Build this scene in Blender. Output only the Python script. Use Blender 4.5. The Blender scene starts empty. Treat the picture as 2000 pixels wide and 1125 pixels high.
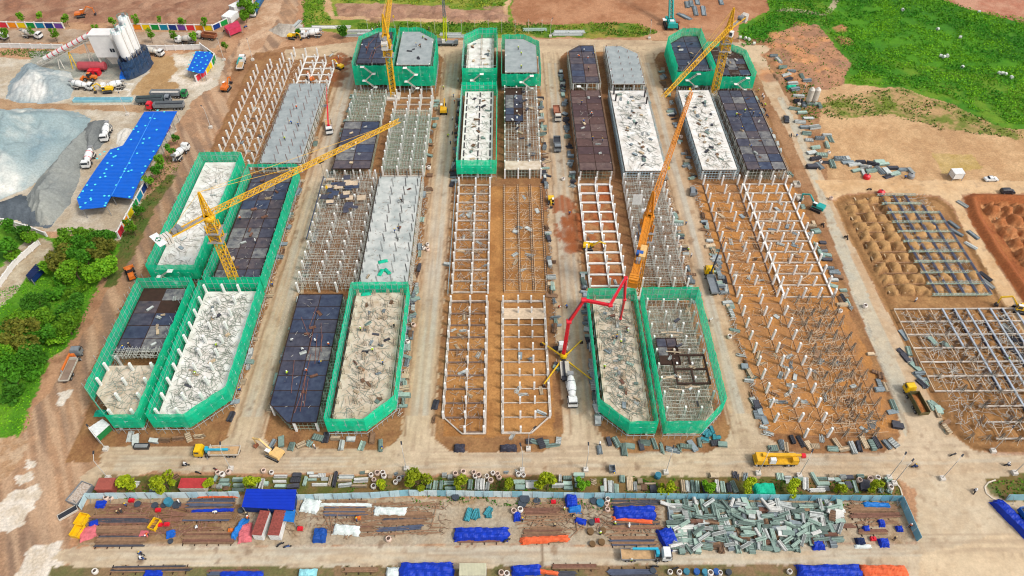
import bpy, math, random
import numpy as np
from mathutils import Vector, Matrix

SC = bpy.context.scene
COL = SC.collection
PI = math.pi
# ------------------------------------------------------------------ camera, sky, sun, exposure
CAM_H = 150.0
FPX = 1400.0                       # focal length in pixels of the 2000 px wide photograph
PITCH = math.radians(46.8)
YAW = math.radians(0.48)
cd = bpy.data.cameras.new('camera')
cam = bpy.data.objects.new('camera', cd)
COL.objects.link(cam)
cam.location = (0, 0, CAM_H)
cam.rotation_euler = (PI / 2 - PITCH, 0, -YAW)
cd.sensor_width = 36.0
cd.lens = 36.0 * FPX / 2000.0
cd.clip_start = 1.0
cd.clip_end = 9000.0
SC.camera = cam

SUN_EL = math.radians(50)
SUN_AZ = math.radians(118)          # compass-like: angle from +Y towards +X
w = bpy.data.worlds.new('World')
SC.world = w
w.use_nodes = True
nt = w.node_tree
nt.nodes.clear()
sky = nt.nodes.new('ShaderNodeTexSky')
sky.sky_type = 'NISHITA'
sky.sun_disc = False
sky.sun_elevation = SUN_EL
sky.sun_rotation = SUN_AZ
sky.air_density = 1.0
sky.dust_density = 3.0
sky.ozone_density = 1.0
bg = nt.nodes.new('ShaderNodeBackground')
bg.inputs[1].default_value = 0.15
hs = nt.nodes.new('ShaderNodeHueSaturation')
hs.inputs['Saturation'].default_value = 0.35      # thin overcast
wo = nt.nodes.new('ShaderNodeOutputWorld')
nt.links.new(sky.outputs[0], hs.inputs['Color'])
nt.links.new(hs.outputs[0], bg.inputs[0])
nt.links.new(bg.outputs[0], wo.inputs[0])
sd = bpy.data.lights.new('sun', 'SUN')
sd.energy = 1.5
sd.angle = math.radians(10)
sd.color = (1.0, 0.965, 0.91)
sun = bpy.data.objects.new('sun', sd)
COL.objects.link(sun)
sdir = Vector((math.sin(SUN_AZ) * math.cos(SUN_EL), math.cos(SUN_AZ) * math.cos(SUN_EL), math.sin(SUN_EL)))
sun.rotation_euler = (-sdir).to_track_quat('-Z', 'Y').to_euler()
sun.location = sdir * 300
SC.view_settings.view_transform = 'Standard'
SC.view_settings.look = 'None'
SC.view_settings.gamma = 1.0
SC.view_settings.exposure = 0.57
try:
    SC.cycles.max_bounces = 6
    SC.cycles.filter_width = 1.15
    SC.cycles.transparent_max_bounces = 12
except Exception:
    pass

# ------------------------------------------------------------------ from a measured point to the ground plane
_fw = np.array([math.sin(YAW) * math.cos(PITCH), math.cos(YAW) * math.cos(PITCH), -math.sin(PITCH)])
_rt = np.array([math.cos(YAW), -math.sin(YAW), 0.0])
_up = np.cross(_rt, _fw)
def G(px, py, z=0.0):
    d = _fw + (px - 1000) / FPX * _rt - (py - 562.5) / FPX * _up
    t = (z - CAM_H) / d[2]
    return float(d[0] * t), float(d[1] * t)
def GP(pts, z=0.0):
    return [G(a, b, z) for a, b in pts]

# ------------------------------------------------------------------ colours and materials
KALB = 1.28
def lin(c):
    return tuple(((v / 255.0 + 0.055) / 1.055) ** 2.4 if v / 255.0 > 0.04045 else v / 255.0 / 12.92 for v in c)
def alb(c, k=1.0):
    # base colour from a colour read off the photograph, divided by the light that falls on it
    return tuple(min(0.82, v / KALB * k) for v in lin(c))
MATS = {}
def M(name, c, rough=0.8, metal=0.0, var=0.25, scale=0.6, c2=None, bump=0.0, alpha=1.0, objvar=0.0, hard=False, transl=0.0, spec=0.3):
    if name in MATS:
        return MATS[name]
    m = bpy.data.materials.new(name)
    m.use_nodes = True
    n = m.node_tree
    b = n.nodes['Principled BSDF']
    b.inputs['Roughness'].default_value = rough
    b.inputs['Metallic'].default_value = metal
    b.inputs['Specular IOR Level'].default_value = spec
    a = alb(c)
    geo = n.nodes.new('ShaderNodeNewGeometry')
    tx = n.nodes.new('ShaderNodeTexNoise')
    tx.inputs['Scale'].default_value = scale
    tx.inputs['Detail'].default_value = 6
    tx.inputs['Roughness'].default_value = 0.62
    n.links.new(geo.outputs['Position'], tx.inputs['Vector'])
    ramp = n.nodes.new('ShaderNodeValToRGB')
    lo, hi = (0.42, 0.58) if hard else (0.3, 0.7)
    ramp.color_ramp.elements[0].position = lo
    ramp.color_ramp.elements[1].position = hi
    if c2 is None:
        ramp.color_ramp.elements[0].color = tuple(v * (1 - var) for v in a) + (1,)
        ramp.color_ramp.elements[1].color = tuple(min(.86, v * (1 + var * 0.5)) for v in a) + (1,)
    else:
        ramp.color_ramp.elements[0].color = alb(c2) + (1,)
        ramp.color_ramp.elements[1].color = a + (1,)
    n.links.new(tx.outputs['Fac'], ramp.inputs[0])
    out = ramp.outputs[0]
    if objvar > 0:
        oi = n.nodes.new('ShaderNodeObjectInfo')
        mr = n.nodes.new('ShaderNodeMapRange')
        mr.inputs['To Min'].default_value = 1 - objvar
        mr.inputs['To Max'].default_value = 1 + objvar * 0.6
        n.links.new(oi.outputs['Random'], mr.inputs['Value'])
        mx = n.nodes.new('ShaderNodeVectorMath')
        mx.operation = 'SCALE'
        n.links.new(out, mx.inputs[0])
        n.links.new(mr.outputs[0], mx.inputs['Scale'])
        out = mx.outputs[0]
    n.links.new(out, b.inputs['Base Color'])
    if bump > 0:
        bp = n.nodes.new('ShaderNodeBump')
        bp.inputs['Strength'].default_value = bump
        bp.inputs['Distance'].default_value = 0.1
        t2 = n.nodes.new('ShaderNodeTexNoise')
        t2.inputs['Scale'].default_value = scale * 6
        t2.inputs['Detail'].default_value = 4
        n.links.new(geo.outputs['Position'], t2.inputs['Vector'])
        n.links.new(t2.outputs['Fac'], bp.inputs['Height'])
        n.links.new(bp.outputs[0], b.inputs['Normal'])
    if alpha < 1:
        b.inputs['Alpha'].default_value = alpha
    if transl > 0:
        tr = n.nodes.new('ShaderNodeBsdfTranslucent')
        ms = n.nodes.new('ShaderNodeMixShader')
        ms.inputs[0].default_value = transl
        o = n.nodes['Material Output']
        n.links.new(out, tr.inputs['Color'])
        n.links.new(b.outputs[0], ms.inputs[1])
        n.links.new(tr.outputs[0], ms.inputs[2])
        if alpha < 1:
            tp = n.nodes.new('ShaderNodeBsdfTransparent')
            m2 = n.nodes.new('ShaderNodeMixShader')
            b.inputs['Alpha'].default_value = 1
            # the weave lets light through in irregular patches: folds and overlaps are denser
            t3 = n.nodes.new('ShaderNodeTexNoise')
            t3.inputs['Scale'].default_value = 0.9
            t3.inputs['Detail'].default_value = 3
            n.links.new(geo.outputs['Position'], t3.inputs['Vector'])
            r3 = n.nodes.new('ShaderNodeMapRange')
            r3.inputs['From Min'].default_value = 0.3
            r3.inputs['From Max'].default_value = 0.7
            r3.inputs['To Min'].default_value = max(0, 1 - alpha - 0.22)
            r3.inputs['To Max'].default_value = min(1, 1 - alpha + 0.22)
            n.links.new(t3.outputs['Fac'], r3.inputs['Value'])
            n.links.new(r3.outputs[0], m2.inputs[0])
            n.links.new(ms.outputs[0], m2.inputs[1])
            n.links.new(tp.outputs[0], m2.inputs[2])
            n.links.new(m2.outputs[0], o.inputs[0])
        else:
            n.links.new(ms.outputs[0], o.inputs[0])
    MATS[name] = m
    return m

# ------------------------------------------------------------------ mesh building
class MB:
    def __init__(self):
        self.v = []; self.f = []; self.m = []; self.mats = []
    def mi(self, mat):
        if mat not in self.mats:
            self.mats.append(mat)
        return self.mats.index(mat)
    def add(self, vs, fs, mat):
        k = len(self.v); i = self.mi(mat)
        self.v += [tuple(p) for p in vs]
        self.f += [tuple(a + k for a in f) for f in fs]
        self.m += [i] * len(fs)
        return self
    def box(self, c, s, mat, rz=0.0, tilt=(0, 0), top=(1, 1)):
        hx, hy, hz = s[0] / 2, s[1] / 2, s[2] / 2
        vs = []
        cr, sr = math.cos(rz), math.sin(rz)
        for z in (-1, 1):
            for y in (-1, 1):
                for x in (-1, 1):
                    kx, ky = (top if z > 0 else (1, 1))
                    px, py, pz = x * hx * kx, y * hy * ky, z * hz
                    pz += px * tilt[0] + py * tilt[1]
                    vs.append((c[0] + px * cr - py * sr, c[1] + px * sr + py * cr, c[2] + pz))
        return self.add(vs, [(0, 2, 3, 1), (4, 5, 7, 6), (0, 1, 5, 4), (2, 6, 7, 3), (0, 4, 6, 2), (1, 3, 7, 5)], mat)
    def bar(self, a, b, r, mat, n=4, r2=None, cap=True):
        a = Vector(a); b = Vector(b); d = b - a
        if d.length < 1e-6:
            return self
        d.normalize()
        u = d.orthogonal().normalized() if abs(d.z) > 0.99 else Vector((0, 0, 1)).cross(d).normalized()
        w_ = d.cross(u)
        r2 = r if r2 is None else r2
        vs = []
        for p, q in ((a, r), (b, r2)):
            for i in range(n):
                t = 2 * PI * (i + .5) / n
                vs.append(p + u * math.cos(t) * q + w_ * math.sin(t) * q)
        fs = [(i, (i + 1) % n, n + (i + 1) % n, n + i) for i in range(n)]
        if cap:
            fs += [tuple(reversed(range(n))), tuple(range(n, 2 * n))]
        return self.add(vs, fs, mat)
    def prism(self, poly, z0, z1, mat, side=None):
        n = len(poly)
        vs = [(x, y, z0) for x, y in poly] + [(x, y, z1) for x, y in poly]
        self.add(vs, [tuple(range(n, 2 * n)), tuple(reversed(range(n)))], mat)
        k = len(self.v) - 2 * n
        i = self.mi(side or mat)
        for a in range(n):
            b = (a + 1) % n
            self.f.append((k + a, k + b, k + n + b, k + n + a)); self.m.append(i)
        return self
    def revolve(self, prof, mat, origin=(0, 0, 0), axis=(0, 0, 1), n=12):
        ax = Vector(axis).normalized()
        u = ax.orthogonal().normalized(); w_ = ax.cross(u)
        o = Vector(origin)
        vs = []; fs = []
        for r, h in prof:
            for i in range(n):
                t = 2 * PI * i / n
                vs.append(o + ax * h + u * math.cos(t) * r + w_ * math.sin(t) * r)
        for j in range(len(prof) - 1):
            for i in range(n):
                i2 = (i + 1) % n
                fs.append((j * n + i, j * n + i2, (j + 1) * n + i2, (j + 1) * n + i))
        fs.append(tuple(reversed(range(n)))); fs.append(tuple((len(prof) - 1) * n + i for i in range(n)))
        return self.add(vs, fs, mat)
    def mesh(self, name, smooth=False):
        me = bpy.data.meshes.new(name)
        me.from_pydata([tuple(p) for p in self.v], [], self.f)
        for m_ in self.mats:
            me.materials.append(m_)
        if len(self.mats) > 1:
            me.polygons.foreach_set('material_index', self.m)
        if smooth:
            me.polygons.foreach_set('use_smooth', [True] * len(me.polygons))
        me.update()
        return me
    def build(self, name, parent=None, loc=None, smooth=False, kind=None, label=None):
        o = bpy.data.objects.new(name, self.mesh(name, smooth))
        COL.objects.link(o)
        if parent: o.parent = parent
        if loc: o.location = loc
        if kind: o['kind'] = kind
        if label: o['label'] = label
        return o

def put(me, name, loc, scale=(1, 1, 1), rot=(0, 0, 0), parent=None, label=None):
    o = bpy.data.objects.new(name, me)
    COL.objects.link(o)
    o.location = loc; o.scale = scale; o.rotation_euler = rot
    if parent: o.parent = parent
    if label: o['label'] = label
    return o
def tag(o, label, cat, group=None):
    o['label'] = label; o['category'] = cat; o['kind'] = 'thing'
    if group: o['group'] = group
    return o
def thing(name, label, cat, loc=(0, 0, 0), rz=0.0, group=None):
    o = bpy.data.objects.new(name, None)
    o.empty_display_size = 0.5
    COL.objects.link(o)
    o.location = loc; o.rotation_euler = (0, 0, rz)
    return tag(o, label, cat, group)
KIDS = {}
def copy_tree(o, parent=None):
    c = o.copy(); COL.objects.link(c)
    if parent: c.parent = parent
    for ch in list(o.children):
        copy_tree(ch, c)
    return c
_ub = {}
def ubox(mat):                       # a unit box, shared by alike pieces
    if mat.name not in _ub:
        _ub[mat.name] = MB().box((0, 0, 0), (1, 1, 1), mat).mesh('unit_' + mat.name)
    return _ub[mat.name]
ORD = ['first', 'second', 'third', 'fourth', 'fifth', 'sixth', 'seventh', 'eighth', 'ninth', 'tenth', 'eleventh', 'twelfth', 'thirteenth', 'fourteenth', 'fifteenth', 'sixteenth', 'seventeenth', 'eighteenth', 'nineteenth', 'twentieth']
def ordn(i):
    if i < 20: return ORD[i]
    t = ['twenty', 'thirty', 'forty', 'fifty', 'sixty', 'seventy', 'eighty', 'ninety']
    q, r = divmod(i + 1, 10)
    if q > 9: return 'hundred and ' + ordn(i - 100)
    return (t[q - 2] + '-' + ORD[r - 1]) if r else t[q - 2][:-1] + 'ieth'

# ------------------------------------------------------------------ noise in numpy
def _hash(ix, iy, seed):
    h = (ix.astype(np.int64) * 374761393 + iy.astype(np.int64) * 668265263 + seed * 1442695041) & 0xFFFFFFFF
    h = ((h ^ (h >> 13)) * 1274126177) & 0xFFFFFFFF
    h = h ^ (h >> 16)
    return (h & 0xFFFF) / 65535.0
def vnoise(X, Y, s, seed=0):
    x = X / s; y = Y / s
    ix = np.floor(x); iy = np.floor(y)
    fx = x - ix; fy = y - iy
    fx = fx * fx * (3 - 2 * fx); fy = fy * fy * (3 - 2 * fy)
    a = _hash(ix, iy, seed); b = _hash(ix + 1, iy, seed)
    c = _hash(ix, iy + 1, seed); d = _hash(ix + 1, iy + 1, seed)
    return (a * (1 - fx) + b * fx) * (1 - fy) + (c * (1 - fx) + d * fx) * fy
def fbm(X, Y, s, seed=0, o=4):
    r = 0; a = 0.5; t = 0
    for i in range(o):
        r = r + a * vnoise(X + i * 37.3, Y - i * 11.7, s / 2 ** i, seed + i); t += a; a *= 0.55
    return r / t
def pip(X, Y, poly):
    c = np.zeros(X.shape, bool)
    n = len(poly)
    bx = [p[0] for p in poly]; by = [p[1] for p in poly]
    sel = (X >= min(bx)) & (X <= max(bx)) & (Y >= min(by)) & (Y <= max(by))
    xs = X[sel]; ys = Y[sel]; cc = np.zeros(xs.shape, bool)
    for i in range(n):
        x1, y1 = poly[i]; x2, y2 = poly[(i + 1) % n]
        if y1 == y2: continue
        cond = ((y1 > ys) != (y2 > ys)) & (xs < (x2 - x1) * (ys - y1) / (y2 - y1) + x1)
        cc ^= cond
    c[sel] = cc
    return c
def pdist(X, Y, poly):
    d = np.full(X.shape, 1e9)
    for i in range(len(poly)):
        x1, y1 = poly[i]; x2, y2 = poly[(i + 1) % len(poly)]
        dx, dy = x2 - x1, y2 - y1
        L = dx * dx + dy * dy + 1e-9
        t = np.clip(((X - x1) * dx + (Y - y1) * dy) / L, 0, 1)
        d = np.minimum(d, np.hypot(X - x1 - t * dx, Y - y1 - t * dy))
    return d
R = random.Random(7)

# ================================================================== THE GROUND: one height and colour field, cut into ground, roads and verges
gx = np.arange(-256, 256.01, 0.5)
gy = np.concatenate([np.arange(50, 140, 0.45), np.arange(140, 345, 0.6)])
X, Y = np.meshgrid(gx, gy)
W1 = fbm(X, Y, 9, 1) - .5; W2 = fbm(X, Y, 9, 5) - .5
w1 = fbm(X, Y, 2.2, 11, 3) - .5; w2 = fbm(X, Y, 2.2, 15, 3) - .5
XW = X + W1 * 3.0 + w1 * 1.6; YW = Y + W2 * 3.0 + w2 * 1.6
XS = X + W1 * 0.5 + w1 * 0.9; YS = Y + W2 * 0.5 + w2 * 0.9
C = np.empty(X.shape + (3,)); Hh = np.zeros(X.shape); WET = np.zeros(X.shape)
def mixc(mask, c, a=1.0):
    m = (mask * a)[..., None] if not np.isscalar(mask) else mask
    global C
    C = C * (1 - m) + np.array(alb(c)) * m
def paint(poly, c, c2=None, warp='W', s=6.0, seed=3, a=1.0, px=True, thr=0.5, sharp=2.6):
    P = GP(poly) if px else poly
    xx, yy = (XW, YW) if warp == 'W' else ((XS, YS) if warp == 'S' else (X, Y))
    m = pip(xx, yy, P)
    k = C[m] * (1 - a) + np.array(alb(c)) * a
    if c2 is not None:
        xm, ym = X[m], Y[m]
        n = fbm(xm, ym, s, seed) * .7 + fbm(xm, ym, s / 5, seed + 9, 2) * .3
        n = (np.clip((n - thr) * sharp * 1.6 + .5, 0, 1) * a)[:, None]
        k = k * (1 - n) + np.array(alb(c2)) * n
    C[m] = k
    return m
def band(x0, x1, y0, y1, c, c2=None, warp='S', s=5.0, seed=3, a=1.0):
    return paint([(x0, y0), (x1, y0), (x1, y1), (x0, y1)], c, c2, warp, s, seed, a, px=False)
# base earth
C[:] = alb((176, 132, 98))
mixc(np.clip((fbm(X, Y, 14, 2) - .5) * 5 + .5, 0, 1), (190, 148, 112))
mixc(np.clip((fbm(X, Y, 4, 22) - .55) * 7, 0, 1), (150, 108, 78), .7)
# far left brown waste ground with rubble
paint([(-40, -40), (540, -40), (505, 60), (430, 58), (300, 50), (180, 44), (-40, 52)], (150, 108, 84), (172, 132, 104), s=5, seed=8)
# road behind the coloured wall
paint([(-60, 56), (190, 60), (300, 62), (440, 64), (420, 95), (300, 92), (120, 82), (-60, 84)], (190, 168, 146), (165, 138, 112), s=12, seed=9)
# wide mud road running down the left side
mud = [(500, -40), (590, -40), (575, 60), (540, 95), (475, 150), (445, 215), (415, 285), (345, 420), (270, 560), (225, 680), (175, 770), (150, 860), (200, 880), (240, 905),
       (190, 945), (150, 990), (140, 1060), (150, 1160), (-80, 1160), (-80, 1000), (20, 900), (75, 790), (130, 720), (200, 590), (260, 480), (320, 370), (350, 300), (340, 240), (390, 170), (440, 120), (480, 60)]
mroad = paint(mud, (182, 142, 108), (160, 126, 98), s=6, seed=31)
mixc(mroad * np.clip((vnoise(X * .8 + Y * .45, (Y * .8 - X * .45) / 9, 1.6, 40) - .5) * 5, 0, 1), (128, 106, 90), .55)
mixc(mroad * np.clip((vnoise(X * .8 + Y * .45, (Y * .8 - X * .45) / 14, 1.0, 44) - .58) * 6, 0, 1), (206, 172, 138), .55)
paint([(520, -40), (566, -40), (545, 30), (500, 110), (440, 150), (470, 80)], (205, 172, 140), (178, 138, 105), s=5, seed=13)
# pale dried cement on the mud at lower left
for pl in ([(20, 960), (75, 950), (85, 965), (40, 1030), (-30, 1040), (-30, 1000)], [(60, 1070), (125, 1050), (122, 1090), (125, 1140), (20, 1150)],
           [(25, 925), (55, 925), (60, 945), (35, 948)], [(118, 765), (134, 765), (130, 788), (116, 788)], [(45, 900), (70, 902), (60, 918), (45, 915)]):
    paint(pl, (232, 222, 206), (208, 190, 165), s=1.8, seed=17, a=.85)
# batching yard: pale slurry, brown water
yard = [(-60, 108), (60, 116), (230, 120), (400, 100), (440, 120), (425, 165), (375, 200), (345, 250), (300, 330), (270, 420), (240, 470), (120, 455), (-60, 440)]
paint(yard, (204, 192, 172), (184, 166, 140), s=9, seed=21)
paint([(60, 100), (260, 105), (250, 160), (150, 150), (60, 125)], (176, 168, 150), (150, 152, 140), s=6, seed=23)
paint([(290, 112), (330, 108), (360, 122), (352, 150), (345, 172), (290, 188), (258, 186), (270, 160), (292, 140)], (172, 136, 92), (186, 152, 108), s=6, seed=25)
wet = paint([(-60, 190), (150, 205), (250, 205), (340, 200), (300, 222), (180, 216), (-60, 214)], (186, 152, 116), (165, 130, 96), s=6, seed=27)
paint([(335, 105), (380, 110), (375, 150), (420, 155), (380, 172), (330, 160), (350, 135)], (226, 214, 196), (190, 170, 140), s=3, seed=28)
paint([(140, 190), (250, 192), (262, 160), (180, 175), (260, 178), (260, 188)], (232, 226, 214), (204, 192, 170), s=2.4, seed=29)
# lower left grass and woods floor
paint([(-60, 425), (60, 455), (120, 470), (215, 455), (235, 480), (190, 560), (150, 660), (100, 700), (62, 790), (40, 850), (-60, 870)], (78, 134, 26), (104, 152, 36), s=5, seed=33)
paint([(-60, 560), (-60, 540), (10, 520), (45, 475), (60, 465), (95, 470), (110, 492), (70, 520), (40, 560), (10, 600), (-60, 640)], (192, 178, 152), (170, 150, 120), s=4, seed=35)
paint([(0, 470), (28, 480), (20, 505), (0, 520)], (60, 110, 26), None)
paint([(-60, 868), (30, 850), (60, 855), (40, 900), (10, 930), (-60, 960)], (178, 140, 104), (200, 170, 138), s=4, seed=37)
paint([(235, 465), (275, 400), (330, 340), (345, 345), (300, 420), (255, 510), (225, 560), (205, 560)], (120, 104, 62), (86, 104, 44), s=3, seed=39)
# top centre: grass strips, brown bank
paint([(596, -40), (1000, -40), (1000, 75), (700, 70), (592, 55)], (150, 150, 60), (92, 128, 30), s=7, seed=41)
paint([(650, 8), (760, 6), (860, 14), (985, 22), (995, 46), (900, 44), (660, 38)], (178, 140, 112), (150, 112, 88), s=4, seed=43)
paint([(645, 38), (800, 42), (985, 50), (985, 44), (1010, -40), (994, -40), (980, 40), (800, 36), (650, 32), (640, -10), (650, -40), (632, -40), (628, 10)], (206, 170, 128), (190, 150, 108), s=5, seed=44)
paint([(700, 46), (830, 48), (960, 44), (1000, 46), (1000, 66), (700, 66)], (74, 118, 22), (108, 134, 34), s=4, seed=45)
paint([(1000, -40), (1300, -40), (1500, -40), (1530, 40), (1480, 70), (1310, 60), (1000, 50)], (186, 136, 100), (164, 112, 78), s=9, seed=47)
paint([(1000, 50), (1120, 46), (1240, 44), (1285, 64), (1240, 74), (1000, 72)], (76, 122, 24), (150, 138, 60), s=5, seed=49, a=.95)
# right: mounds of earth, green field, pink bank, sand
paint([(1480, 30), (1600, 20), (1660, 60), (1670, 130), (1640, 175), (1600, 185), (1540, 170), (1490, 120), (1470, 80)], (186, 136, 100), (160, 118, 90), s=5, seed=51)
paint([(1640, -40), (1760, -40), (1820, -10), (1900, 20), (2100, 50), (2150, 260), (1960, 250), (1850, 200), (1760, 172), (1645, 165), (1660, 125), (1630, 90), (1600, 50), (1560, 45), (1440, 100), (1440, 50), (1500, 20), (1500, -40)], (66, 124, 22), (104, 140, 34), s=9, seed=53)
paint([(1640, -40), (1760, -40), (1820, -10), (1900, 20), (2100, 50), (2150, 200), (1960, 150), (1750, 120), (1660, 100), (1620, 60)], (74, 136, 18), (54, 112, 26), s=14, seed=55, a=.8)
paint([(1840, -40), (2200, -40), (2200, 60), (2000, 46), (1930, 28), (1840, 0)], (196, 146, 118), (180, 118, 92), s=7, seed=57)
paint([(1520, 18), (1545, 15), (1610, 26), (1625, 5), (1640, -30), (1655, -30), (1632, 15), (1615, 32), (1545, 22), (1515, 22)], (178, 164, 130), None, warp='S')
paint([(1600, 175), (1650, 165), (1760, 172), (1850, 200), (1960, 250), (2100, 262), (2150, 430), (2000, 355), (1620, 352), (1590, 330), (1580, 260)], (204, 166, 122), (186, 146, 104), s=8, seed=59)
paint([(1600, 205), (1660, 190), (1750, 170), (1860, 205), (1960, 250), (2050, 262), (2050, 290), (1940, 262), (1840, 250), (1740, 222), (1640, 232)], (112, 124, 48), (186, 150, 104), s=5, seed=61)
paint([(1820, 300), (1900, 300), (1925, 330), (1840, 340)], (182, 152, 90), (196, 166, 112), s=5, seed=63)
# the site platform
site = [(455, 120), (560, 92), (1500, 75), (1600, 200), (1620, 380), (1900, 880), (1500, 900), (220, 890), (160, 760), (300, 480), (440, 250)]
paint(site, (168, 128, 92), (150, 108, 74), s=5, seed=65)
# block islands: brown earth between the street pavements
ISL = [(-104, -66), (-60, -25), (-19, 15.3), (21, 54.3), (60.5, 97)]
for k, (a, b) in enumerate(ISL):
    yb = 86.0
    band(a, b, yb, 276, (162, 120, 78), (140, 98, 64), s=4, seed=70 + k)
band(-16, 11, 92, 187, (186, 134, 78), (160, 110, 62), s=7, seed=77, warp='S')
band(62, 95, 92, 187, (188, 130, 70), (170, 122, 78), s=6, seed=78)
band(24, 34, 141, 187, (176, 128, 84), (166, 92, 52), s=7, seed=79)
# streets: pale compacted stone with dust at both sides
def street(x0, x1, y0, y1, sk=0):
    m1 = band(x0 - .9, x1 + .9, y0, y1, (204, 176, 142), (190, 158, 122), s=5, seed=81 + sk)
    st = vnoise(X, Y * 0 + 3, 0.9, 83 + sk) * .6 + fbm(X, Y / 6, 2.0, 84 + sk) * .4
    mixc(m1 * np.clip((1 - np.abs(X - (x0 + x1) / 2 - .3) / ((x1 - x0) * .42)) * 3, 0, 1) * np.clip((st - .3) * 4, 0, 1), (190, 184, 168), .8)
    return m1
ROAD = np.zeros(X.shape, bool)
ROAD |= street(-66.8, -59.8, 86, 282, 0)
ROAD |= street(-25.2, -19, 86, 282, 1)
ROAD |= street(14.0, 21, 86, 282, 2)
ROAD |= street(54.2, 60.2, 86, 282, 3)
# E-F street (bends right and left)
EF = [(1720, 890), (1890, 890), (1800, 740), (1700, 545), (1640, 420), (1600, 330), (1570, 250), (1525, 170), (1490, 110), (1460, 90), (1440, 75), (1462, 110), (1500, 190), (1545, 270), (1590, 370), (1632, 480), (1690, 620), (1745, 760), (1760, 850)]
ROAD |= paint(EF, (204, 178, 146), (192, 160, 124), warp='S', s=5, seed=91)
EFc = [(1780, 880), (1830, 880), (1680, 540), (1612, 385), (1572, 275), (1530, 190), (1518, 190), (1560, 280), (1598, 385), (1645, 520)]
paint(EFc, (184, 182, 166), (200, 186, 160), warp='S', s=3, seed=93, a=.8)
# side road right
SR = [(1590, 352), (1700, 350), (1870, 352), (2150, 356), (2150, 378), (1880, 378), (1875, 392), (1900, 440), (2000, 600), (2100, 760), (2100, 860), (1990, 660), (1900, 480), (1860, 400), (1835, 382), (1700, 374), (1650, 380), (1622, 395)]
ROAD |= paint(SR, (220, 184, 140), (206, 166, 120), warp='S', s=5, seed=95)
# front main road, top road, bottom road, big junction at lower right
ROAD |= paint([(195, 905), (200, 871), (480, 872), (800, 880), (1100, 884), (1700, 886), (2150, 890), (2150, 935), (1950, 925), (1700, 938), (1100, 928), (600, 925), (290, 922), (150, 965), (160, 930)], (206, 184, 154), (192, 166, 134), warp='S', s=6, seed=97)
st = fbm(X / 8, Y, .9, 98)
mixc(((Y > 83.4) & (Y < 87.6) & (X > -92) & (X < 150)) * np.clip((st - .4) * 4, 0, 1), (196, 186, 166), .6)
ROAD |= paint([(555, 98), (700, 80), (900, 78), (1100, 76), (1300, 80), (1470, 84), (1480, 92), (1300, 102), (1060, 100), (860, 102), (690, 104), (560, 118)], (206, 180, 146), (188, 162, 130), warp='S', s=6, seed=99)
ROAD |= paint([(130, 1070), (600, 1066), (1300, 1068), (1790, 1062), (1790, 960), (1755, 935), (1900, 925), (2150, 900), (2150, 1200), (1500, 1200), (1770, 1125), (1750, 1112), (1500, 1100), (900, 1108), (140, 1106), (100, 1090)], (208, 190, 162), (196, 174, 144), warp='S', s=7, seed=101)
ROAD |= paint([(1795, 1080), (2150, 1000), (2150, 1250), (1790, 1250)], (216, 192, 158), (204, 178, 144), warp='S', s=7, seed=103)
mixc(((Y > 60) & (Y < 66) & (X > -88) & (X < 88)) * np.clip((fbm(X / 9, Y, 1.0, 104) - .38) * 4, 0, 1), (196, 190, 172), .6)
# the flare of the junctions into the front road
for cx, hw in ((-63.2, 3.4), (-22.1, 3), (17.5, 3.6), (57.2, 3.2), (101, 4)):
    fl = (Y > 85) & (Y < 98) & (np.abs(X - cx) < hw + 8.5 * np.clip(1 - (YS - 86.2) / 9.5, 0, 1) ** 2.2)
    mixc(fl, (206, 184, 154)); ROAD |= fl
    mixc(fl * np.clip((fbm(X, Y, 4, 105) - .45) * 4, 0, 1), (194, 170, 138), .8)
    ft = (Y > 266) & (Y < 280) & (np.abs(X - cx) < hw + 6 * np.clip((YS - 266) / 12, 0, 1) ** 1.8)
    mixc(ft, (206, 180, 146)); ROAD |= ft
# yard inside the blue fence
paint([(175, 972), (1760, 975), (1786, 1060), (150, 1066)], (184, 166, 140), (160, 132, 100), warp='S', s=6, seed=107)
paint([(160, 985), (470, 985), (470, 1060), (150, 1060)], (150, 116, 80), (128, 96, 66), warp='S', s=4, seed=109, a=.8)
paint([(600, 985), (1300, 990), (1300, 1064), (600, 1064)], (186, 174, 152), (172, 150, 122), warp='S', s=5, seed=111, a=.7)
# storage strip before the fence
paint([(200, 928), (600, 930), (1100, 930), (1700, 932), (1755, 938), (1762, 968), (175, 966)], (132, 104, 64), (96, 100, 44), warp='S', s=3, seed=113)
# islands at right (F1, F2, G)
I_F2 = [(1628, 395), (1650, 382), (1700, 378), (1830, 384), (1858, 405), (1900, 480), (1990, 640), (2060, 800), (2120, 890), (1900, 880), (1850, 840), (1800, 740), (1710, 560), (1650, 450)]
paint(I_F2, (172, 130, 84), (150, 108, 68), warp='S', s=4, seed=115)
I_G = [(1882, 385), (1900, 378), (2150, 384), (2150, 800), (2000, 590), (1930, 490), (1890, 420)]
paint(I_G, (176, 112, 66), (150, 86, 50), warp='S', s=4, seed=117)
paint([(1925, 935), (1990, 925), (2150, 925), (2150, 975), (1960, 978), (1930, 962)], (120, 100, 56), (70, 100, 30), warp='S', s=2.5, seed=119)
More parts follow.
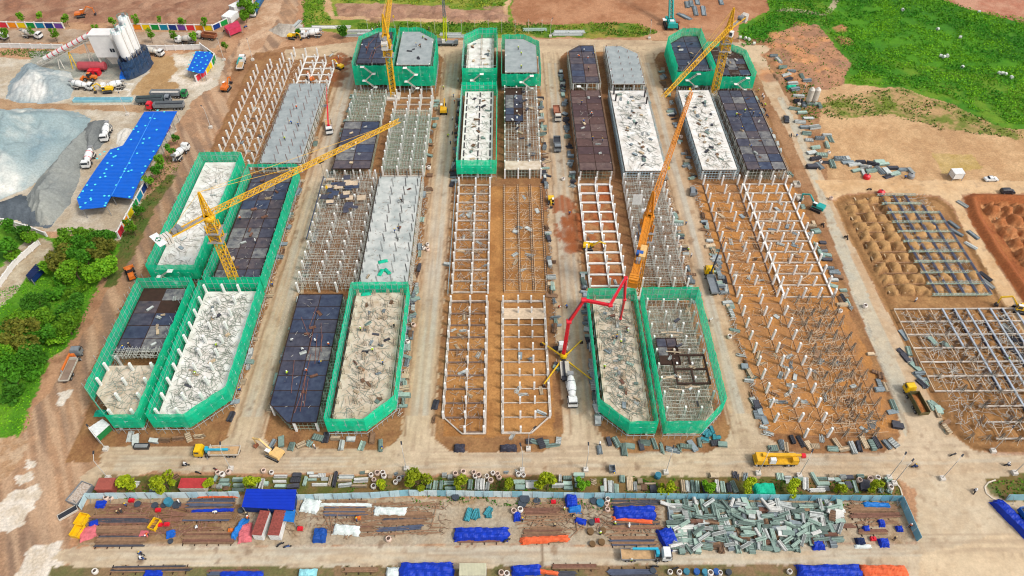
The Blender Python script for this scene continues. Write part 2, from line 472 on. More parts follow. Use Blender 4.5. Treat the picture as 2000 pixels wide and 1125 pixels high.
# ruts and tyre tracks across all earth roads, stains
for cx, cy, r, col in [(262, 1048, 4, 0), (1680, 925, 0, 0)]:
    pass
mixc(ROAD * np.clip((fbm(X, Y, 1.6, 121, 3) - .68) * 9, 0, 1), (150, 122, 94), .5)
mixc(ROAD * np.clip((fbm(X, Y, 16, 125, 3) - .5) * 3, 0, 1), (212, 188, 154), .4)
mixc(pip(XS, YS, GP([(1058, 1062), (1064, 1062), (1062, 1085), (1066, 1112), (1052, 1112), (1058, 1085)])), (120, 98, 76), .8)
for px, py, r in ((1095, 400, 5), (1115, 455, 5.5), (1120, 430, 4.5), (665, 120, 5), (650, 150, 4)):
    a, b = G(px, py)
    mixc(np.clip((1 - np.hypot(XS - a, (YS - b)) / r) * 4 + (fbm(X, Y, 1.5, 127) - .5) * 5, 0, 1) * (np.hypot(X - a, Y - b) < r * 1.4), (160, 88, 48), .9)
# tyre tracks
def track(xc, y0, y1, n, seed, horiz=False):
    U, V = (Y, X) if horiz else (X, Y)
    sel = (V > y0) & (V < y1) & (np.abs(U - xc) < 5) & ROAD
    u, v = U[sel], V[sel]; k = np.zeros(u.shape)
    for i in range(n):
        off = (_hash(np.array([i]), np.array([seed]), 1)[0] - .5) * 5
        c0 = xc + off + (vnoise(v, v * 0, 26, seed + i) - .5) * 1.8
        for d in (-.9, .9):
            k = np.maximum(k, np.clip(1 - np.abs(u - c0 - d) / .3, 0, 1) * (vnoise(v, v * 0 + i, 12, seed + 40 + i) > .35) * .5)
    C[sel] = C[sel] * (1 - k[:, None]) + np.array(alb((166, 142, 116))) * k[:, None]
for i, xc in enumerate((-63.2, -22.1, 17.5, 57.2)): track(xc, 88, 275, 4, 700 + i * 9)
track(85.4, -95, 150, 5, 750, True); track(62.8, -95, 150, 4, 760, True); track(280.5, -60, 95, 3, 770, True)
for k in range(70):                                    # spilt earth and damp patches on the streets
    xc = R.choice((-63.2, -22.1, 17.5, 57.2)) + R.uniform(-3, 3); yc = R.uniform(90, 270)
    if k > 44: xc, yc = R.uniform(-80, 120), R.choice((R.uniform(83, 88), R.uniform(60, 66)))
    r = R.uniform(.3, 1.1)
    i0, i1 = np.searchsorted(gx, (xc - 3 * r, xc + 3 * r)); j0, j1 = np.searchsorted(gy, (yc - 3 * r, yc + 3 * r)); sl = (slice(j0, j1), slice(i0, i1))
    kk = (np.clip((1 - np.hypot(X[sl] - xc, (Y[sl] - yc) * .7) / r - (fbm(X[sl], Y[sl], 1.0, 780 + k) - .5) * 1.6) * 3, 0, 1) * .6)[..., None]
    C[sl] = C[sl] * (1 - kk) + np.array(alb(R.choice([(126, 98, 74), (150, 116, 84), (140, 122, 100)]))) * kk
paint([(100, 1106), (900, 1108), (1500, 1102), (1760, 1110), (1780, 1200), (80, 1200)], (140, 112, 82), (112, 108, 66), warp='S', s=3, seed=129)
# ---------------- relief
Hh += (fbm(X, Y, 3.0, 131, 3) - .5) * 0.16 * (~ROAD)
def dirtpile(px, py, r, h, c=(160, 92, 52), seed=1, sq=1.0):
    a, b = G(px, py)
    i0, i1 = np.searchsorted(gx, (a - r * 1.6, a + r * 1.6)); j0, j1 = np.searchsorted(gy, (b - r * 1.6, b + r * 1.6))
    sl = (slice(j0, j1), slice(i0, i1)); x, y = X[sl], Y[sl]
    if x.size < 4: return
    d = np.hypot((x - a), (y - b) * sq) / r + (fbm(x, y, 1.6, seed) - .5) * .7
    m = np.clip(1 - d, 0, 1)
    Hh[sl] = np.maximum(Hh[sl], m * h * (0.8 + .5 * (fbm(x, y, .9, seed + 5, 2) - .5)))
    k = (np.clip(m * 3, 0, 1) * .8)[..., None]
    C[sl] = C[sl] * (1 - k) + np.array(alb(c)) * k
for k in range(26):
    dirtpile(1108 + R.uniform(-8, 20), R.choice([R.uniform(405, 440), R.uniform(455, 490)]), R.uniform(.8, 2.2), R.uniform(.4, 1.2), seed=200 + k)
for k in range(14):
    dirtpile(1148 + R.uniform(0, 45), R.uniform(405, 470), R.uniform(1, 2.2), R.uniform(.3, .8), seed=240 + k)
for k in range(12):
    dirtpile(658 + R.uniform(-10, 15), R.uniform(105, 170), R.uniform(1.2, 3), R.uniform(.4, 1.2), c=(140, 88, 56), seed=260 + k)
for k in range(60):                                    # churned waste ground top left and right
    dirtpile(R.uniform(0, 440), R.uniform(-10, 40), R.uniform(1.5, 5), R.uniform(.4, 1.5), c=R.choice([(150, 106, 82), (170, 132, 106), (140, 98, 76)]), seed=300 + k)
for k in range(40):
    dirtpile(R.uniform(1490, 1655), R.uniform(45, 165), R.uniform(1.5, 4.5), R.uniform(.4, 1.6), c=R.choice([(190, 132, 92), (166, 126, 98), (206, 146, 98)]), seed=380 + k)
for k in range(36):
    dirtpile(R.uniform(670, 990), R.uniform(14, 42), R.uniform(1.5, 5), R.uniform(.5, 1.6), c=R.choice([(172, 132, 108), (150, 112, 90)]), seed=430 + k)
# spoil mounds in regular rows between foundation trenches: right blocks
def mounds(x0, x1, y0, y1, sx, sy, h, c, c2, seed, chk=None):
    global Hh
    nx = round((x1 - x0) / sx); ny = round((y1 - y0) / sy)
    sx = (x1 - x0) / nx; sy = (y1 - y0) / ny
    ins = (X > x0) & (X < x1) & (Y > y0) & (Y < y1)
    if chk is not None: ins &= chk
    u = (X + w1 * .7 - x0) / sx; v = (Y + w2 * .7 - y0) / sy
    fu = np.abs(u - np.floor(u) - .5) * 2; fv = np.abs(v - np.floor(v) - .5) * 2
    amp = .6 + .6 * _hash(np.floor(u), np.floor(v), seed)
    ok = _hash(np.floor(u), np.floor(v), seed + 1) > .06
    m = np.clip(1.0 - (.2 * np.hypot(fu * .95, fv) + .8 * np.maximum(fu, fv)) * (.92 + .2 * _hash(np.floor(u), np.floor(v), seed + 2)) - (fbm(X, Y, 1.6, seed, 3) - .5) * 1.2, 0, 1) * ok
    Hh = np.where(ins, -0.7 + np.minimum(m * 2.6, 1) * h * amp + m * h * .5, Hh)
    mixc(ins * 1.0, c2); mixc(ins * np.clip(m * 3, 0, 1), c)
    mixc(ins * np.clip((fbm(X, Y, 2, seed + 3) - .55) * 6, 0, 1), c2, .5)
chk2 = pip(X, Y, GP([(1645, 400), (1700, 390), (1830, 392), (1850, 420), (1960, 600), (1740, 600), (1660, 440)]))
mounds(108, 137, 137, 181, 4.1, 4.45, 1.5, (184, 142, 92), (156, 116, 78), 500, chk2)
mounds(111, 140, 90, 131, 4.1, 4.45, .7, (168, 122, 74), (156, 114, 72), 510)
mounds(152, 200, 130, 180, 4.6, 4.9, 2.0, (170, 104, 60), (204, 148, 100), 520, pip(X, Y, GP([(1898, 400), (2200, 400), (2200, 800), (2020, 590), (1950, 480)])))
# trench lines between the islands and their verges
for k, (a, b) in enumerate(ISL):
    for e in (a + .3, b - .3):
        m = np.exp(-((XS - e) / .35) ** 2) * ((Y > 92) & (Y < 274))
        mixc(m, (128, 92, 60), .6)
# pavements in village lower left, rim of F islands
dI = pdist(X, Y, GP(I_G))
inG = pip(X, Y, GP(I_G)) & (dI < 4.5)
Hh = np.where(inG, Hh + 1.5 * np.clip(1 - np.abs(dI - 2.2) / 2.2, 0, 1), Hh)
mixc(inG * 1.0, (150, 84, 46), .7)
dI = pdist(X, Y, GP(I_F2)); inF = pip(X, Y, GP(I_F2)) & (dI < 3)
Hh = np.where(inF, Hh - .35 * np.clip(1 - np.abs(dI - 1.2) / 1.2, 0, 1), Hh)
mixc(inF * np.clip(1 - np.abs(dI - 1.2) / 1.0, 0, 1), (134, 96, 58), .8)
Hh = np.where(ROAD, 0.04, Hh)
# speckle so that no surface is even
sp = .9 + .22 * fbm(X, Y, 1.2, 141, 2) * 1.0
C = np.clip(C * sp[..., None], 0, .85)
C = C * (0.94 + .12 * fbm(X, Y, 22, 143, 3))[..., None]

def kerb(pts):
    P = GP(pts); m = MB()
    for i in range(len(P) - 1): m.bar((*P[i], .08), (*P[i + 1], .08), .2, M('kerb_stone', (224, 210, 188), .9), 4)
    o = m.build('kerb'); o['kind'] = 'structure'
def field_mat(name, rough=.93, wet=False, nscale=1.7, lo=.68, hi=1.36, fine=.1):
    m = bpy.data.materials.new(name); m.use_nodes = True
    n = m.node_tree; b = n.nodes['Principled BSDF']
    b.inputs['Roughness'].default_value = rough
    b.inputs['Specular IOR Level'].default_value = .2
    at = n.nodes.new('ShaderNodeAttribute'); at.attribute_name = 'Col'
    geo = n.nodes.new('ShaderNodeNewGeometry')
    tx = n.nodes.new('ShaderNodeTexNoise'); tx.inputs['Scale'].default_value = nscale; tx.inputs['Detail'].default_value = 8; tx.inputs['Roughness'].default_value = .72
    n.links.new(geo.outputs['Position'], tx.inputs['Vector'])
    mr = n.nodes.new('ShaderNodeMapRange'); mr.inputs['From Min'].default_value = .25; mr.inputs['From Max'].default_value = .75
    mr.inputs['To Min'].default_value = lo; mr.inputs['To Max'].default_value = hi
    n.links.new(tx.outputs['Fac'], mr.inputs['Value'])
    sc = n.nodes.new('ShaderNodeVectorMath'); sc.operation = 'SCALE'
    n.links.new(at.outputs['Color'], sc.inputs[0]); n.links.new(mr.outputs[0], sc.inputs['Scale'])
    t2 = n.nodes.new('ShaderNodeTexVoronoi'); t2.inputs['Scale'].default_value = 1.3
    n.links.new(geo.outputs['Position'], t2.inputs['Vector'])
    m2 = n.nodes.new('ShaderNodeMapRange'); m2.inputs['From Max'].default_value = .75; m2.inputs['To Min'].default_value = 1 + fine * .45; m2.inputs['To Max'].default_value = 1 - fine
    n.links.new(t2.outputs['Distance'], m2.inputs['Value'])
    s2 = n.nodes.new('ShaderNodeVectorMath'); s2.operation = 'SCALE'
    n.links.new(sc.outputs[0], s2.inputs[0]); n.links.new(m2.outputs[0], s2.inputs['Scale'])
    n.links.new(s2.outputs[0], b.inputs['Base Color'])
    bp = n.nodes.new('ShaderNodeBump'); bp.inputs['Strength'].default_value = .5; bp.inputs['Distance'].default_value = .25
    n.links.new(tx.outputs['Fac'], bp.inputs['Height']); n.links.new(bp.outputs[0], b.inputs['Normal'])
    return m
EARTH = field_mat('earth'); PAVE = field_mat('compacted_stone', .9, nscale=2.2, lo=.86, hi=1.12, fine=.07)
def grid_obj(name, X_, Y_, Z_, C_, fmask, mat, kind='structure', smooth=True):
    ny, nx = X_.shape
    idx = np.arange(ny * nx).reshape(ny, nx)
    q = np.stack([idx[:-1, :-1], idx[:-1, 1:], idx[1:, 1:], idx[1:, :-1]], -1)[fmask]
    used, inv = np.unique(q.ravel(), return_inverse=True)
    q = inv.reshape(-1, 4)
    me = bpy.data.meshes.new(name)
    co = np.stack([X_.ravel()[used], Y_.ravel()[used], Z_.ravel()[used]], -1).astype(np.float32)
    me.vertices.add(len(used)); me.vertices.foreach_set('co', co.ravel())
    me.loops.add(q.size); me.loops.foreach_set('vertex_index', q.ravel().astype(np.int32))
    me.polygons.add(len(q)); me.polygons.foreach_set('loop_start', np.arange(0, q.size, 4, dtype=np.int32))
    me.update(calc_edges=True)
    if smooth: me.polygons.foreach_set('use_smooth', np.ones(len(q), bool))
    ca = me.color_attributes.new('Col', 'FLOAT_COLOR', 'POINT')
    cc = np.concatenate([C_.reshape(-1, 3)[used], np.ones((len(used), 1))], 1).astype(np.float32)
    ca.data.foreach_set('color', cc.ravel())
    me.materials.append(mat)
    o = bpy.data.objects.new(name, me); COL.objects.link(o)
    if kind: o['kind'] = kind
    return o
fr = ROAD[:-1, :-1] & ROAD[1:, 1:] & ROAD[:-1, 1:] & ROAD[1:, :-1]
fm = (mroad & ~ROAD); fm = fm[:-1, :-1] & fm[1:, 1:] & ~fr
grid_obj('road', X, Y, Hh, C, fr, PAVE)
grid_obj('mud_road', X, Y, Hh, C, fm, EARTH)
grid_obj('ground', X, Y, Hh, C, ~fr & ~fm, EARTH)
# the country round about, four sheets meeting the fine field edge to edge
def country(x0, x1, y0, y1):
    a = np.linspace(x0, x1, 24); b = np.linspace(y0, y1, 24)
    A, B = np.meshgrid(a, b)
    n = fbm(A, B, 160, 151)[..., None]
    cc = np.array(alb((170, 130, 95))) * (1 - n) + np.array(alb((70, 112, 34))) * n
    grid_obj('terrain', A, B, A * 0 - .05, cc, np.ones((23, 23), bool), EARTH)
x0, x1, y0, y1 = gx[0], gx[-1], gy[0], gy[-1]
country(-3000, x0, -3000, 3000); country(x1, 3000, -3000, 3000); country(x0, x1, -3000, y0); country(x0, x1, y1, 3000)
kerb([(1722, 934), (1738, 937), (1750, 944), (1758, 954), (1762, 968)]); kerb([(1944, 938), (1930, 943), (1923, 952), (1926, 964), (1938, 974), (1958, 980)])
def gh(x, y):
    i = int(np.clip(np.searchsorted(gx, x) - 1, 0, len(gx) - 2)); j = int(np.clip(np.searchsorted(gy, y) - 1, 0, len(gy) - 2))
    return float(Hh[j, i])

# ================================================================== THE UNITS UNDER CONSTRUCTION
COLW = M('column_concrete', (246, 243, 236), .85, var=.15, scale=1.5)
BEAMW = M('beam_concrete', (208, 194, 178), .9, var=.35, scale=.9)
BEAMD = M('beam_form_dark', (126, 104, 92), .9, var=.35, scale=1.5)
SLABW = M('slab_pale', (248, 245, 238), .9, c2=(206, 197, 184), scale=.4)
SLABG = M('slab_grey', (172, 178, 176), .85, c2=(142, 150, 150), scale=.35)
SLABM = M('slab_mottled', (214, 214, 206), .88, c2=(160, 168, 164), scale=.28)
SLABT = M('slab_tan', (224, 212, 192), .9, c2=(188, 166, 138), scale=.5)
PAN = [M('form_panel_slate', (88, 88, 100), .5, c2=(50, 50, 66), scale=.6, objvar=.12), M('form_panel_blue', (74, 84, 104), .45, c2=(42, 48, 72), scale=.5, objvar=.12),
       M('form_panel_rust', (104, 92, 92), .55, c2=(58, 56, 68), scale=.6, objvar=.12), M('form_panel_worn', (150, 148, 142), .6, c2=(66, 66, 78), scale=.6, objvar=.12)]
PANB = [M('form_panel_brown', (98, 72, 66), .6, var=.3, scale=1.0), M('form_panel_umber', (84, 62, 62), .55, var=.3, scale=.8), M('form_panel_brown_worn', (120, 98, 90), .6, c2=(86, 64, 62), scale=.5)]
JOIST = M('timber_joist', (64, 44, 34), .85, var=.3)
NET = M('green_net', (0, 252, 186), .8, c2=(10, 206, 156), scale=.45, alpha=.9, transl=.45)
NET2 = M('green_net_bright', (0, 255, 190), .8, var=.2, scale=.45, alpha=.9, transl=.45)
TUBG = M('tube_greenish', (150, 170, 150), .6, var=.3, scale=.8)
TUBL = M('tube_pale', (196, 196, 184), .6, var=.3, scale=.8)
TUBB = M('tube_bluish', (172, 192, 196), .6, var=.25, scale=.8)
TUBR = M('tube_rusty', (150, 120, 96), .7, var=.35, scale=.8)
TUBD = M('tube_dark', (92, 84, 80), .7, var=.3, scale=.8)
REBAR = M('rebar_rust', (132, 84, 70), .8, var=.3, scale=.8)
REBARP = M('rebar_dusty', (176, 164, 146), .8, var=.3, scale=.8)
REBARD = M('rebar_dark', (70, 64, 66), .75, var=.3, scale=.8)
WOODL = M('plywood_pale', (214, 190, 160), .85, var=.25, scale=1.2, objvar=.15)

WOODD = M('timber_thin', (190, 150, 116), .85, var=.3)
NETTED = [(-100.4, -88.2, 94.6, 136.2), (-83.2, -69.2, 94.6, 135.2), (-100, -89, 143.8, 193.8), (-82.8, -69.4, 139, 187.4), (-41.6, -28.6, 93.2, 134.4), (-15.4, -4.9, 191.4, 236.5), (23, 33.4, 92, 131.6), (37.8, 50.6, 92, 131.9)]
def deckz(x, y, z):
    # the decks inside the nets stand about a metre higher than the open ones
    if z is None or not 3.8 < z < 4.8: return z
    for a, b_, c, d in NETTED:
        if a <= x <= b_ and c <= y <= d: return z + (1.1 if 4.05 < z < 4.4 else 1.0)
    return z
def outline(x0, x1, y0, y1, ch='', c=5.0):
    P = []
    P += [(x0, y0 + c), (x0 + c, y0)] if 'fl' in ch else [(x0, y0)]
    P += [(x1 - c, y0), (x1, y0 + c)] if 'fr' in ch else [(x1, y0)]
    P += [(x1, y1 - c), (x1 - c, y1)] if 'br' in ch else [(x1, y1)]
    P += [(x0 + c, y1), (x0, y1 - c)] if 'bl' in ch else [(x0, y1)]
    return P
def clip(sub, cp):
    out = list(sub)
    for i in range(len(cp)):
        a, b = cp[i], cp[(i + 1) % len(cp)]
        inp, out = out, []
        if not inp: break
        def side(p): return (b[0] - a[0]) * (p[1] - a[1]) - (b[1] - a[1]) * (p[0] - a[0])
        for j in range(len(inp)):
            p, q = inp[j], inp[(j + 1) % len(inp)]
            sp_, sq_ = side(p), side(q)
            if sp_ >= 0: out.append(p)
            if (sp_ >= 0) != (sq_ >= 0):
                t = sp_ / (sp_ - sq_)
                out.append((p[0] + t * (q[0] - p[0]), p[1] + t * (q[1] - p[1])))
    return out
def inside(x, y, P):
    return all((P[(i + 1) % len(P)][0] - P[i][0]) * (y - P[i][1]) - (P[(i + 1) % len(P)][1] - P[i][1]) * (x - P[i][0]) >= -1e-6 for i in range(len(P)))
def offset(P, d):
    n = len(P); L = []
    for i in range(n):
        a, b = P[i], P[(i + 1) % n]
        dx, dy = b[0] - a[0], b[1] - a[1]; l = math.hypot(dx, dy)
        L.append(((a[0] + dy / l * d, a[1] - dx / l * d), (dx, dy)))
    out = []
    for i in range(n):
        (p, u), (q, v) = L[i - 1], L[i]
        den = u[0] * v[1] - u[1] * v[0]
        t = ((q[0] - p[0]) * v[1] - (q[1] - p[1]) * v[0]) / den
        out.append((p[0] + u[0] * t, p[1] + u[1] * t))
    return out
def lines(x0, x1, n, inset=.35):
    fr = {2: (0, 1), 3: (0, .54, 1), 4: (0, .37, .69, 1), 5: (0, .25, .5, .75, 1)}[n]
    return [x0 + inset + f * (x1 - x0 - 2 * inset) for f in fr]
def bays(y0, y1, inset=.35, bay=4.5):
    n = max(1, round((y1 - y0) / bay))
    return [y0 + inset + i * (y1 - y0 - 2 * inset) / n for i in range(n + 1)]

class Block:
    def __init__(s, name, label, x0, x1, y0, y1, ch='', ncol=3, c=5.0, seed=1, cat='building'):
        s.x0, s.x1, s.y0, s.y1 = x0, x1, y0, y1
        s.cx, s.cy = (x0 + x1) / 2, (y0 + y1) / 2
        s.P = [(a - s.cx, b - s.cy) for a, b in outline(x0, x1, y0, y1, ch, c)]
        s.root = thing(name, label, cat, (s.cx, s.cy, 0), 0, 'housing units under construction')
        s.xs = [a - s.cx for a in lines(x0, x1, ncol)]
        s.ys = [a - s.cy for a in bays(y0, y1)]
        s.hx, s.hy = (x1 - x0) / 2, (y1 - y0) / 2
        s.R = random.Random(seed)
        s.sc = MB()
    def pts(s, skip=None, P=None):
        P = P or offset(s.P, .1)
        for j, y in enumerate(s.ys):
            for i, x in enumerate(s.xs):
                if inside(x, y, P) and not (skip and skip(x, y)):
                    yield x, y
    def columns(s, z0, h, mat=COLW, size=(.46, .62), skip=None, tilt=0.0, edge=False):
        for x, y in s.pts(skip):
            if edge and abs(x) < s.hx - 1 and abs(y) < s.hy - 1: continue
            hh = h * s.R.uniform(.93, 1.05)
            put(ubox(mat), 'column', (x, y, z0 + hh / 2), (size[0], size[1], hh), (s.R.uniform(-tilt, tilt), s.R.uniform(-tilt, tilt), 0), s.root)
        return s
    def beams(s, z, hgt=.4, wid=.35, lm=BEAMW, cm=BEAMW, cw=None, long=True, cross=True, skip=None, per=False):
        P = s.P
        if long:
            for x in s.xs:
                lo = [y for y in s.ys if inside(x, y, offset(P, .1))]
                if not lo: continue
                if skip and skip(x, 0): continue
                if long == 'edge' and x not in (s.xs[0], s.xs[-1]): continue
                a, b = min(lo), max(lo)
                put(ubox(lm), 'ground_beam', (x, (a + b) / 2, z + s.R.uniform(0, .05)), (wid, b - a + wid, hgt), (0, 0, 0), s.root)
        if cross:
            for y in s.ys:
                lo = [x for x in s.xs if inside(x, y, offset(P, .1))]
                if len(lo) < 2: continue
                a, b = min(lo), max(lo)
                put(ubox(cm), 'cross_beam', ((a + b) / 2, y, z - .03 - s.R.uniform(0, .05)), (b - a, cw or wid, hgt), (0, 0, 0), s.root)
        if per:
            m = MB()
            for i in range(len(P)):
                m.bar((*P[i], z), (*P[(i + 1) % len(P)], z), .22, lm)
            m.build('edge_beam', s.root)
        return s
    def slab(s, z, mat, P=None, t=.28, name='deck_slab'):
        P = P or s.P
        # poured unevenly: a finely divided top with a slightly ragged lip
        MB().prism(P, z - t, z, mat, BEAMW).build(name, s.root)
        m = MB()
        for i in range(len(P)):
            a, b = P[i], P[(i + 1) % len(P)]
            m.bar((a[0] * .995, a[1] * .998, z - t - .12), (b[0] * .995, b[1] * .998, z - t - .12), .16, JOIST)
        m.build('edge_form', s.root)
        return s
    def panels(s, z, nx, mats, P=None, ny=None, gap=.26, skip=0.0, dz=.1, stack=False):
        P = P or s.P
        x0, x1 = min(p[0] for p in P), max(p[0] for p in P); y0, y1 = min(p[1] for p in P), max(p[1] for p in P)
        ny = ny or max(1, round((y1 - y0) / 4.5))
        MB().prism(offset(P, .05), z - .3, z - .16, JOIST).build('joist_deck', s.root)
        inn = offset(P, -gap / 2)
        sx, sy = (x1 - x0) / nx, (y1 - y0) / ny
        for j in range(ny):
            for i in range(nx):
                if s.R.random() < skip: continue
                cx, cy = x0 + (i + .5) * sx, y0 + (j + .5) * sy
                r = [(cx - sx / 2 + gap / 2, cy - sy / 2 + gap / 2), (cx + sx / 2 - gap / 2, cy - sy / 2 + gap / 2), (cx + sx / 2 - gap / 2, cy + sy / 2 - gap / 2), (cx - sx / 2 + gap / 2, cy + sy / 2 - gap / 2)]
                q = clip(r, inn)
                if len(q) < 3: continue
                z1 = z - .08 + s.R.uniform(-.03, .04)
                MB().prism([(a - cx, b - cy) for a, b in q], z1 - .07, z1, s.R.choice(mats)).build('formwork_panel', s.root, (cx, cy, 0))
        # raised edge boards round the deck
        m = MB()
        for i in range(len(P)):
            a, b = P[i], P[(i + 1) % len(P)]
            m.bar((*a, z + .05), (*b, z + .05), .09, JOIST)
        m.build('edge_board', s.root)
        return s
    def forest(s, z0, z1, mat, P=None, sp=1.15, dens=1.0, r=.045, levels=3, mat2=None, jit=.12):
        P = P or offset(s.P, -.3)
        m = s.sc; RR = s.R
        x0, x1 = min(p[0] for p in P), max(p[0] for p in P); y0, y1 = min(p[1] for p in P), max(p[1] for p in P)
        mm = lambda: mat2 if (mat2 and RR.random() < .35) else mat
        x = x0 + .2
        while x < x1:
            y = y0 + .2
            while y < y1:
                if inside(x, y, P) and RR.random() < dens:
                    a = (x + RR.uniform(-jit, jit), y + RR.uniform(-jit, jit))
                    m.bar((*a, z0), (a[0] + RR.uniform(-.06, .06), a[1] + RR.uniform(-.06, .06), z1 + RR.uniform(-.3, .3)), r, mm(), 3, cap=False)
                y += sp
            x += sp
        for k in range(levels):
            z = z0 + (z1 - z0) * (k + 1) / levels - .1
            x = x0 + .2
            while x < x1:
                y = y0
                while y < y1:
                    l = RR.uniform(2.5, 6)
                    if inside(x, y, P) and inside(x, min(y + l, y1), P) and RR.random() < dens:
                        zz = z + RR.uniform(-.08, .08)
                        m.bar((x + RR.uniform(-.1, .1), y, zz), (x + RR.uniform(-.1, .1), min(y + l, y1), zz + RR.uniform(-.1, .1)), r, mm(), 3, cap=False)
                    y += l
                x += sp
            y = y0 + .2
            while y < y1:
                x = x0
                while x < x1:
                    l = RR.uniform(2, 5)
                    if inside(x, y, P) and inside(min(x + l, x1), y, P) and RR.random() < dens:
                        zz = z + .08 + RR.uniform(-.08, .08)
                        m.bar((x, y + RR.uniform(-.1, .1), zz), (min(x + l, x1), y + RR.uniform(-.1, .1), zz + RR.uniform(-.1, .1)), r, mm(), 3, cap=False)
                    x += l
                y += sp
        return s
    def ring(s, off, zt, mat, sp=1.6, lv=1.8, z0=0.0, r=.05, sides=None, ext=1.0, two=False):
        # tube scaffold round the outside
        for o in ((off,) if not two else (off, off - .8)):
            P = offset(s.P, o)
            n = len(P)
            for i in range(n):
                if sides is not None and i not in sides: continue
                a, b = P[i], P[(i + 1) % n]
                L = math.hypot(b[0] - a[0], b[1] - a[1]); k = max(1, round(L / sp))
                for j in range(k + 1):
                    t = j / k
                    x, y = a[0] + (b[0] - a[0]) * t, a[1] + (b[1] - a[1]) * t
                    s.sc.bar((x, y, z0), (x, y, zt + s.R.uniform(.1, ext)), r, mat, 3, cap=False)
                    if j < k and s.R.random() < .25:
                        x2, y2 = a[0] + (b[0] - a[0]) * (j + 1) / k, a[1] + (b[1] - a[1]) * (j + 1) / k
                        zz = z0 + s.R.uniform(0, max(.1, zt - z0 - 2))
                        s.sc.bar((x, y, zz), (x2, y2, zz + 2), r * .8, mat, 3, cap=False)
                z = z0 + lv
                while z < zt + .1:
                    s.sc.bar((*a, z), (*b, z), r, mat, 3, cap=False)
                    z += lv
        return s
    def net(s, off, zb, zt, mat=NET, sides=None, drop=None, flare=0.0):
        P = offset(s.P, off); Q = offset(s.P, off + flare)
        n = len(P)
        for i in range(n):
            if sides is not None and i not in sides: continue
            a, b = P[i], P[(i + 1) % n]; a2, b2 = Q[i], Q[(i + 1) % n]
            L = math.hypot(b[0] - a[0], b[1] - a[1])
            ku = max(2, int(L / .9)); kv = max(3, int((zt - zb) / .9))
            nx, ny = (b[1] - a[1]) / L, -(b[0] - a[0]) / L
            vs = []; fs = []
            ph = s.R.uniform(0, 6)
            for v in range(kv + 1):
                for u in range(ku + 1):
                    t = u / ku; q = v / kv
                    wv = .16 * math.sin(u * 1.9 + ph + v * .6) * (math.sin(PI * q) * .8 + .25) + s.R.uniform(-.05, .05)
                    if u in (0, ku): wv = 0
                    x = (a[0] + (b[0] - a[0]) * t) * q + (a2[0] + (b2[0] - a2[0]) * t) * (1 - q)
                    y = (a[1] + (b[1] - a[1]) * t) * q + (a2[1] + (b2[1] - a2[1]) * t) * (1 - q)
                    zz = zb + (zt - zb) * q
                    if v == kv: zz += .12 * math.sin(u * 1.3 + ph)
                    if v == 0: zz += s.R.uniform(-.15, .15)
                    vs.append((x + nx * wv, y + ny * wv, zz))
            for v in range(kv):
                for u in range(ku):
                    k = v * (ku + 1) + u
                    fs.append((k, k + 1, k + ku + 2, k + ku + 1))
            MB().add(vs, fs, mat).build('safety_net', s.root, smooth=True)
        return s
    def starters(s, z, h, me, skip=None, name='starter_bars'):
        for x, y in s.pts(skip, offset(s.P, -.1)):
            put(me, name, (x * .97, y * .985, z), (1, 1, h * s.R.uniform(.85, 1.1)), (s.R.uniform(-.05, .05), s.R.uniform(-.05, .05), s.R.uniform(-.1, .1)), s.root)
        return s
    def stair(s, x, y, h, n=4):
        # zigzag access stair on the front
        for k in range(n):
            z0, z1 = k * h / n, (k + 1) * h / n
            d = 1 if k % 2 == 0 else -1
            m = MB()
            m.bar((x - d * 1.5, y, z0 + .1), (x + d * 1.5, y, z1), .12, TUBL, 4)
            m.bar((x - d * 1.5, y - .7, z0 + .1), (x + d * 1.5, y - .7, z1), .12, TUBL, 4)
            m.build('stair_flight', s.root)
            put(ubox(COLW), 'stair_landing', (x + d * 1.9, y - .35, z1), (1.5, 1.3, .12), (0, 0, 0), s.root)
        return s
    def shore(s, P=None, zt=3.6, mat=TUBG):
        # props seen under the edge of a deck
        P = P or offset(s.P, -.4)
        for i in range(len(P)):
            a, b = P[i], P[(i + 1) % len(P)]
            L = math.hypot(b[0] - a[0], b[1] - a[1]); k = max(1, int(L / 1.0))
            for j in range(k + 1):
                x, y = a[0] + (b[0] - a[0]) * j / k, a[1] + (b[1] - a[1]) * j / k
                s.sc.bar((x, y, 0), (x, y, zt), .045, mat, 3, cap=False)
            for z in (.9, 2.1, 3.3):
                if z < zt: s.sc.bar((*a, z), (*b, z), .045, mat, 3, cap=False)
        return s
    def done(s):
        if s.sc.v:
            s.sc.build('scaffolding', s.root, kind='stuff')
        return s
_m = MB()
for dx in (-.16, 0, .16):
    for dy in (-.24, .24):
        _m.bar((dx * .7, dy * .7, 0), (dx * .6, dy * .6, 1), .024, REBAR, 3, cap=False)
ST_RUST = _m.mesh('starter_bars_rust')
_m = MB()
for dx in (-.16, 0, .16):
    for dy in (-.24, .24):
        _m.bar((dx * .8, dy * .8, 0), (dx * .7, dy * .7, 1), .028, REBARD, 3, cap=False)
ST_DARK = _m.mesh('starter_bars_dark')
_m = MB()                                             # rebar column cage with its timber props
for dx in (-.28, .28):
    for dy in (-.35, .35):
        _m.bar((dx, dy, 0), (dx, dy, 1), .05, REBARD, 3, cap=False)
for k in range(6):
    z = .1 + k * .16
    for a, b in (((-.3, -.37), (.3, -.37)), ((.3, -.37), (.3, .37)), ((.3, .37), (-.3, .37)), ((-.3, .37), (-.3, -.37))):
        _m.bar((*a, z), (*b, z), .02, WOODL, 3, cap=False)
CAGE = _m.mesh('column_cage_mesh')
_m = MB()                                             # free standing rebar cage with splayed struts
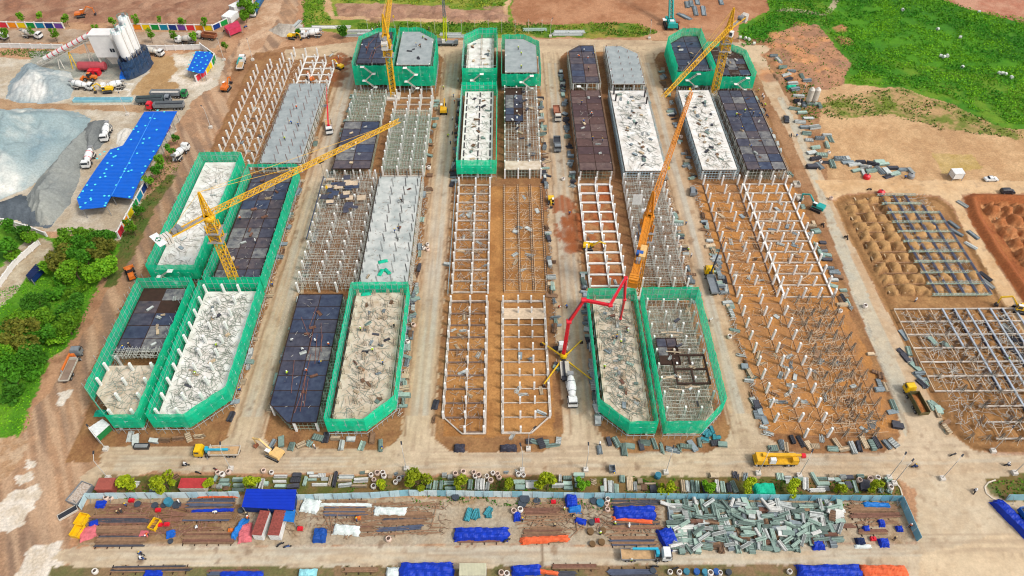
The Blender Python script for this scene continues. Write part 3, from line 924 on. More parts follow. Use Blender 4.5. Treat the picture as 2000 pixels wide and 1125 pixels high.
for k in range(8):
    t = k * PI / 4
    _m.bar((math.cos(t) * .28, math.sin(t) * .28, 0), (math.cos(t) * .22, math.sin(t) * .22, 3.9), .045, REBARD if k % 2 else REBARP, 3, cap=False)
for k in range(7):
    t = k * PI / 3.5 + .2
    _m.bar((math.cos(t) * 1.3, math.sin(t) * 1.3, 0), (math.cos(t) * .2, math.sin(t) * .2, 2.2 + .3 * (k % 3)), .045, WOODL if k % 2 else TUBL, 3, cap=False)
for k in range(9):
    _m.bar((-.3, -.2, .3 + k * .4), (.3, .2, .34 + k * .4), .03, REBARP, 3)
TRIPOD = _m.mesh('rebar_tripod_mesh')

NETT = dict(off=1.3)
# ---- pair one, left: front
b = Block('netted_unit', 'green netted shell at the front left corner, half bare concrete deck and half dark formwork', -100.4, -88.2, 94.6, 136.2, 'fl', 3, 7, seed=1)
Pc = [(p[0], p[1]) for p in b.P]
cut = 110 - b.cy; cut2 = 114 - b.cy
b.slab(5.2, SLABT, clip([(-20, -60), (20, -60), (20, cut), (-20, cut)], b.P))
b.panels(5.6, 2, PAN, clip([(-20, cut2), (20, cut2), (20, 60), (-20, 60)], b.P), skip=.04)
b.columns(0, 4.9, edge=True).columns(5.2, 3.0, skip=lambda x, y: y > cut)
b.forest(5.2, 6.8, TUBL, clip([(-20, -3.5), (20, -3.5), (20, cut2 + 1), (-20, cut2 + 1)], offset(b.P, -.5)), sp=1.0, dens=.8)
b.shore(zt=5.1).ring(1.2, 8.2, TUBB, sides=None, ext=2.6).net(1.3, 2.8, 8.6).done()
# front right of pair one
b = Block('netted_unit', 'green netted shell with white deck and white columns along its left edge, front left pair', -83.2, -69.2, 94.6, 135.2, 'fr', 4, 7, seed=2)
b.slab(5.3, SLABW).columns(0, 5.0, edge=True).columns(5.3, 3.1, skip=lambda x, y: x > 3.6 and y > -12)
b.shore(zt=5.1).ring(1.2, 8.2, TUBB, ext=1.8).net(1.3, 2.8, 8.6).done()
# second row
b = Block('netted_unit', 'long netted unit with bright white empty deck, second row of the leftmost pair', -100.0, -89.0, 143.8, 193.8, '', 3, seed=3)
b.slab(5.3, SLABW).columns(0, 5.0, edge=True).shore(zt=5.1).ring(1.2, 8.2, TUBB, ext=1.6).net(1.3, 2.8, 8.6).stair(-2, -b.hy - 1.8, 7, 3).done()
b = Block('netted_unit', 'netted unit with a dark three-wide formwork deck under the long crane jib', -82.8, -69.4, 139.0, 187.4, '', 4, seed=4)
b.panels(5.6, 3, PAN, offset(b.P, -.3)).columns(0, 5.0, edge=True).shore(zt=5.2, mat=TUBG).ring(1.2, 8.0, TUBB, ext=1.2).net(1.3, 2.8, 8.4, sides=[0, 1, 3]).net(1.3, 7.0, 8.4, sides=[2]).done()
# third row
b = Block('column_frame', 'rows of bare white columns on brown earth, back of the leftmost pair on its left side', -99.5, -86.6, 196.5, 273, 'bl', 4, 12, seed=5)
b.columns(0, 3.9, tilt=.01).beams(.15, hgt=.2, wid=.2, lm=BEAMW, cm=WOODD, cw=.14)
b.done()
b = Block('deck_unit', 'smooth blue-grey concrete deck bristling with rows of rusty starter bars', -82.6, -69, 195, 244.5, '', 4, seed=6)
b.slab(4.2, SLABG).columns(0, 3.9, edge=True).starters(4.2, 3.0, ST_RUST).shore(zt=4.0).ring(.5, 4.6, TUBL, ext=.6, sp=1.2, lv=1.3).done()
b = Block('column_frame', 'small frame of white columns and white beams round dug red earth, top left corner', -82.4, -69, 247.5, 272, 'br', 4, 6, seed=7)
b.columns(0, 4.0).beams(.4, lm=COLW, cm=COLW, wid=.45, per=False).done()
# ---- pair two
b = Block('formwork_unit', 'bare dark formwork deck with no net, front of the second pair from the left', -57.8, -45.6, 93.6, 135.0, 'fl', 3, 5.2, seed=8)
b.panels(4.2, 2, PAN[:2] + PAN[:2] + [PAN[3]]).columns(0, 3.8, edge=True).shore(zt=3.9).forest(0, 3.8, TUBG, [(b.hx - 1.5, -b.hy + .5), (b.hx + 1.6, -b.hy + .5), (b.hx + 1.6, b.hy), (b.hx - 1.5, b.hy)], sp=1.0, levels=3).done()
b = Block('netted_unit', 'brightest green net round a pale deck full of column cages, front of the second pair', -41.6, -28.6, 93.2, 134.4, 'fr', 4, 5.6, seed=9)
b.slab(5.3, SLABT).columns(0, 5.0, edge=True).shore(zt=5.1).starters(5.3, 2.2, CAGE, name='column_cage').ring(1.2, 7.8, TUBB, ext=.6).net(1.3, 2.8, 8.3, mat=NET2).done()
b = Block('scaffold_unit', 'dense thicket of grey props and columns with scraps of dark formwork, second pair', -60, -43.4, 139.4, 191.5, '', 4, seed=10)
b.forest(0, 3.6, TUBL, sp=1.1, mat2=TUBR).columns(0, 3.9).beams(.25, long=True, cross=False, lm=BEAMD)
for k in range(26):
    y = R.uniform(4, b.hy - 1); x = R.uniform(-b.hx + 1, b.hx - 2)
    put(ubox(R.choice(PAN[:2] + [WOODL, WOODL])), 'formwork_panel', (x, y, 3.75 + R.uniform(0, .2)), (R.uniform(1.6, 3), R.uniform(1.2, 2.6), .1), (0, 0, R.uniform(-.2, .2)), b.root)
put(ubox(PAN[1]), 'edge_board', (-b.hx - .4, 8, 3.2), (.25, 30, .9), (0, .5, 0), b.root)
b.done()
b = Block('deck_unit', 'mottled pale concrete deck with dark starter bars and scraps of green net, second pair', -41.8, -28.2, 138.4, 187.2, '', 4, seed=11)
b.slab(4.2, SLABM).columns(0, 3.9, edge=True).starters(4.2, 3.4, ST_DARK).shore(zt=4.0).ring(.7, 4.8, TUBL, ext=.8, sp=1.0, lv=1.2).done()
b = Block('scaffold_unit', 'unit half dark formwork and half greenish props, third row of the second pair', -57.8, -45.4, 191.5, 241, '', 3, seed=12)
cutp = 219 - b.cy
b.panels(4.2, 2, PAN, clip([(-20, -60), (20, -60), (20, cutp), (-20, cutp)], b.P), skip=.02).forest(0, 3.8, TUBG, clip([(-20, cutp), (20, cutp), (20, 60), (-20, 60)], b.P), sp=1.0, mat2=TUBL)
b.columns(0, 3.9, skip=lambda x, y: y < cutp and y > -b.hy + 1).shore(zt=3.9).done()
b = Block('scaffold_unit', 'greenish prop thicket pierced by white columns with a bare frame at its far end', -42, -27.8, 192.4, 240.5, '', 4, seed=13)
b.forest(0, 3.5, TUBG, clip([(-20, -60), (20, -60), (20, 12), (-20, 12)], b.P), sp=1.0, mat2=TUBL).columns(0, 4.2).beams(.3, per=True).done()
b = Block('netted_unit', 'tall netted block with dark formwork roof beside the far left tower crane', -56.6, -45.4, 246.2, 270.5, 'bl', 3, 6, seed=14)
b.panels(11.4, 2, PAN[:2], ny=6).columns(0, 11, edge=True).slab(4, SLABG, name='floor_slab').slab(7.6, SLABG, name='floor_slab').ring(1.2, 11.4, TUBB, ext=2.5).net(1.3, 3.2, 12.6, sides=[1, 2, 3, 4]).net(1.3, 3.2, 11.4, sides=[0]).stair(-1.0, -b.hy - 2, 11.4, 4).done()
b = Block('netted_unit', 'tall netted block with plain grey concrete roof right of the far left tower crane', -41.4, -28.6, 245.4, 270.8, 'br', 4, 6, seed=15)
b.slab(11.4, SLABG).columns(0, 11, edge=True).slab(4, SLABG, name='floor_slab').slab(7.6, SLABG, name='floor_slab').ring(1.2, 11.4, TUBB, ext=2.5).net(1.3, 3.2, 12.6, sides=[1, 2, 3, 4]).net(1.3, 3.2, 11.4, sides=[0]).stair(-1.0, -b.hy - 2, 11.4, 4).done()
# ---- pair three
b = Block('column_frame', 'ground frame of white columns and brown beams, front of the middle pair on its left', -16.3, -5.6, 92.6, 135.6, 'fl', 3, 5, seed=16)
b.columns(0, 3.0, size=(.5, .6)).beams(.3, hgt=.3, lm=BEAMW, cm=BEAMD, wid=.22, cw=.4, per=True).forest(0, .8, TUBR, sp=2.2, dens=.6, levels=1).done()
b = Block('column_frame', 'ground frame of short columns and thin pale beams, front of the middle pair on its right', -1.7, 10.4, 92.6, 135.6, 'fr', 4, 5, seed=17)
b.columns(0, 2.8, size=(.45, .55), skip=lambda x, y: x < -b.hx + 1 and False).beams(.3, hgt=.25, lm=BEAMW, cm=BEAMW, wid=.26, long='edge', cw=.2, per=True)
put(ubox(WOODL), 'board_floor', (0, 16.5, .55), (11.2, 4.0, .1), (0, 0, 0), b.root)
b.done()
b = Block('column_frame', 'ladder-like frame of pale columns and beams, second row of the middle pair', -16.2, -5.3, 138.6, 187.6, '', 3, seed=18)
b.columns(0, 3.4, size=(.5, .6)).beams(.45, lm=BEAMW, cm=BEAMW, wid=.46, cw=.36).ring(.8, 1.8, TUBB, sides=[3], sp=1.0, lv=.9, r=.06).forest(0, 1.0, TUBR, sp=2.0, dens=.5, levels=1).done()
b = Block('foundation_grid', 'flat brown plot marked with thin timber lines and rows of short dark posts', -1.4, 11.4, 138.6, 187, '', 4, seed=19, cat='foundation')
b.forest(0, .7, WOODL, sp=4.4, levels=1, r=.05)
for x in b.xs[:4]:
    k = -b.hy + 1
    while k < b.hy:
        for d in (-.3, .3):
            b.sc.bar((x + d, k, 0), (x + d, k, 1.5), .07, REBARD, 3)
        b.sc.bar((x - .3, k, 1.3), (x + .3, k, 1.3), .06, WOODL, 3)
        k += .95
b.beams(.15, hgt=.12, wid=.1, lm=WOODD, cm=WOODD, cw=.08).done()
b = Block('netted_unit', 'long low netted unit with white deck split by dark beam slots, middle pair', -15.4, -4.9, 191.4, 236.5, '', 3, seed=20)
b.slab(5.3, SLABW).columns(0, 5.0, edge=True).shore(zt=5.1)
for x in b.xs:
    for j in range(0, 10):
        put(ubox(REBARD), 'beam_slot', (x * .9, -b.hy + 2.2 + j * 4.5, 5.36), (.45, 3.2, .12), (0, 0, 0), b.root)
b.ring(1.2, 8.0, TUBB, ext=1.2).net(1.3, 2.8, 8.5, mat=NET2).done()
b = Block('scaffold_unit', 'pale prop grid with patches of dark deck and timber, right side of the middle pair', -1.1, 11.6, 191, 243, '', 4, seed=21)
b.forest(0, 3.5, TUBL, sp=1.1, mat2=TUBR).columns(0, 4.0).shore()
b.panels(3.9, 2, PAN[:2] + [PAN[3]], [(-b.hx + .5, 2), (.6, 2), (.6, 24), (-b.hx + .5, 24)], skip=.2)
MB().prism([(-b.hx + .3, -b.hy + .3), (b.hx - .3, -b.hy + .3), (b.hx - .3, -b.hy + 5), (-b.hx + .3, -b.hy + 5)], 3.5, 3.7, SLABT).build('deck_slab', b.root)
b.done()
b = Block('netted_unit', 'tall netted block with cluttered white deck at the far end of the middle pair', -15.6, -5.0, 246.6, 272.6, 'bl', 3, 5, seed=22)
b.slab(7.6, SLABW).columns(0, 7.3, edge=True).slab(3.9, SLABG, name='floor_slab').ring(1.2, 11, TUBB, ext=1.6).net(1.3, 2.8, 11.4, sides=[1, 2, 3, 4]).net(1.3, 2.8, 10.0, sides=[0]).starters(7.6, 1.8, CAGE, name='column_cage').stair(-1, -b.hy - 2, 8, 3).done()
b = Block('netted_unit', 'tall netted block with flat blue-grey roof, right far end of the middle pair', -.6, 11.7, 245.2, 270.6, 'br', 4, 5, seed=23)
b.slab(8.2, SLABG).columns(0, 7.9, edge=True).slab(4.0, SLABG, name='floor_slab').ring(1.2, 8.3, TUBB, ext=1.8).net(1.3, 3.0, 9.6, sides=[1, 2, 3]).net(1.3, 3.0, 8.2, sides=[0]).net(1.3, 3.0, 8.6, sides=[4]).stair(2.0, -b.hy - 2, 8, 3).done()
# ---- pair four
b = Block('netted_unit', 'netted unit whose deck the red pump boom reaches over, pale and littered with cages', 23, 33.4, 92, 131.6, 'fl', 3, 5.6, seed=24)
b.slab(5.3, SLABT).columns(0, 5.0, edge=True).shore(zt=5.1).starters(5.3, 2.2, CAGE, name='column_cage').ring(1.2, 7.6, TUBB, ext=.6).net(1.3, 2.8, 8.2).done()
b = Block('netted_unit', 'netted unit filled with props and half-laid dark beams instead of a deck, front of the fourth pair', 37.8, 50.6, 92, 131.9, 'fr', 4, 5.6, seed=25)
b.slab(.25, SLABT, name='ground_slab').columns(0, 5.2).forest(0, 4.7, TUBL, sp=1.05, mat2=TUBR)
b.panels(4.95, 2, PAN, [(-b.hx + .6, -2.5), (-.6, -2.5), (-.6, 6), (-b.hx + .6, 6)], ny=3, skip=.25)
for y in (-8.4, -4.0, .4):
    put(ubox(JOIST), 'beam_form', (1.6, y, 4.9), (8.4, .45, .4), (0, 0, 0), b.root)
for x in (-2.4, 1.7, 5.6):
    put(ubox(JOIST), 'beam_form', (x, -4, 4.85), (.45, 8.6, .4), (0, 0, 0), b.root)
for k in range(9):
    put(ubox(WOODL), 'timber_board', (R.uniform(-5, 1), R.choice([7.5, 1, -6, -10]) + R.uniform(-1, 1), 4.95 + .1 * (k % 3)), (R.uniform(2.6, 4), .3, .08), (0, 0, R.uniform(-.3, .3)), b.root)
b.ring(1.2, 7.6, TUBB, ext=.6).net(1.3, 2.8, 8.2).done()
b = Block('column_frame', 'ladder of white columns and beams with red earth between, second row of the fourth pair', 23.2, 34.2, 140.6, 187.6, '', 3, seed=26)
b.columns(0, 3.6, size=(.45, .6)).beams(.5, lm=COLW, cm=COLW, wid=.5).done()
b = Block('scaffold_unit', 'prop thicket pierced by pale columns under the orange tower crane jib', 38, 51.6, 140, 188.4, '', 4, seed=27)
b.forest(0, 3.4, TUBL, sp=.95, mat2=TUBR, r=.05).columns(0, 4.3).beams(.3, long=True, cross=False).done()
b = Block('formwork_unit', 'long brown formwork deck without net, third row of the fourth pair', 24, 35, 190, 239, '', 3, seed=28)
b.panels(4.2, 2, PANB).columns(0, 3.9, edge=True).shore(zt=3.9).ring(.6, 4.5, TUBR, ext=.5, sp=1.3, lv=1.2).done()
b = Block('deck_unit', 'long bright white concrete deck strewn with bundles, its left side open to blue-grey scaffold', 39, 52.2, 189.6, 238.4, '', 4, seed=29)
b.slab(4.2, SLABW).columns(0, 3.9, edge=True).shore(zt=4.0, mat=TUBB).ring(.6, 4.6, TUBB, ext=1, sp=1.0, lv=1.0, two=False, r=.06)
for x, y in ((-5.6, 22), (-5.4, 17.5), (5.6, 20), (5.7, 15.5)):
    put(ubox(REBARD), 'column_form', (x, y, 5.6), (.5, .5, 2.8), (0, 0, 0), b.root)
b.done()
b = Block('formwork_unit', 'small purplish formwork deck with a cut far corner beside the top road', 25, 35.2, 242, 270.4, 'bl', 3, 4.5, seed=30)
b.panels(5.4, 2, PAN + [PANB[2]], ny=6).columns(0, 5, edge=True).shore(zt=5.0).ring(.5, 5.6, TUBL, ext=.5).stair(-1, -b.hy - 1.4, 5, 2).done()
b = Block('deck_unit', 'small plain blue-grey concrete roof with a cut far corner near the top road', 40, 52.4, 241.6, 270.2, 'br', 4, 6, seed=31)
b.slab(5.2, SLABG).columns(0, 5, edge=True).starters(5.2, .9, ST_RUST).shore(zt=5.0).ring(.5, 5.4, TUBL, ext=.5).done()
# ---- pair five
b = Block('column_frame', 'field of leaning white columns and spiky rebar cages, front right island', 63.2, 91.4, 90.8, 134.6, 'fl,fr', 5, 4, seed=32)
b.xs = [-12.4, -6.4, -.8]
b.columns(0, 3.8, tilt=.03).beams(.1, hgt=.12, wid=.1, lm=WOODD, cm=WOODD, cw=.08)
b.xs = [3.6, 7.0, 10.4, 13.6]
for x, y in b.pts(None, offset(b.P, .8)):
    put(TRIPOD, 'rebar_cage', (x + R.uniform(-.3, .3), y + R.uniform(-.4, .4), 0), (1, 1, R.uniform(.8, 1.05)), (R.uniform(-.06, .06), R.uniform(-.06, .06), R.uniform(0, 6)), b.root)
b.beams(.1, hgt=.1, wid=.08, lm=WOODD, cm=WOODD, cw=.06).forest(0, .6, WOODL, [(1, -b.hy + 1), (14, -b.hy + 1), (14, b.hy), (1, b.hy)], sp=2.6, dens=.5, levels=1, jit=.8).done()
b = Block('column_frame', 'field of white columns on ochre earth with thin timber lines, left half of the fifth pair', 64.6, 76.6, 136.6, 187.6, '', 3, seed=33)
b.columns(0, 3.9).beams(.2, hgt=.25, wid=.26, lm=BEAMD, cm=WOODD, cw=.2, long='edge').forest(0, .7, WOODL, sp=3, dens=.4, levels=1, jit=.6).done()
b = Block('column_frame', 'field of white columns with a white beam frame at its near edge, right half of the fifth pair', 78, 92.4, 136, 187.4, '', 4, seed=34)
b.columns(0, 3.9).beams(.4, wid=.5, lm=COLW, cm=BEAMW, cw=.34, long='edge').forest(0, .7, WOODL, sp=3, dens=.4, levels=1, jit=.6).done()
b = Block('deck_unit', 'white cluttered concrete deck without net, left half of the fifth pair', 64.6, 76, 190, 238.4, '', 3, seed=35)
b.slab(4.2, SLABW).columns(0, 3.9, edge=True).shore(zt=4.0, mat=TUBB).ring(.6, 4.6, TUBB, ext=1, sp=1.0, lv=1.0, r=.06).done()
b = Block('formwork_unit', 'long dark formwork deck three panels wide at the right edge of the site', 79.4, 92.4, 189.8, 238.4, '', 4, seed=36)
b.panels(4.2, 3, PAN).columns(0, 3.9, edge=True).shore(zt=3.9).ring(.6, 4.6, TUBL, ext=.4, sp=1.2, lv=1.2).done()
b = Block('netted_unit', 'tall netted block with sunken dark formwork deck below the crane jib, far right', 65.8, 77.6, 246, 273.2, 'bl', 3, 6, seed=37)
b.panels(7.8, 2, PAN[:2], ny=6).columns(0, 7.3, edge=True).slab(4, SLABG, name='floor_slab').ring(1.2, 10, TUBB, ext=1.4).net(1.3, 2.6, 10.6, sides=[1, 2, 3, 4], flare=.5).net(1.3, 2.6, 8.4, sides=[0], flare=.3).stair(-1, -b.hy - 2, 8, 3).done()
b = Block('netted_unit', 'netted block with half-built dark deck and timber stacks behind the far right crane', 81, 92.6, 243.6, 264.6, 'br', 4, 6, seed=38)
b.panels(7.4, 3, PAN, ny=5, skip=.3).columns(0, 7.0, edge=True).slab(4, SLABG, name='floor_slab').forest(4, 7.2, TUBL, sp=1.3).ring(1.2, 8, TUBB, ext=1.2).net(1.3, 2.6, 9.4, sides=[1, 2, 3]).net(1.3, 2.6, 7.6, sides=[0]).stair(2, -b.hy - 2, 7.6, 3).done()
# ---- foundations at right
b = Block('foundation_grid', 'white ground beams and dark steel posts in a grid, lower right island', 107.4, 141, 90, 131.4, 'fl', 2, 4, seed=39, cat='foundation')
BLU = M('beam_blue_grey', (176, 186, 196), .7, var=.2)
nx = 10
xs = [-b.hx + i * (2 * b.hx) / nx for i in range(nx + 1)]
ys = [-b.hy + i * (2 * b.hy) / 9 for i in range(10)]
for i, x in enumerate(xs):
    for j in range(9):
        thick = (i >= 4 and j > 5) or (i >= 5 and j > 2) or i >= 6
        if not inside(x, ys[j], offset(b.P, .2)) or (not thick and j < 3 and R.random() < .5) : continue
        put(ubox(BLU if thick else WOODL), 'ground_beam', (x, (ys[j] + ys[j + 1]) / 2, .55), (.46 if thick else .2, ys[j + 1] - ys[j], .45 if thick else .22), (0, 0, 0), b.root)
        if thick and R.random() < .4:
            put(ubox(PAN[0]), 'beam_form', (x - .42, (ys[j] + ys[j + 1]) / 2, .45), (.12, ys[j + 1] - ys[j] - .4, .6), (0, 0, 0), b.root)
for j, y in enumerate(ys):
    a = -b.hx if j > 2 else -b.hx + 9
    put(ubox(BEAMW), 'cross_beam', ((a + b.hx) / 2, y, .52), (b.hx - a, .34, .36), (0, 0, 0), b.root)
for j in range(1, 9):
    for i in range(2, 6):
        if R.random() < .62:
            put(ST_DARK, 'steel_post', (xs[i] + .4, ys[j], 0), (1.8, 1.4, 3.4), (0, R.uniform(-.03, .03), 0), b.root)
for j in range(0, 6):
    for i in range(1, 6):
        if R.random() < .55:
            put(TRIPOD, 'rebar_cage', (xs[i] + R.uniform(-.5, .5), ys[j] + R.uniform(-.5, .5), 0), (1, 1, R.uniform(.5, .8)), (0, 0, R.uniform(0, 6)), b.root)
b.forest(0, .6, WOODL, sp=2.6, dens=.4, levels=1, jit=.8).done()
b = Block('foundation_grid', 'steel lattice of dark beams laid over earth mounds, upper right island', 121.5, 136.6, 136.2, 180.2, 'br', 2, 5, seed=40, cat='foundation')
STB = M('steel_blue_dark', (104, 110, 134), .6, var=.3)
for i in range(5):
    x = -b.hx + i * 2 * b.hx / 4
    y1 = b.hy if i < 3 else b.hy - 5 - (i - 3) * 3
    for d in (-.22, .22):
        put(ubox(STB), 'long_beam', (x + d, (y1 - b.hy) / 2, 1.1), (.16, y1 + b.hy, .35), (0, 0, 0), b.root)
for j in range(11):
    y = -b.hy + j * 2 * b.hy / 10
    m = MB()
    for d, z in ((-.3, 1.35), (.3, 1.35), (0, .8)):
        m.bar((-b.hx - 1.6, y + d, z), (b.hx - (0 if j < 9 else 4), y + d, z), .09, TUBG, 3)
    for k in range(14):
        xk = -b.hx - 1.4 + k * 1.15
        m.bar((xk, y - .3, 1.35), (xk + .5, y + .3, 1.35), .06, TUBL, 3); m.bar((xk, y + .3, 0), (xk, y, 1.3), .06, TUBG, 3)
    m.build('lattice_beam', b.root)
b.forest(0, 1.0, TUBL, sp=2.2, dens=.5, levels=1, jit=.7).done()
# pale footing strips and blinding slabs between the earth mounds
FT = M('footing_pale', (206, 178, 140), .9, var=.2)
b = Block('footing_rows', 'rows of pale footing strips between earth mounds, left half of the upper right island', 108.5, 121, 137.5, 180, '', 2, seed=41, cat='foundation')
for j in range(10):
    for i in range(4):
        x = -b.hx + .4 + i * 4.1 + R.uniform(-.2, .2); y = -b.hy + 1.6 + j * 4.45 + R.uniform(-.3, .3)
        if b.cy + y > 177 and i == 0: continue
        put(ubox(FT), 'footing_strip', (x, y, .12), (.35, R.uniform(1.8, 2.8), .3), (0, 0, R.uniform(-.06, .06)), b.root)
    if j: put(ubox(WOODD), 'timber_edge', (0, -b.hy + j * 4.45 - .6, .05), (2 * b.hx - R.uniform(0, 4), .14, .2), (0, 0, R.uniform(-.01, .01)), b.root)
b = Block('footing_rows', 'pale footing strips between the reddish mounds at the right picture edge', 154, 176, 133, 176, '', 2, seed=42, cat='foundation')
for j in range(9):
    for i in range(5):
        x = -b.hx + .4 + i * 4.6; y = -b.hy + 1.6 + j * 4.9
        if b.cx + x < 152 + (176 - b.cy - y) * .0: continue
        put(ubox(FT), 'footing_strip', (x, y, .1), (.35, R.uniform(1.8, 2.8), .3), (0, 0, R.uniform(-.06, .06)), b.root)

# ================================================================== MACHINES AND VEHICLES
def paintm(name, c, rough=.35, var=.18):
    return M('paint_' + name, c, rough, 0, var=var, scale=1.6, spec=.5)
P_WHITE = paintm('white', (238, 238, 234)); P_YEL = paintm('yellow', (246, 196, 20)); P_CY = paintm('crane_yellow', (236, 178, 24), .45, .22); P_OR = paintm('orange', (226, 118, 40)); P_CO = paintm('crane_orange', (222, 138, 26), .5, .25)
P_RED = paintm('red', (226, 26, 46)); P_BLUE = paintm('blue', (34, 96, 176)); P_TEAL = paintm('teal', (24, 164, 156)); P_CYAN = paintm('cyan', (40, 176, 206)); P_GREEN = paintm('green', (30, 130, 70))
P_BEI = paintm('beige', (232, 190, 122)); P_DK = paintm('dark', (48, 50, 56)); P_LIME = paintm('lime', (214, 226, 20)); P_GREY = paintm('grey', (130, 136, 140)); P_DUST = paintm('dusty_white', (214, 206, 192)); P_BRN = paintm('rust_brown', (150, 92, 66))
GLASS = M('dark_glass', (40, 48, 58), .12, var=.1, spec=.6); TYRE = M('tyre', (44, 42, 42), .9, var=.2); STEEL = M('dull_steel', (150, 150, 150), .5, var=.25); SOIL = M('soil_load', (176, 112, 60), .95, var=.35, scale=1.5, bump=.6)
PLANK = M('bed_planks', (206, 168, 122), .85, var=.3, scale=1.2); RUSTBED = M('rusty_bed', (170, 110, 84), .8, var=.35, scale=1.2); CW = M('counterweight_concrete', (216, 208, 196), .9, var=.15)
def wheel_mesh(r=.52, w_=.34):
    m = MB()
    m.revolve([(r * .7, -w_ / 2), (r, -w_ / 2 + .05), (r, w_ / 2 - .05), (r * .7, w_ / 2)], TYRE, axis=(0, 1, 0), n=14)
    m.revolve([(r * .5, -w_ / 2 - .02), (r * .5, w_ / 2 + .02)], STEEL, axis=(0, 1, 0), n=10)
    return m.mesh('wheel_mesh')
WH = wheel_mesh(); WHS = wheel_mesh(.33, .22)
def wheels(t, xs, y, r=.52, me=None):
    for x in xs:
        for s in (-1, 1):
            put(me or WH, 'wheel', (x, s * y, r), parent=t)
def loc2(rear, front, z=0):
    a = G(*rear); b = G(*front)
    c = ((a[0] + b[0]) / 2, (a[1] + b[1]) / 2)
    return c, math.atan2(b[1] - a[1], b[0] - a[0]), math.hypot(b[0] - a[0], b[1] - a[1])
def truck_cab(t, x, m, roof=None, w_=2.4, h=2.0, l=1.9, z=.85):
    c = MB().box((x, 0, z + h * .28), (l, w_, h * .56), m).box((x - .05, 0, z + h * .78), (l - .15, w_ - .1, h * .46), m, top=(.84, .9))
    c.box((x - .1, 0, z + h + .02), (l * .7, w_ * .8, .08), roof or m)
    o = c.build('cab', t)
    MB().box((x + l / 2 - .06, 0, z + h * .74), (.1, w_ - .3, h * .36), GLASS, tilt=(0, 0)).build('windscreen', o)
    for s in (-1, 1):
        MB().box((x + .1, s * (w_ / 2 - .03), z + h * .72), (l * .5, .06, h * .3), GLASS).build('side_window', o)
        MB().box((x + l / 2 - .1, s * (w_ / 2 + .18), z + h * .7), (.12, .2, .45), P_DK).build('mirror', t)
        MB().box((x + l / 2 + .01, s * (w_ / 2 - .35), z + .12), (.05, .4, .2), P_WHITE).build('headlight', t)
    MB().box((x + l / 2 + .02, 0, z - .12), (.16, w_ - .1, .34), P_DK).build('bumper', t)
def chassis(t, x0, x1, w_=.9):
    MB().box(((x0 + x1) / 2, 0, .82), (x1 - x0, w_, .26), P_DK).build('chassis', t)
def mixer(name, label, rear, front, cabm=P_WHITE, drum=P_WHITE, band=None, group='concrete mixer trucks'):
    c, a, L = loc2(rear, front)
    t = thing(name, label, 'mixer truck', (*c, .04), a, group)
    truck_cab(t, 3.5, cabm); chassis(t, -4.2, 3.4)
    wheels(t, (3.2, 1.4, -1.7, -3.0), 1.02)
    prof = [(.45, -3.3), (.75, -3.0), (1.05, -1.6), (1.22, -.4), (1.2, .4), (.85, 2.0), (.5, 2.5)]
    m = MB().revolve([(r, h) for r, h in prof], drum, (-.4, 0, 2.25), (1, 0, -.16), 16)
    d = m.build('drum', t, smooth=False)
    st = MB()
    for k in range(3):
        st.revolve([(1.13 + .07 * (k == 1), -.05 + k * .0), (1.13 + .07 * (k == 1), .1)], band or P_GREY, (-.4 + (-1.5 + k * 1.3), 0, 2.25 + .16 * (1.5 - k * 1.3)), (1, 0, -.16), 16)
    st.build('drum_band', d)
    m = MB().box((-4.1, 0, 3.2), (.9, 1.2, .5), STEEL, top=(1.3, 1.3)).bar((-4.0, -.6, .9), (-4.2, -.6, 3.1), .09, P_DUST).bar((-4.0, .6, .9), (-4.2, .6, 3.1), .09, P_DUST)
    m.build('hopper', t)
    MB().box((-4.7, 0, 1.9), (.9, .5, .12), STEEL, tilt=(.7, 0)).build('chute', t)
    MB().box((2.1, 0, 1.5), (.6, 2.0, .9), cabm).build('water_tank', t)
    for s in (-1, 1): MB().box((-2.4, s * 1.05, 1.22), (2.8, .4, .06), P_DUST).build('mudguard', t)
    return t
def dump(name, label, rear, front, cabm, bedm, load=SOIL, group='dump trucks', bl=5.4):
    c, a, L = loc2(rear, front)
    t = thing(name, label, 'dump truck', (*c, .04), a, group)
    truck_cab(t, 3.4, cabm); chassis(t, -4.0, 3.4); wheels(t, (3.1, 1.5, -1.7, -3.0), 1.02)
    x0, x1 = -4.2, bl - 4.2
    xc, l = (x0 + x1) / 2, x1 - x0 + .6
    b = MB().box((xc, 0, 1.25), (l, 2.3, .12), bedm)
    for s in (-1, 1):
        b.box((xc, s * 1.2, 1.95), (l, .1, 1.4), bedm)
        for k in range(6): b.box((xc - l / 2 + .3 + k * (l - .6) / 5, s * 1.27, 1.95), (.12, .08, 1.4), bedm)
    b.box((xc + l / 2, 0, 2.05), (.1, 2.4, 1.6), bedm).box((xc - l / 2, 0, 1.85), (.1, 2.4, 1.2), bedm)
    b.build('dump_body', t)
    if load:
        rr = random.Random(3); vs = []; fs = []
        for j in range(7):
            for i in range(11):
                u, v = i / 10, j / 6
                vs.append((xc - l / 2 + .1 + u * (l - .2), -1.12 + v * 2.24, 1.5 + .5 * math.sin(PI * u) * math.sin(PI * v) + rr.uniform(-.08, .08)))
        for j in range(6):
            for i in range(10):
                k = j * 11 + i; fs.append((k, k + 1, k + 12, k + 11))
        MB().add(vs, fs, load).build('load', t)
    return t
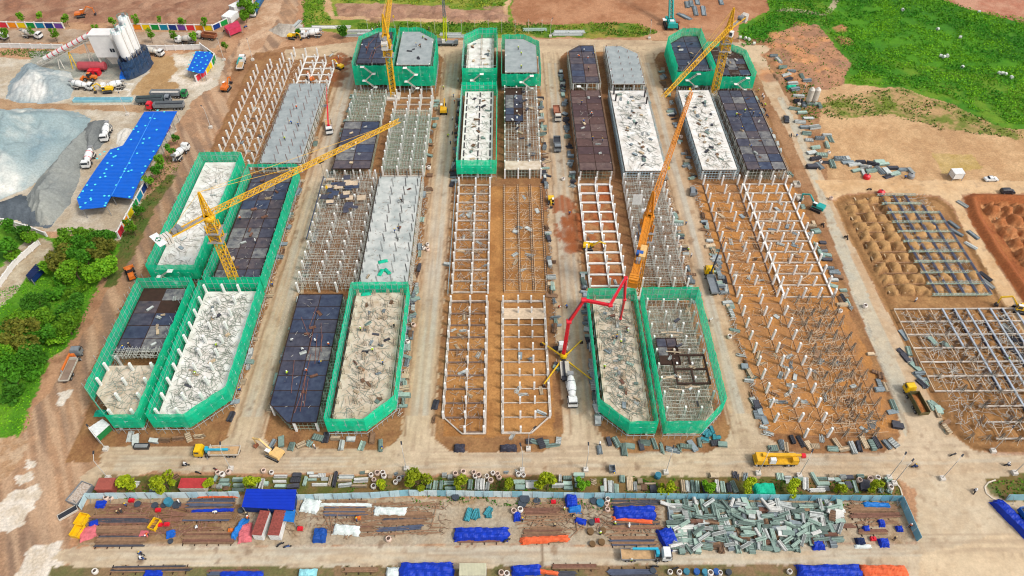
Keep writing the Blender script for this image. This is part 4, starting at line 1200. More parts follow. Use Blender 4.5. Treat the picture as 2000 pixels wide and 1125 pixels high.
def flatcrane(name, label, rear, front, cabm, boomm, bedm=PLANK, side=STEEL, group='flatbed crane trucks', bl=6.8, boomup=None, cat='crane truck'):
    c, a, L = loc2(rear, front)
    t = thing(name, label, cat, (*c, .04), a, group)
    h = (bl + 3.6) / 2
    truck_cab(t, h - 1.0, cabm); chassis(t, -h, h - 1); wheels(t, (h - 1.2, h - 2.9, -h + 2.6, -h + 1.3), 1.02)
    x0, x1 = -h, -h + bl; xc = (x0 + x1) / 2
    MB().box((xc, 0, 1.18), (bl, 2.4, .14), bedm).build('bed_floor', t)
    for s in (-1, 1):
        for k in range(3):
            MB().box((x0 + (k + .5) * bl / 3, s * 1.22, 1.5), (bl / 3 - .12, .07, .5), side).build('bed_side', t)
    MB().box((x0, 0, 1.5), (.07, 2.44, .5), side).build('tailgate', t)
    MB().box((x1 + .1, 0, 1.75), (.1, 2.44, 1.1), side).build('headboard', t)
    if boomm:
        xb = x1 + .65
        MB().box((xb, 0, 1.9), (.7, .9, 1.6), boomm).build('crane_post', t)
        if boomup:
            e = Vector(boomup)
            m = MB().bar((xb, 0, 2.7), e * .5 + Vector((xb, 0, 2.7)) * .5, .3, boomm).bar(e * .45 + Vector((xb, 0, 2.7)) * .55, e, .18, boomm, r2=.1)
        else:
            m = MB().box((xb - 2.6, .55, 2.85), (5.4, .42, .45), boomm).box((xb - 4.0, .55, 2.9), (3.4, .28, .3), STEEL)
        m.build('crane_boom', t)
        for s in (-1, 1): MB().bar((xb, s * .9, 1.2), (xb, s * 1.5, .1), .09, STEEL).build('outrigger', t)
    return t
def excavator(name, label, px, py, az, body, armaz=None, reach=(3.4, 2.6), bucket=P_DK, s=1.0, group='excavators', cat='excavator', counter=None):
    x, y = G(px, py)
    t = thing(name, label, cat, (x, y, .04 + max(0, gh(x, y)) * .5), az, group)
    t.scale = (s, s, s)
    for q in (-1, 1):
        m = MB().box((0, q * 1.1, .42), (3.5, .55, .84), TYRE, top=(.86, 1))
        o = m.build('track', t)
        sh = MB()
        for k in range(11): sh.box((-1.5 + k * .3, q * 1.1, .86), (.16, .58, .06), STEEL)
        sh.build('track_shoes', o)
    MB().box((-.4, 0, 1.25), (3.0, 2.5, .5), P_DK).build('turntable', t)
    MB().box((-.9, 0, 1.85), (2.2, 2.5, .9), body, top=(.94, .94)).build('engine_cover', t)
    MB().box((-2.0, 0, 1.75), (.5, 2.5, 1.0), counter or body, top=(.7, .95)).build('counterweight', t)
    o = MB().box((.8, .75, 2.1), (1.5, .95, 1.7), body, top=(.86, .9)).build('cab', t)
    MB().box((1.5, .75, 2.2), (.08, .8, 1.1), GLASS).build('windscreen', o)
    MB().box((.8, 1.22, 2.3), (1.1, .05, .9), GLASS).build('side_window', o)
    MB().box((.8, .75, 2.98), (1.3, .85, .06), P_WHITE).build('cab_roof', o)
    a, c = reach
    p0 = Vector((.9, -.2, 1.6)); p1 = p0 + Vector((a * .62, 0, a * .66)); p2 = p1 + Vector((a * .55, 0, -.25 * a)); p3 = p2 + Vector((-.1 * c, 0, -c * .85))
    MB().bar(p0, p1, .28, body).bar(p1, p2, .26, body).build('boom', t)
    MB().bar(p2 + Vector((-.3, 0, .4)), p3, .22, body, r2=.15).build('stick', t)
    MB().bar(p0 + Vector((.7, .2, .2)), p1 + Vector((-.1, .2, -.2)), .09, STEEL, 6).build('ram', t)
    b = MB().box((p3.x + .05, 0, p3.z - .3), (.9, 1.1, .8), bucket, top=(.6, 1))
    for k in range(4): b.box((p3.x + .5, -.4 + k * .27, p3.z - .65), (.25, .08, .08), STEEL)
    b.build('bucket', t)
    return t
def car(name, label, rear, front, m, group='parked cars', cat='car', van=False):
    c, a, L = loc2(rear, front)
    t = thing(name, label, cat, (*c, .04), a, group)
    prof = [(-2.2, .35), (-2.25, .8), (-2.0, 1.0), (-1.3, 1.05), (-.8, 1.45), (.4, 1.48), (1.0, 1.05), (2.0, .88), (2.25, .6), (2.2, .35)]
    if van: prof = [(-2.2, .35), (-2.25, 1.0), (-2.1, 1.7), (-1.3, 1.78), (-.8, 1.8), (.6, 1.78), (1.3, 1.15), (2.0, 1.0), (2.25, .7), (2.2, .35)]
    mb = MB(); n = len(prof); vs = []
    for s, k in ((-1, 1), (-.86, 1), (.86, 1), (1, 1)):
        for x, z in prof:
            up = z > 1.1
            yy = s * (.88 if not up else .72)
            vs.append((x, yy, z if abs(s) < 1 else .35 + (z - .35) * .94))
    fs = []
    for j in range(3):
        for i in range(n - 1):
            fs.append((j * n + i, j * n + i + 1, (j + 1) * n + i + 1, (j + 1) * n + i))
    fs += [tuple(range(n)), tuple(reversed(range(3 * n, 4 * n)))]
    mb.add(vs, fs, m).build('body', t)
    zt = prof[4][1]
    MB().box((.72 if not van else .95, 0, (zt + 1.08) / 2), (.5, 1.36, .07), GLASS, tilt=(-.72, 0)).build('windscreen', t)
    MB().box((-1.06, 0, (zt + 1.1) / 2 + .02), (.4, 1.3, .07), GLASS, tilt=(.7, 0)).build('rear_window', t)
    for s in (-1, 1):
        MB().box((-.2, s * .79, 1.26), (1.5, .06, .3), GLASS).build('side_window', t)
        MB().box((2.2, s * .6, .66), (.1, .35, .14), P_WHITE).build('headlight', t)
        MB().box((.75, s * .98, 1.05), (.14, .16, .12), m).build('mirror', t)
    wheels(t, (1.4, -1.35), .8, .33, WHS)
    return t

def lattice(m, a, b, w0, w1, mat, r=.09, step=1.9, tri=False, up=(0, 0, 1), fill=0):
    a = Vector(a); b = Vector(b); d = (b - a); L = d.length; d.normalize()
    s = d.cross(Vector(up)); s = s.normalized() if s.length > 1e-3 else Vector((1, 0, 0)); u = s.cross(d)
    off = [(-.5, 0), (.5, 0), (0, .87)] if tri else [(-.5, -.5), (.5, -.5), (.5, .5), (-.5, .5)]
    n = max(2, round(L / step))
    P = []
    for k in range(n + 1):
        t = k / n; w_ = w0 + (w1 - w0) * t
        P.append([a + d * (L * t) + s * (o[0] * w_) + u * (o[1] * w_) for o in off])
    q = len(off)
    for i in range(q):
        m.bar(P[0][i], P[n][i], r * 1.5, mat, 4)
        for k in range(n):
            j = (i + 1) % q
            m.bar(P[k][i], P[k + 1][j] if k % 2 else P[k + 1][j], r * .8, mat, 3, cap=False)
            m.bar(P[k][i], P[k][j], r * .8, mat, 3, cap=False)
            if k % 2: m.bar(P[k][j], P[k + 1][i], r * .6, mat, 3, cap=False)
    return m
def tower_crane(label, x, y, hz, jib_end, cj, mat, mast_w=1.9, sheet=False, sign=None, drum=P_GREY, cwm=CW, apex=7.5, jw=1.5):
    t = thing('tower_crane', label, 'tower crane', (x, y, 0), 0, 'tower cranes')
    k = 0
    m = MB(); m.box((0, 0, .3), (5, 5, .6), CW).build('base_block', t)
    nsec = int(hz / 5)
    for k in range(nsec):                                 # mast section by section
        z0, z1 = .6 + (hz - .6) * k / nsec, .6 + (hz - .6) * (k + 1) / nsec
        lattice(MB(), (0, 0, z0), (0, 0, z1), mast_w, mast_w, mat, .1, 1.6, up=(0, 1, 0)).build('mast_section', t)
    ja = math.atan2(jib_end[1] - y, jib_end[0] - x); jl = math.hypot(jib_end[0] - x, jib_end[1] - y)
    dx, dy = math.cos(ja), math.sin(ja)
    # climbing frame, slewing ring
    lattice(MB(), (0, 0, hz - 8), (0, 0, hz - 2.5), mast_w + .8, mast_w + .8, mat, .14, 1.8, up=(0, 1, 0)).build('climbing_frame', t)
    for zz in (hz - 8, hz - 5):
        MB().box((0, 0, zz), (mast_w + 2.2, mast_w + 2.2, .08), STEEL).build('platform', t)
    MB().revolve([(1.3, 0), (1.5, .3), (1.5, .9), (1.2, 1.4)], mat, (0, 0, hz - 1.4), n=12).build('slewing_ring', t)
    lattice(MB(), (0, 0, hz), (0, 0, hz + apex), 1.6, .3, mat, .12, 1.5, up=(0, 1, 0)).build('apex', t)
    if sheet: pass
    lattice(MB(), (dx * .8, dy * .8, hz), (dx * jl, dy * jl, hz), jw, jw * .75, mat, .085, 1.6, tri=True).build('jib', t)
    cb = math.atan2(cj[1] - y, cj[0] - x); cl = math.hypot(cj[0] - x, cj[1] - y); cx, cy = math.cos(cb), math.sin(cb); sx, sy = -cy, cx
    m = MB()
    for s in (-.8, .8):
        m.bar((sx * s, sy * s, hz), (cx * cl + sx * s, cy * cl + sy * s, hz), .22, mat, 4)
    m.box((cx * cl * .5, cy * cl * .5, hz - .05), (cl, 1.3, .1), STEEL if not sheet else mat, rz=cb)
    for k in range(int(cl / 2)):
        m.bar((cx * k * 2 - sx * .8, cy * k * 2 - sy * .8, hz), (cx * (k * 2 + 2) + sx * .8, cy * (k * 2 + 2) + sy * .8, hz), .08, mat, 3)
        for s in (-.85, .85): m.bar((cx * k * 2 + sx * s, cy * k * 2 + sy * s, hz), (cx * k * 2 + sx * s, cy * k * 2 + sy * s, hz + 1), .04, mat, 3)
    m.build('counter_jib', t)
    for k in range(3):
        MB().box((cx * (cl - .5 - k * .75), cy * (cl - .5 - k * .75), hz - .5), (.6, 2.2, 2.6), cwm, rz=cb).build('counterweight', t)
    m = MB().revolve([(.7, -.8), (.7, .8)], drum, (cx * cl * .62, cy * cl * .62, hz + .8), (sx, sy, 0), 12)
    m.build('winch_drum', t)
    MB().box((cx * cl * .72, cy * cl * .72, hz + .7), (1.2, 1.0, 1.1), STEEL, rz=cb).build('motor_box', t)
    o = MB().box((dx * 1.2 - dy * 1.6, dy * 1.2 + dx * 1.6, hz - 1.2), (1.6, 1.2, 1.9), P_WHITE, rz=ja).build('operator_cab', t)
    MB().box((dx * 2.02 - dy * 1.6, dy * 2.02 + dx * 1.6, hz - 1.0), (.08, 1.0, 1.1), GLASS, rz=ja).build('windscreen', o)
    m = MB()
    for f in (.45, .85): m.bar((0, 0, hz + apex), (dx * jl * f, dy * jl * f, hz + jw * .8), .05, mat, 3, cap=False)
    m.bar((0, 0, hz + apex), (cx * cl * .9, cy * cl * .9, hz + .2), .06, mat, 3, cap=False)
    m.build('tie_bars', t)
    tr = .55
    m = MB().box((dx * jl * tr, dy * jl * tr, hz - .4), (1.4, 1.3, .4), P_DK, rz=ja).bar((dx * jl * tr, dy * jl * tr, hz - .5), (dx * jl * tr, dy * jl * tr, hz - 9), .04, P_DK, 3).box((dx * jl * tr, dy * jl * tr, hz - 9.4), (.5, .5, .8), P_YEL)
    m.build('trolley_and_hook', t)
    if sign:
        o = MB().box(sign[0], sign[1], P_WHITE, rz=sign[2]).build('sign_board', t)
    return t
t = tower_crane('yellow tower crane on the left, long jib reaching over the dark deck, recycling-like arrows on its white sign', -76, 138.6, 30, (-31.6, 180.1), (-84.8, 129.5), P_CY, drum=P_GREY)
t['label'] = 'yellow tower crane over the leftmost pair, its white counterweight sign marked with green arrows'
GRN = M('sign_green', (10, 120, 80), .6, var=.05)
cbz = math.atan2(129.5 - 138.6, -84.8 + 76)
o = MB().box((-9.2, -9.6, 30.6), (2.0, 5.4, .12), P_WHITE, rz=cbz).build('counterweight_sign', t)
m = MB()                                                # two chasing arrows printed on the sign
for k in range(2):
    b0 = k * PI
    pr = None
    for j in range(7):
        q = b0 + j * .36
        p = (-9.2 + math.cos(q) * .62, -9.6 + math.sin(q) * .62, 30.68)
        if pr: m.bar(pr, p, .11, GRN, 4)
        pr = p
    q = b0 + 6.6 * .36
    m.revolve([(.34, 0), (.02, .5)], GRN, (pr[0], pr[1], pr[2]), (-math.sin(q), math.cos(q), 0), 6)
m.build('arrow_mark', o)
tower_crane('yellow tower crane between the tall netted blocks at far left, jib pointing away', -43.2, 241.5, 25.5, (-46.2, 301), (-42.6, 233), P_CY, jw=2.0)
t3 = tower_crane('orange tower crane at the fourth pair, with blue winch drum, jib pointing back', 36, 138, 30, (57.0, 195.2), (28.9, 114.0), P_CO, drum=P_BLUE, sheet=True, mast_w=2.0, jw=1.5, cwm=P_CO)
MB().box((-2.6, 4.2, 31.4), (2.4, .15, 3.2), P_WHITE, tilt=(0, 0)).build('sign_board', t3)
MB().box((-3.6, -14.5, 30.7), (1.6, 4.2, 1.0), P_BEI, rz=-.28).build('motor_box', t3)
tower_crane('yellow tower crane at the far right blocks, jib swung down to the left', 79.2, 241, 27.5, (48.9, 196.6), (87.6, 251), P_CY, mast_w=2.2, jw=1.7)

# ---- concrete pump truck with folded red boom
def pump():
    c, a, L = loc2((1104, 742), (1098, 676))
    t = thing('concrete_pump_truck', 'white pump truck on yellow outriggers with a long folded red boom', 'pump truck', (*c, .04), a)
    truck_cab(t, 4.3, P_WHITE); chassis(t, -6, 4); wheels(t, (4.0, 2.4, -2.6, -4.0, -5.3), 1.02)
    MB().box((-3.4, 0, 1.35), (5.2, 2.3, .6), P_DUST).box((-3.4, .2, 1.9), (4.6, .5, .5), P_DK).build('pump_bed', t)
    MB().box((-6.2, 0, 1.4), (1.1, 1.7, .9), P_DK, top=(1.2, 1.2)).build('hopper', t)
    MB().revolve([(.95, 0), (.95, .7), (.7, 1.2)], P_YEL, (1.2, 0, 1.1), n=12).build('boom_turret', t)
    for (x, y) in ((6.2, 5.4), (6.6, -5.2), (-7.4, 5.6), (-6.2, -6.6)):
        bx = 1.6 if x > 0 else -.4
        s = 1 if y > 0 else -1
        MB().bar((bx, s * .8, 1.2), (x, y, .9), .24, P_YEL, 4, r2=.17).build('outrigger', t)
        MB().bar((x, y, .95), (x, y, .1), .13, STEEL, 6).box((x, y, .06), (.9, .9, .12), JOIST).build('outrigger_foot', t)
    W = Matrix.Translation((*c, .04)) @ Matrix.Rotation(a, 4, 'Z'); Wi = W.inverted()
    tur = W @ Vector((1.2, 0, 2.4))
    pts = [tur] + [Vector((*G(px, py, z), z)) for px, py, z in ((1111, 628, 13), (1140, 586, 20), (1192, 596, 19.5), (1222, 543, 22), (1220, 585, 15), (1212, 622, 6.5))]
    for k in range(len(pts) - 1):
        p, q = Wi @ pts[k], Wi @ pts[k + 1]
        r = .62 - k * .06
        m = MB().bar(p, q, r, P_RED, 4, r2=r * .85)
        m.revolve([(r * 1.15, -r), (r * 1.15, r)], P_RED, q, (0, 1, 0), 10)
        m.bar(p + Vector((0, .45, .2)), q + Vector((0, .4, .2)), .09, P_GREY, 5)
        m.build('boom_section', t)
    e = Wi @ pts[-1]
    MB().bar(e, (e.x, e.y, e.z - 1.9), .12, P_DK, 6).build('end_hose', t)
pump()
mixer('mixer_truck', 'white mixer truck backed up to the pump truck in the third street', (1112, 738), (1119, 803))
mixer('mixer_truck', 'white mixer truck nearest the foot of the pale gravel cone, tail on the gravel', (142, 172), (185, 176))
mixer('mixer_truck', 'white mixer truck facing left behind the yellow excavator by the batching plant', (246, 172), (202, 177))
mixer('mixer_truck', 'dusty white mixer truck parked close against the white yard wall', (285, 106), (318, 110), drum=P_DUST)
mixer('mixer_truck', 'dusty mixer truck following the brown dump truck on the road behind the yard', (386, 86), (345, 83), drum=P_DUST)
mixer('mixer_truck', 'white mixer truck facing right on the far road left of the batching plant', (46, 72), (84, 76), drum=P_DUST)
mixer('mixer_truck', 'mixer truck with white drum at the left edge, under a roadside tree', (-12, 72), (12, 77), drum=P_DUST)
mixer('mixer_truck', 'white mixer truck beside the dark gravel heap near the blue shed roof', (218, 246), (203, 286))
mixer('mixer_truck', 'mixer truck with red and white banded drum alongside the blue shed', (186, 298), (168, 335), band=P_RED)
mixer('mixer_truck', 'white mixer truck on the mud road beside the netted unit corner', (345, 318), (366, 292))
mixer('mixer_truck', 'white mixer truck parked on the top road by the stacked white pipes', (628, 72), (592, 74))
dump('dump_truck', 'yellow cab dump truck with green body and earth load in the rightmost street', (1797, 812), (1770, 762), P_YEL, M('dump_green', (70, 84, 50), .6, c2=(120, 96, 60), scale=.8))
dump('dump_truck', 'brown loaded dump truck on the road behind the batching yard', (422, 78), (388, 74), P_DUST, P_BRN)
flatcrane('crane_truck', 'flatbed truck with yellow cab and turquoise folded crane on the front road', (476, 886), (380, 887), P_YEL, P_CYAN, bedm=PLANK, side=P_DUST)
flatcrane('crane_truck', 'white cab flatbed with pale blue folded crane parked on the bottom road', (1208, 1088), (1312, 1088), P_WHITE, P_CYAN, bedm=PLANK, side=STEEL, bl=7)
flatcrane('crane_truck', 'blue-roofed truck with orange crane lying over its empty bed on the mud road', (128, 752), (158, 686), P_GREY, P_OR, bedm=M('bed_dusty', (150, 128, 110), .9), side=P_DUST, bl=6.8)
flatcrane('crane_truck', 'white truck with red crane boom raised towards the far street end', (641, 234), (646, 272), P_WHITE, P_RED, bedm=PLANK, side=P_DUST, bl=4.8, boomup=(-7, 1.8, 13))
flatcrane('crane_truck', 'yellow cab crane truck with dark boom raised, loaded with pale boxes', (1397, 582), (1380, 528), P_YEL, P_DK, bedm=P_GREY, side=P_GREY, bl=6.4, boomup=(7.0, -3.2, 12.0))
flatcrane('flatbed_truck', 'white truck with teal crane and dusty empty bed by the mud road', (467, 146), (478, 112), P_WHITE, P_TEAL, bedm=PLANK, side=P_WHITE, bl=5.4)
flatcrane('flatbed_truck', 'truck with rusty red bed in the third street, cab towards the viewer', (1085, 208), (1091, 246), P_DUST, None, bedm=RUSTBED, side=P_BRN, bl=5.4, cat='truck', group='flatbed trucks')
flatcrane('flatbed_truck', 'dark bedded truck stopped just behind the rusty red one in the third street', (1087, 270), (1089, 303), P_GREY, None, bedm=P_DK, side=P_GREY, bl=4.6, cat='truck', group='flatbed trucks')
def semi(label, rear, front, cabm, bm, cover=None):
    c, a, L = loc2(rear, front)
    t = thing('tipper_trailer_truck', label, 'truck', (*c, .04), a, 'long tipper trucks')
    h = L / 2
    truck_cab(t, h - 1, cabm, h=2.2); chassis(t, -h, h - 2); wheels(t, (h - 1.2, h - 3.2, h - 4.4, -h + 3.4, -h + 2.2, -h + 1), 1.02)
    x0, x1 = -h, h - 2.7; xc, l = (x0 + x1) / 2, x1 - x0
    m = MB().box((xc, 0, 1.3), (l, 2.4, .14), bm)
    for s in (-1, 1):
        m.box((xc, s * 1.22, 2.0), (l, .1, 1.4), bm)
        for k in range(int(l / 1.2)): m.box((x0 + .6 + k * 1.2, s * 1.3, 2.0), (.12, .08, 1.4), bm)
    m.box((x0, 0, 2), (.1, 2.4, 1.4), bm).box((x1, 0, 2), (.1, 2.4, 1.4), bm)
    m.build('trailer_body', t)
    MB().box((xc, 0, 2.0 if cover else 1.7), (l - .2, 2.2, .1), cover or P_DK).build('cargo_floor' if not cover else 'cover', t)
semi('green cab tipper truck with white covered body in the batching yard', (298, 190), (368, 190), P_GREEN, P_GREY, P_DUST)
semi('red cab tipper truck with grey body behind the large blue shed roof', (362, 212), (290, 214), P_RED, P_GREY)
semi('grey tipper truck tail to the gravel heaps, next to the red cab one', (270, 203), (336, 200), P_GREY, M('slate_body', (96, 110, 112), .6))
semi('pale cab tipper with long blue cargo on the mud road at the top', (520, -8), (494, 36), P_WHITE, M('blue_body', (50, 100, 140), .6), M('blue_cover', (60, 118, 160), .7))
semi('blue bodied truck entering the picture at the lower right corner', (1990, 1000), (2030, 1060), P_BLUE, P_BLUE)
# ---- yellow all-terrain crane, lattice crane, crawler crane
def mobile_crane(label, rear, front, m, boom=None, cat='mobile crane', lm=None):
    c, a, L = loc2(rear, front)
    t = thing('mobile_crane', label, cat, (*c, .04), a, 'mobile cranes')
    chassis(t, -5, 5, 2.4); wheels(t, (4, 2.6, -2.2, -3.6), 1.1)
    MB().box((0, 0, 1.25), (10, 2.5, .4), m).build('deck', t)
    o = MB().box((4.3, -.65, 2.0), (1.6, 1.1, 1.3), m, top=(.85, .9)).build('drive_cab', t)
    MB().box((5.1, -.65, 2.2), (.07, .9, .6), GLASS).build('windscreen', o)
    MB().box((-3.4, 0, 2.0), (2.6, 2.5, 1.2), m, top=(.9, .95)).build('counterweight', t)
    o = MB().box((-1.0, -.9, 2.3), (1.5, .9, 1.6), P_WHITE, top=(.85, .9)).build('operator_cab', t)
    MB().box((-.25, -.9, 2.5), (.07, .75, .9), GLASS).build('windscreen', o)
    for x in (-4.6, 2.8):
        for s in (-1, 1): MB().box((x, s * 1.35, 1.0), (.4, .6, .3), STEEL).build('outrigger', t)
    if boom is None:
        MB().box((.6, .25, 2.75), (7.6, .75, .8), m).box((4.6, .25, 2.75), (2.2, .5, .55), m).build('boom', t)
        MB().box((6.3, .25, 2.5), (.9, .9, .8), P_RED).bar((6.4, .25, 2.3), (6.4, .25, 1.5), .1, P_DK).build('hook_block', t)
    else:
        W = (Matrix.Translation((*c, .04)) @ Matrix.Rotation(a, 4, 'Z')).inverted()
        p = Vector((-.5, 0, 2.2)); q = W @ Vector(boom[0]); r = W @ Vector(boom[1])
        lattice(MB(), p, q, 1.2, 1.0, lm or m, .14, 1.4, up=(1, 0, 0)).build('boom', t)
        lattice(MB(), q, r, 1.0, .6, P_GREY, .1, 1.6, up=(1, 0, 0)).build('boom_extension', t)
    return t
mobile_crane('yellow mobile crane with red hook block driving on the front road', (1466, 903), (1556, 903), P_CY)
mobile_crane('grey crane carrier with raised lime yellow lattice boom on the top road', (848, 88), (896, 88), P_GREY, boom=((*G(868, 33, 13), 13), (*G(864, -14, 24), 24)), lm=P_LIME)
def crawler():
    x, y = G(1310, 52)
    t = thing('crawler_crane', 'teal crawler crane on the waste ground beyond the top road, boom pointing away', 'crawler crane', (x, y, .1), PI / 2)
    for s in (-1, 1):
        MB().box((0, s * 2.6, .6), (6.4, .9, 1.2), TYRE, top=(.88, 1)).build('track', t)
    MB().box((-.5, 0, 1.9), (6.2, 3.4, 1.6), P_TEAL, top=(.95, .9)).build('house', t)
    MB().box((-3.6, 0, 2.2), (1.2, 4.4, 1.8), P_TEAL, top=(.6, .9)).build('counterweight', t)
    o = MB().box((2.2, 1.9, 2.4), (1.8, 1.1, 2.0), P_TEAL, top=(.9, .9)).build('cab', t)
    MB().box((-.6, 0, 2.9), (1.6, 1.8, .4), P_WHITE).build('hatch', t)
    MB().box((1.0, -2.4, 2.0), (3.2, 2.0, 1.0), P_BRN).build('rusty_frame', t)
    MB().box((1.2, 2.9, 2.6), (2.2, 1.6, .3), P_WHITE).build('side_platform', t)
    lattice(MB(), (2, 0, 2.6), (12, .4, 17), 1.6, 1.4, P_TEAL, .2, 1.6, up=(0, 1, 0)).build('boom', t)
    lattice(MB(), (12, .4, 17), (20, .6, 30), 1.4, .8, P_TEAL, .18, 1.6, up=(0, 1, 0)).build('boom', t)
crawler()
# ---- excavators and loaders
excavator('excavator', 'beige excavator with dark boom on the front road below the second pair', 538, 890, PI - .45, P_BEI, bucket=P_BRN, reach=(4.2, 2.8))
excavator('excavator', 'yellow excavator in the batching yard, arm folded beside the white mixer trucks', 212, 180, PI + .15, P_YEL)
excavator('excavator', 'orange excavator working in the waste ground above the coloured wall', 160, 34, 0.2, P_OR, reach=(4.5, 2.6))
excavator('excavator', 'orange excavator on the mud road edge facing away', 443, 176, PI / 2 - .15, P_OR, reach=(3.2, 2.2))
excavator('excavator', 'yellow-orange excavator at the far end of the second street, arm raised away', 867, 220, PI / 2, P_CY, reach=(3.2, 2.2))
excavator('excavator', 'green-teal excavator beside the rightmost street', 1594, 410, PI * .78, P_TEAL, reach=(4.2, 2.6))
excavator('excavator', 'small yellow excavator digging red earth in the fourth pair frame', 1150, 486, -.15, P_YEL, s=.8, reach=(4.4, 2.4))
excavator('excavator', 'small yellow digger beside the third street piles', 1076, 396, -PI / 2, P_YEL, s=.75, reach=(2.6, 1.8))
excavator('excavator', 'small yellow excavator by red earth at the top left frame corner', 664, 134, PI * .8, P_YEL, s=.8)
excavator('excavator', 'small orange excavator inside the top left column frame', 608, 158, PI * .7, P_OR, s=.75)
excavator('excavator', 'yellow excavator at the right edge beside the side road', 1990, 608, PI * .9, P_YEL, reach=(4.6, 2.8))
excavator('excavator', 'yellow compact loader by the pipes at the top road', 572, 76, -.3, P_YEL, s=.85, cat='loader')
def loader(label, rear, front, m):
    c, a, L = loc2(rear, front)
    t = thing('wheel_loader', label, 'wheel loader', (*c, .04), a, 'wheel loaders')
    me = wheel_mesh(.75, .5)
    for x in (1.5, -1.5):
        for s in (-1, 1): put(me, 'wheel', (x, s * 1.05, .75), parent=t)
    MB().box((-1.6, 0, 1.5), (2.4, 1.7, 1.0), m, top=(.9, .85)).build('engine_cover', t)
    MB().box((1.2, 0, 1.0), (1.8, 1.1, .6), m).build('front_frame', t)
    o = MB().box((-.1, 0, 2.2), (1.3, 1.4, 1.7), P_DK, top=(.9, .9)).build('cab', t)
    MB().box((-.1, 0, 3.08), (1.2, 1.3, .08), m).build('cab_roof', o)
    for s in (-1, 1): MB().bar((.9, s * .5, 1.4), (3.0, s * .5, .9), .14, m).build('lift_arm', t)
    MB().box((3.3, 0, .7), (.9, 2.6, .9), m, top=(.6, 1)).build('bucket', t)
loader('orange-yellow wheel loader behind the two white mixer trucks at the gravel cone', (192, 157), (164, 156), P_OR)
loader('orange loader with blue cab roof on the mud road beside the netted unit', (262, 550), (254, 528), P_OR)
# ---- cars
car('parked_car', 'dark blue car parked on the far stretch of the rightmost street', (1536, 242), (1534, 229), P_DK)
car('parked_car', 'white car on the side road near the white guard booth', (1922, 353), (1946, 352), P_WHITE)
car('parked_car', 'black pickup beside the reddish mounds on the side road', (1952, 377), (1980, 377), P_DK, van=True)
car('parked_car', 'grey car stopped in the fourth street behind the orange crane jib', (1352, 384), (1352, 370), P_GREY, van=True)

# ================================================================== PLANT, SHEDS, WALLS, HEAPS, TREES
def heap(label, poly, slope, hmax, cols, seed=1, name='gravel_heap', rid=0.5, noise=.9, z0=0.0, cat='gravel heap', group='gravel heaps', px=True, ridge=None):
    P = GP(poly) if px else poly
    x0, x1 = min(p[0] for p in P), max(p[0] for p in P); y0, y1 = min(p[1] for p in P), max(p[1] for p in P)
    st = max(.3, min(.6, (x1 - x0) / 60))
    xs, ys = np.arange(x0 - 1, x1 + 1, st), np.arange(y0 - 1, y1 + 1, st)
    A, B = np.meshgrid(xs, ys)
    a2 = A + (fbm(A, B, 5, seed) - .5) * 2.2; b2 = B + (fbm(A, B, 5, seed + 3) - .5) * 2.2
    ins = pip(a2, b2, P)
    d = np.where(ins, pdist(a2, b2, P), 0)
    Z = np.minimum(d * slope, hmax + (fbm(A, B, 9, seed + 7) - .5) * hmax * .7)
    Z = Z * (.86 + .28 * fbm(A, B, 2.6, seed + 9)) + (fbm(A, B, .9, seed + 11, 2) - .5) * noise * .25
    # gullies running down the flanks
    Z -= np.abs(fbm(A * 2, B * .5, 4.0, seed + 13, 3) - .5) * 2.4 * (d > .4)
    Z = Z * (.72 + .56 * fbm(A + B, B - A, 16, seed + 21, 3))
    Z = np.where(d > .5, Z + (np.sin((A * .5 + B * .32) / 2.6 + fbm(A, B, 14, seed + 25) * 7) * .5 + .1) * np.minimum(d * .14, 1.6), Z)
    n = np.clip((fbm(A * .6 + B * .5, B * .5 - A * .6, 8, seed + 15) - .5) * 2 + .5, 0, 1)[..., None]
    n2 = np.clip((fbm(A, B, 6, seed + 17) - .6) * 4, 0, 1)[..., None]
    cc = np.array(alb(cols[0])) * (1 - n) + np.array(alb(cols[1])) * n
    cc = cc * (1 - n2) + np.array(alb(cols[2] if len(cols) > 2 else cols[0])) * n2
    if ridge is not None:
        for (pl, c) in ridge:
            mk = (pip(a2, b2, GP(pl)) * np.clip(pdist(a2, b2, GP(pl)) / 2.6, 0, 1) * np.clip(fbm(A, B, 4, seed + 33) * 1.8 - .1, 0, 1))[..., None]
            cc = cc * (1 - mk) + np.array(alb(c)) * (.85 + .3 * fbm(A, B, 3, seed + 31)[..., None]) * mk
    fmask = ins[:-1, :-1] | ins[1:, 1:]
    Z = np.where(ins, np.maximum(Z, .05), -.25) + z0
    o = grid_obj(name, A, B, Z, cc, fmask, GRAV, kind=None)
    tag(o, label, cat, group)
    return o
GRAV = field_mat('gravel', .95, nscale=1.6, lo=.66, hi=1.24, fine=.03)
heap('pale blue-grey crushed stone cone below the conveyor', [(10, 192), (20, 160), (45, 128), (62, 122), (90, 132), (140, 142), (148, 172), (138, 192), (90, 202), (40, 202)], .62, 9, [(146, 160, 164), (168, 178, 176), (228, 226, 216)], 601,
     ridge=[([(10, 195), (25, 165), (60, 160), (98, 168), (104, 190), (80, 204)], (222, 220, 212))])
heap('huge pale stone heap at the left edge with bluish flanks', [(-80, 225), (60, 212), (150, 218), (178, 232), (172, 258), (130, 300), (90, 345), (50, 372), (-80, 420)], .62, 12, [(138, 158, 160), (168, 180, 178), (196, 198, 190)], 611, ridge=[([(-40, 330), (0, 318), (30, 330), (60, 352), (40, 380), (-40, 400)], (224, 222, 212)), ([(0, 240), (60, 226), (120, 228), (170, 240), (120, 236), (60, 240), (20, 250)], (214, 216, 206)), ([(60, 300), (90, 280), (140, 262), (110, 300), (80, 330), (60, 340)], (128, 150, 156))])  # last ridge patch paints the shading of a valley into the colour
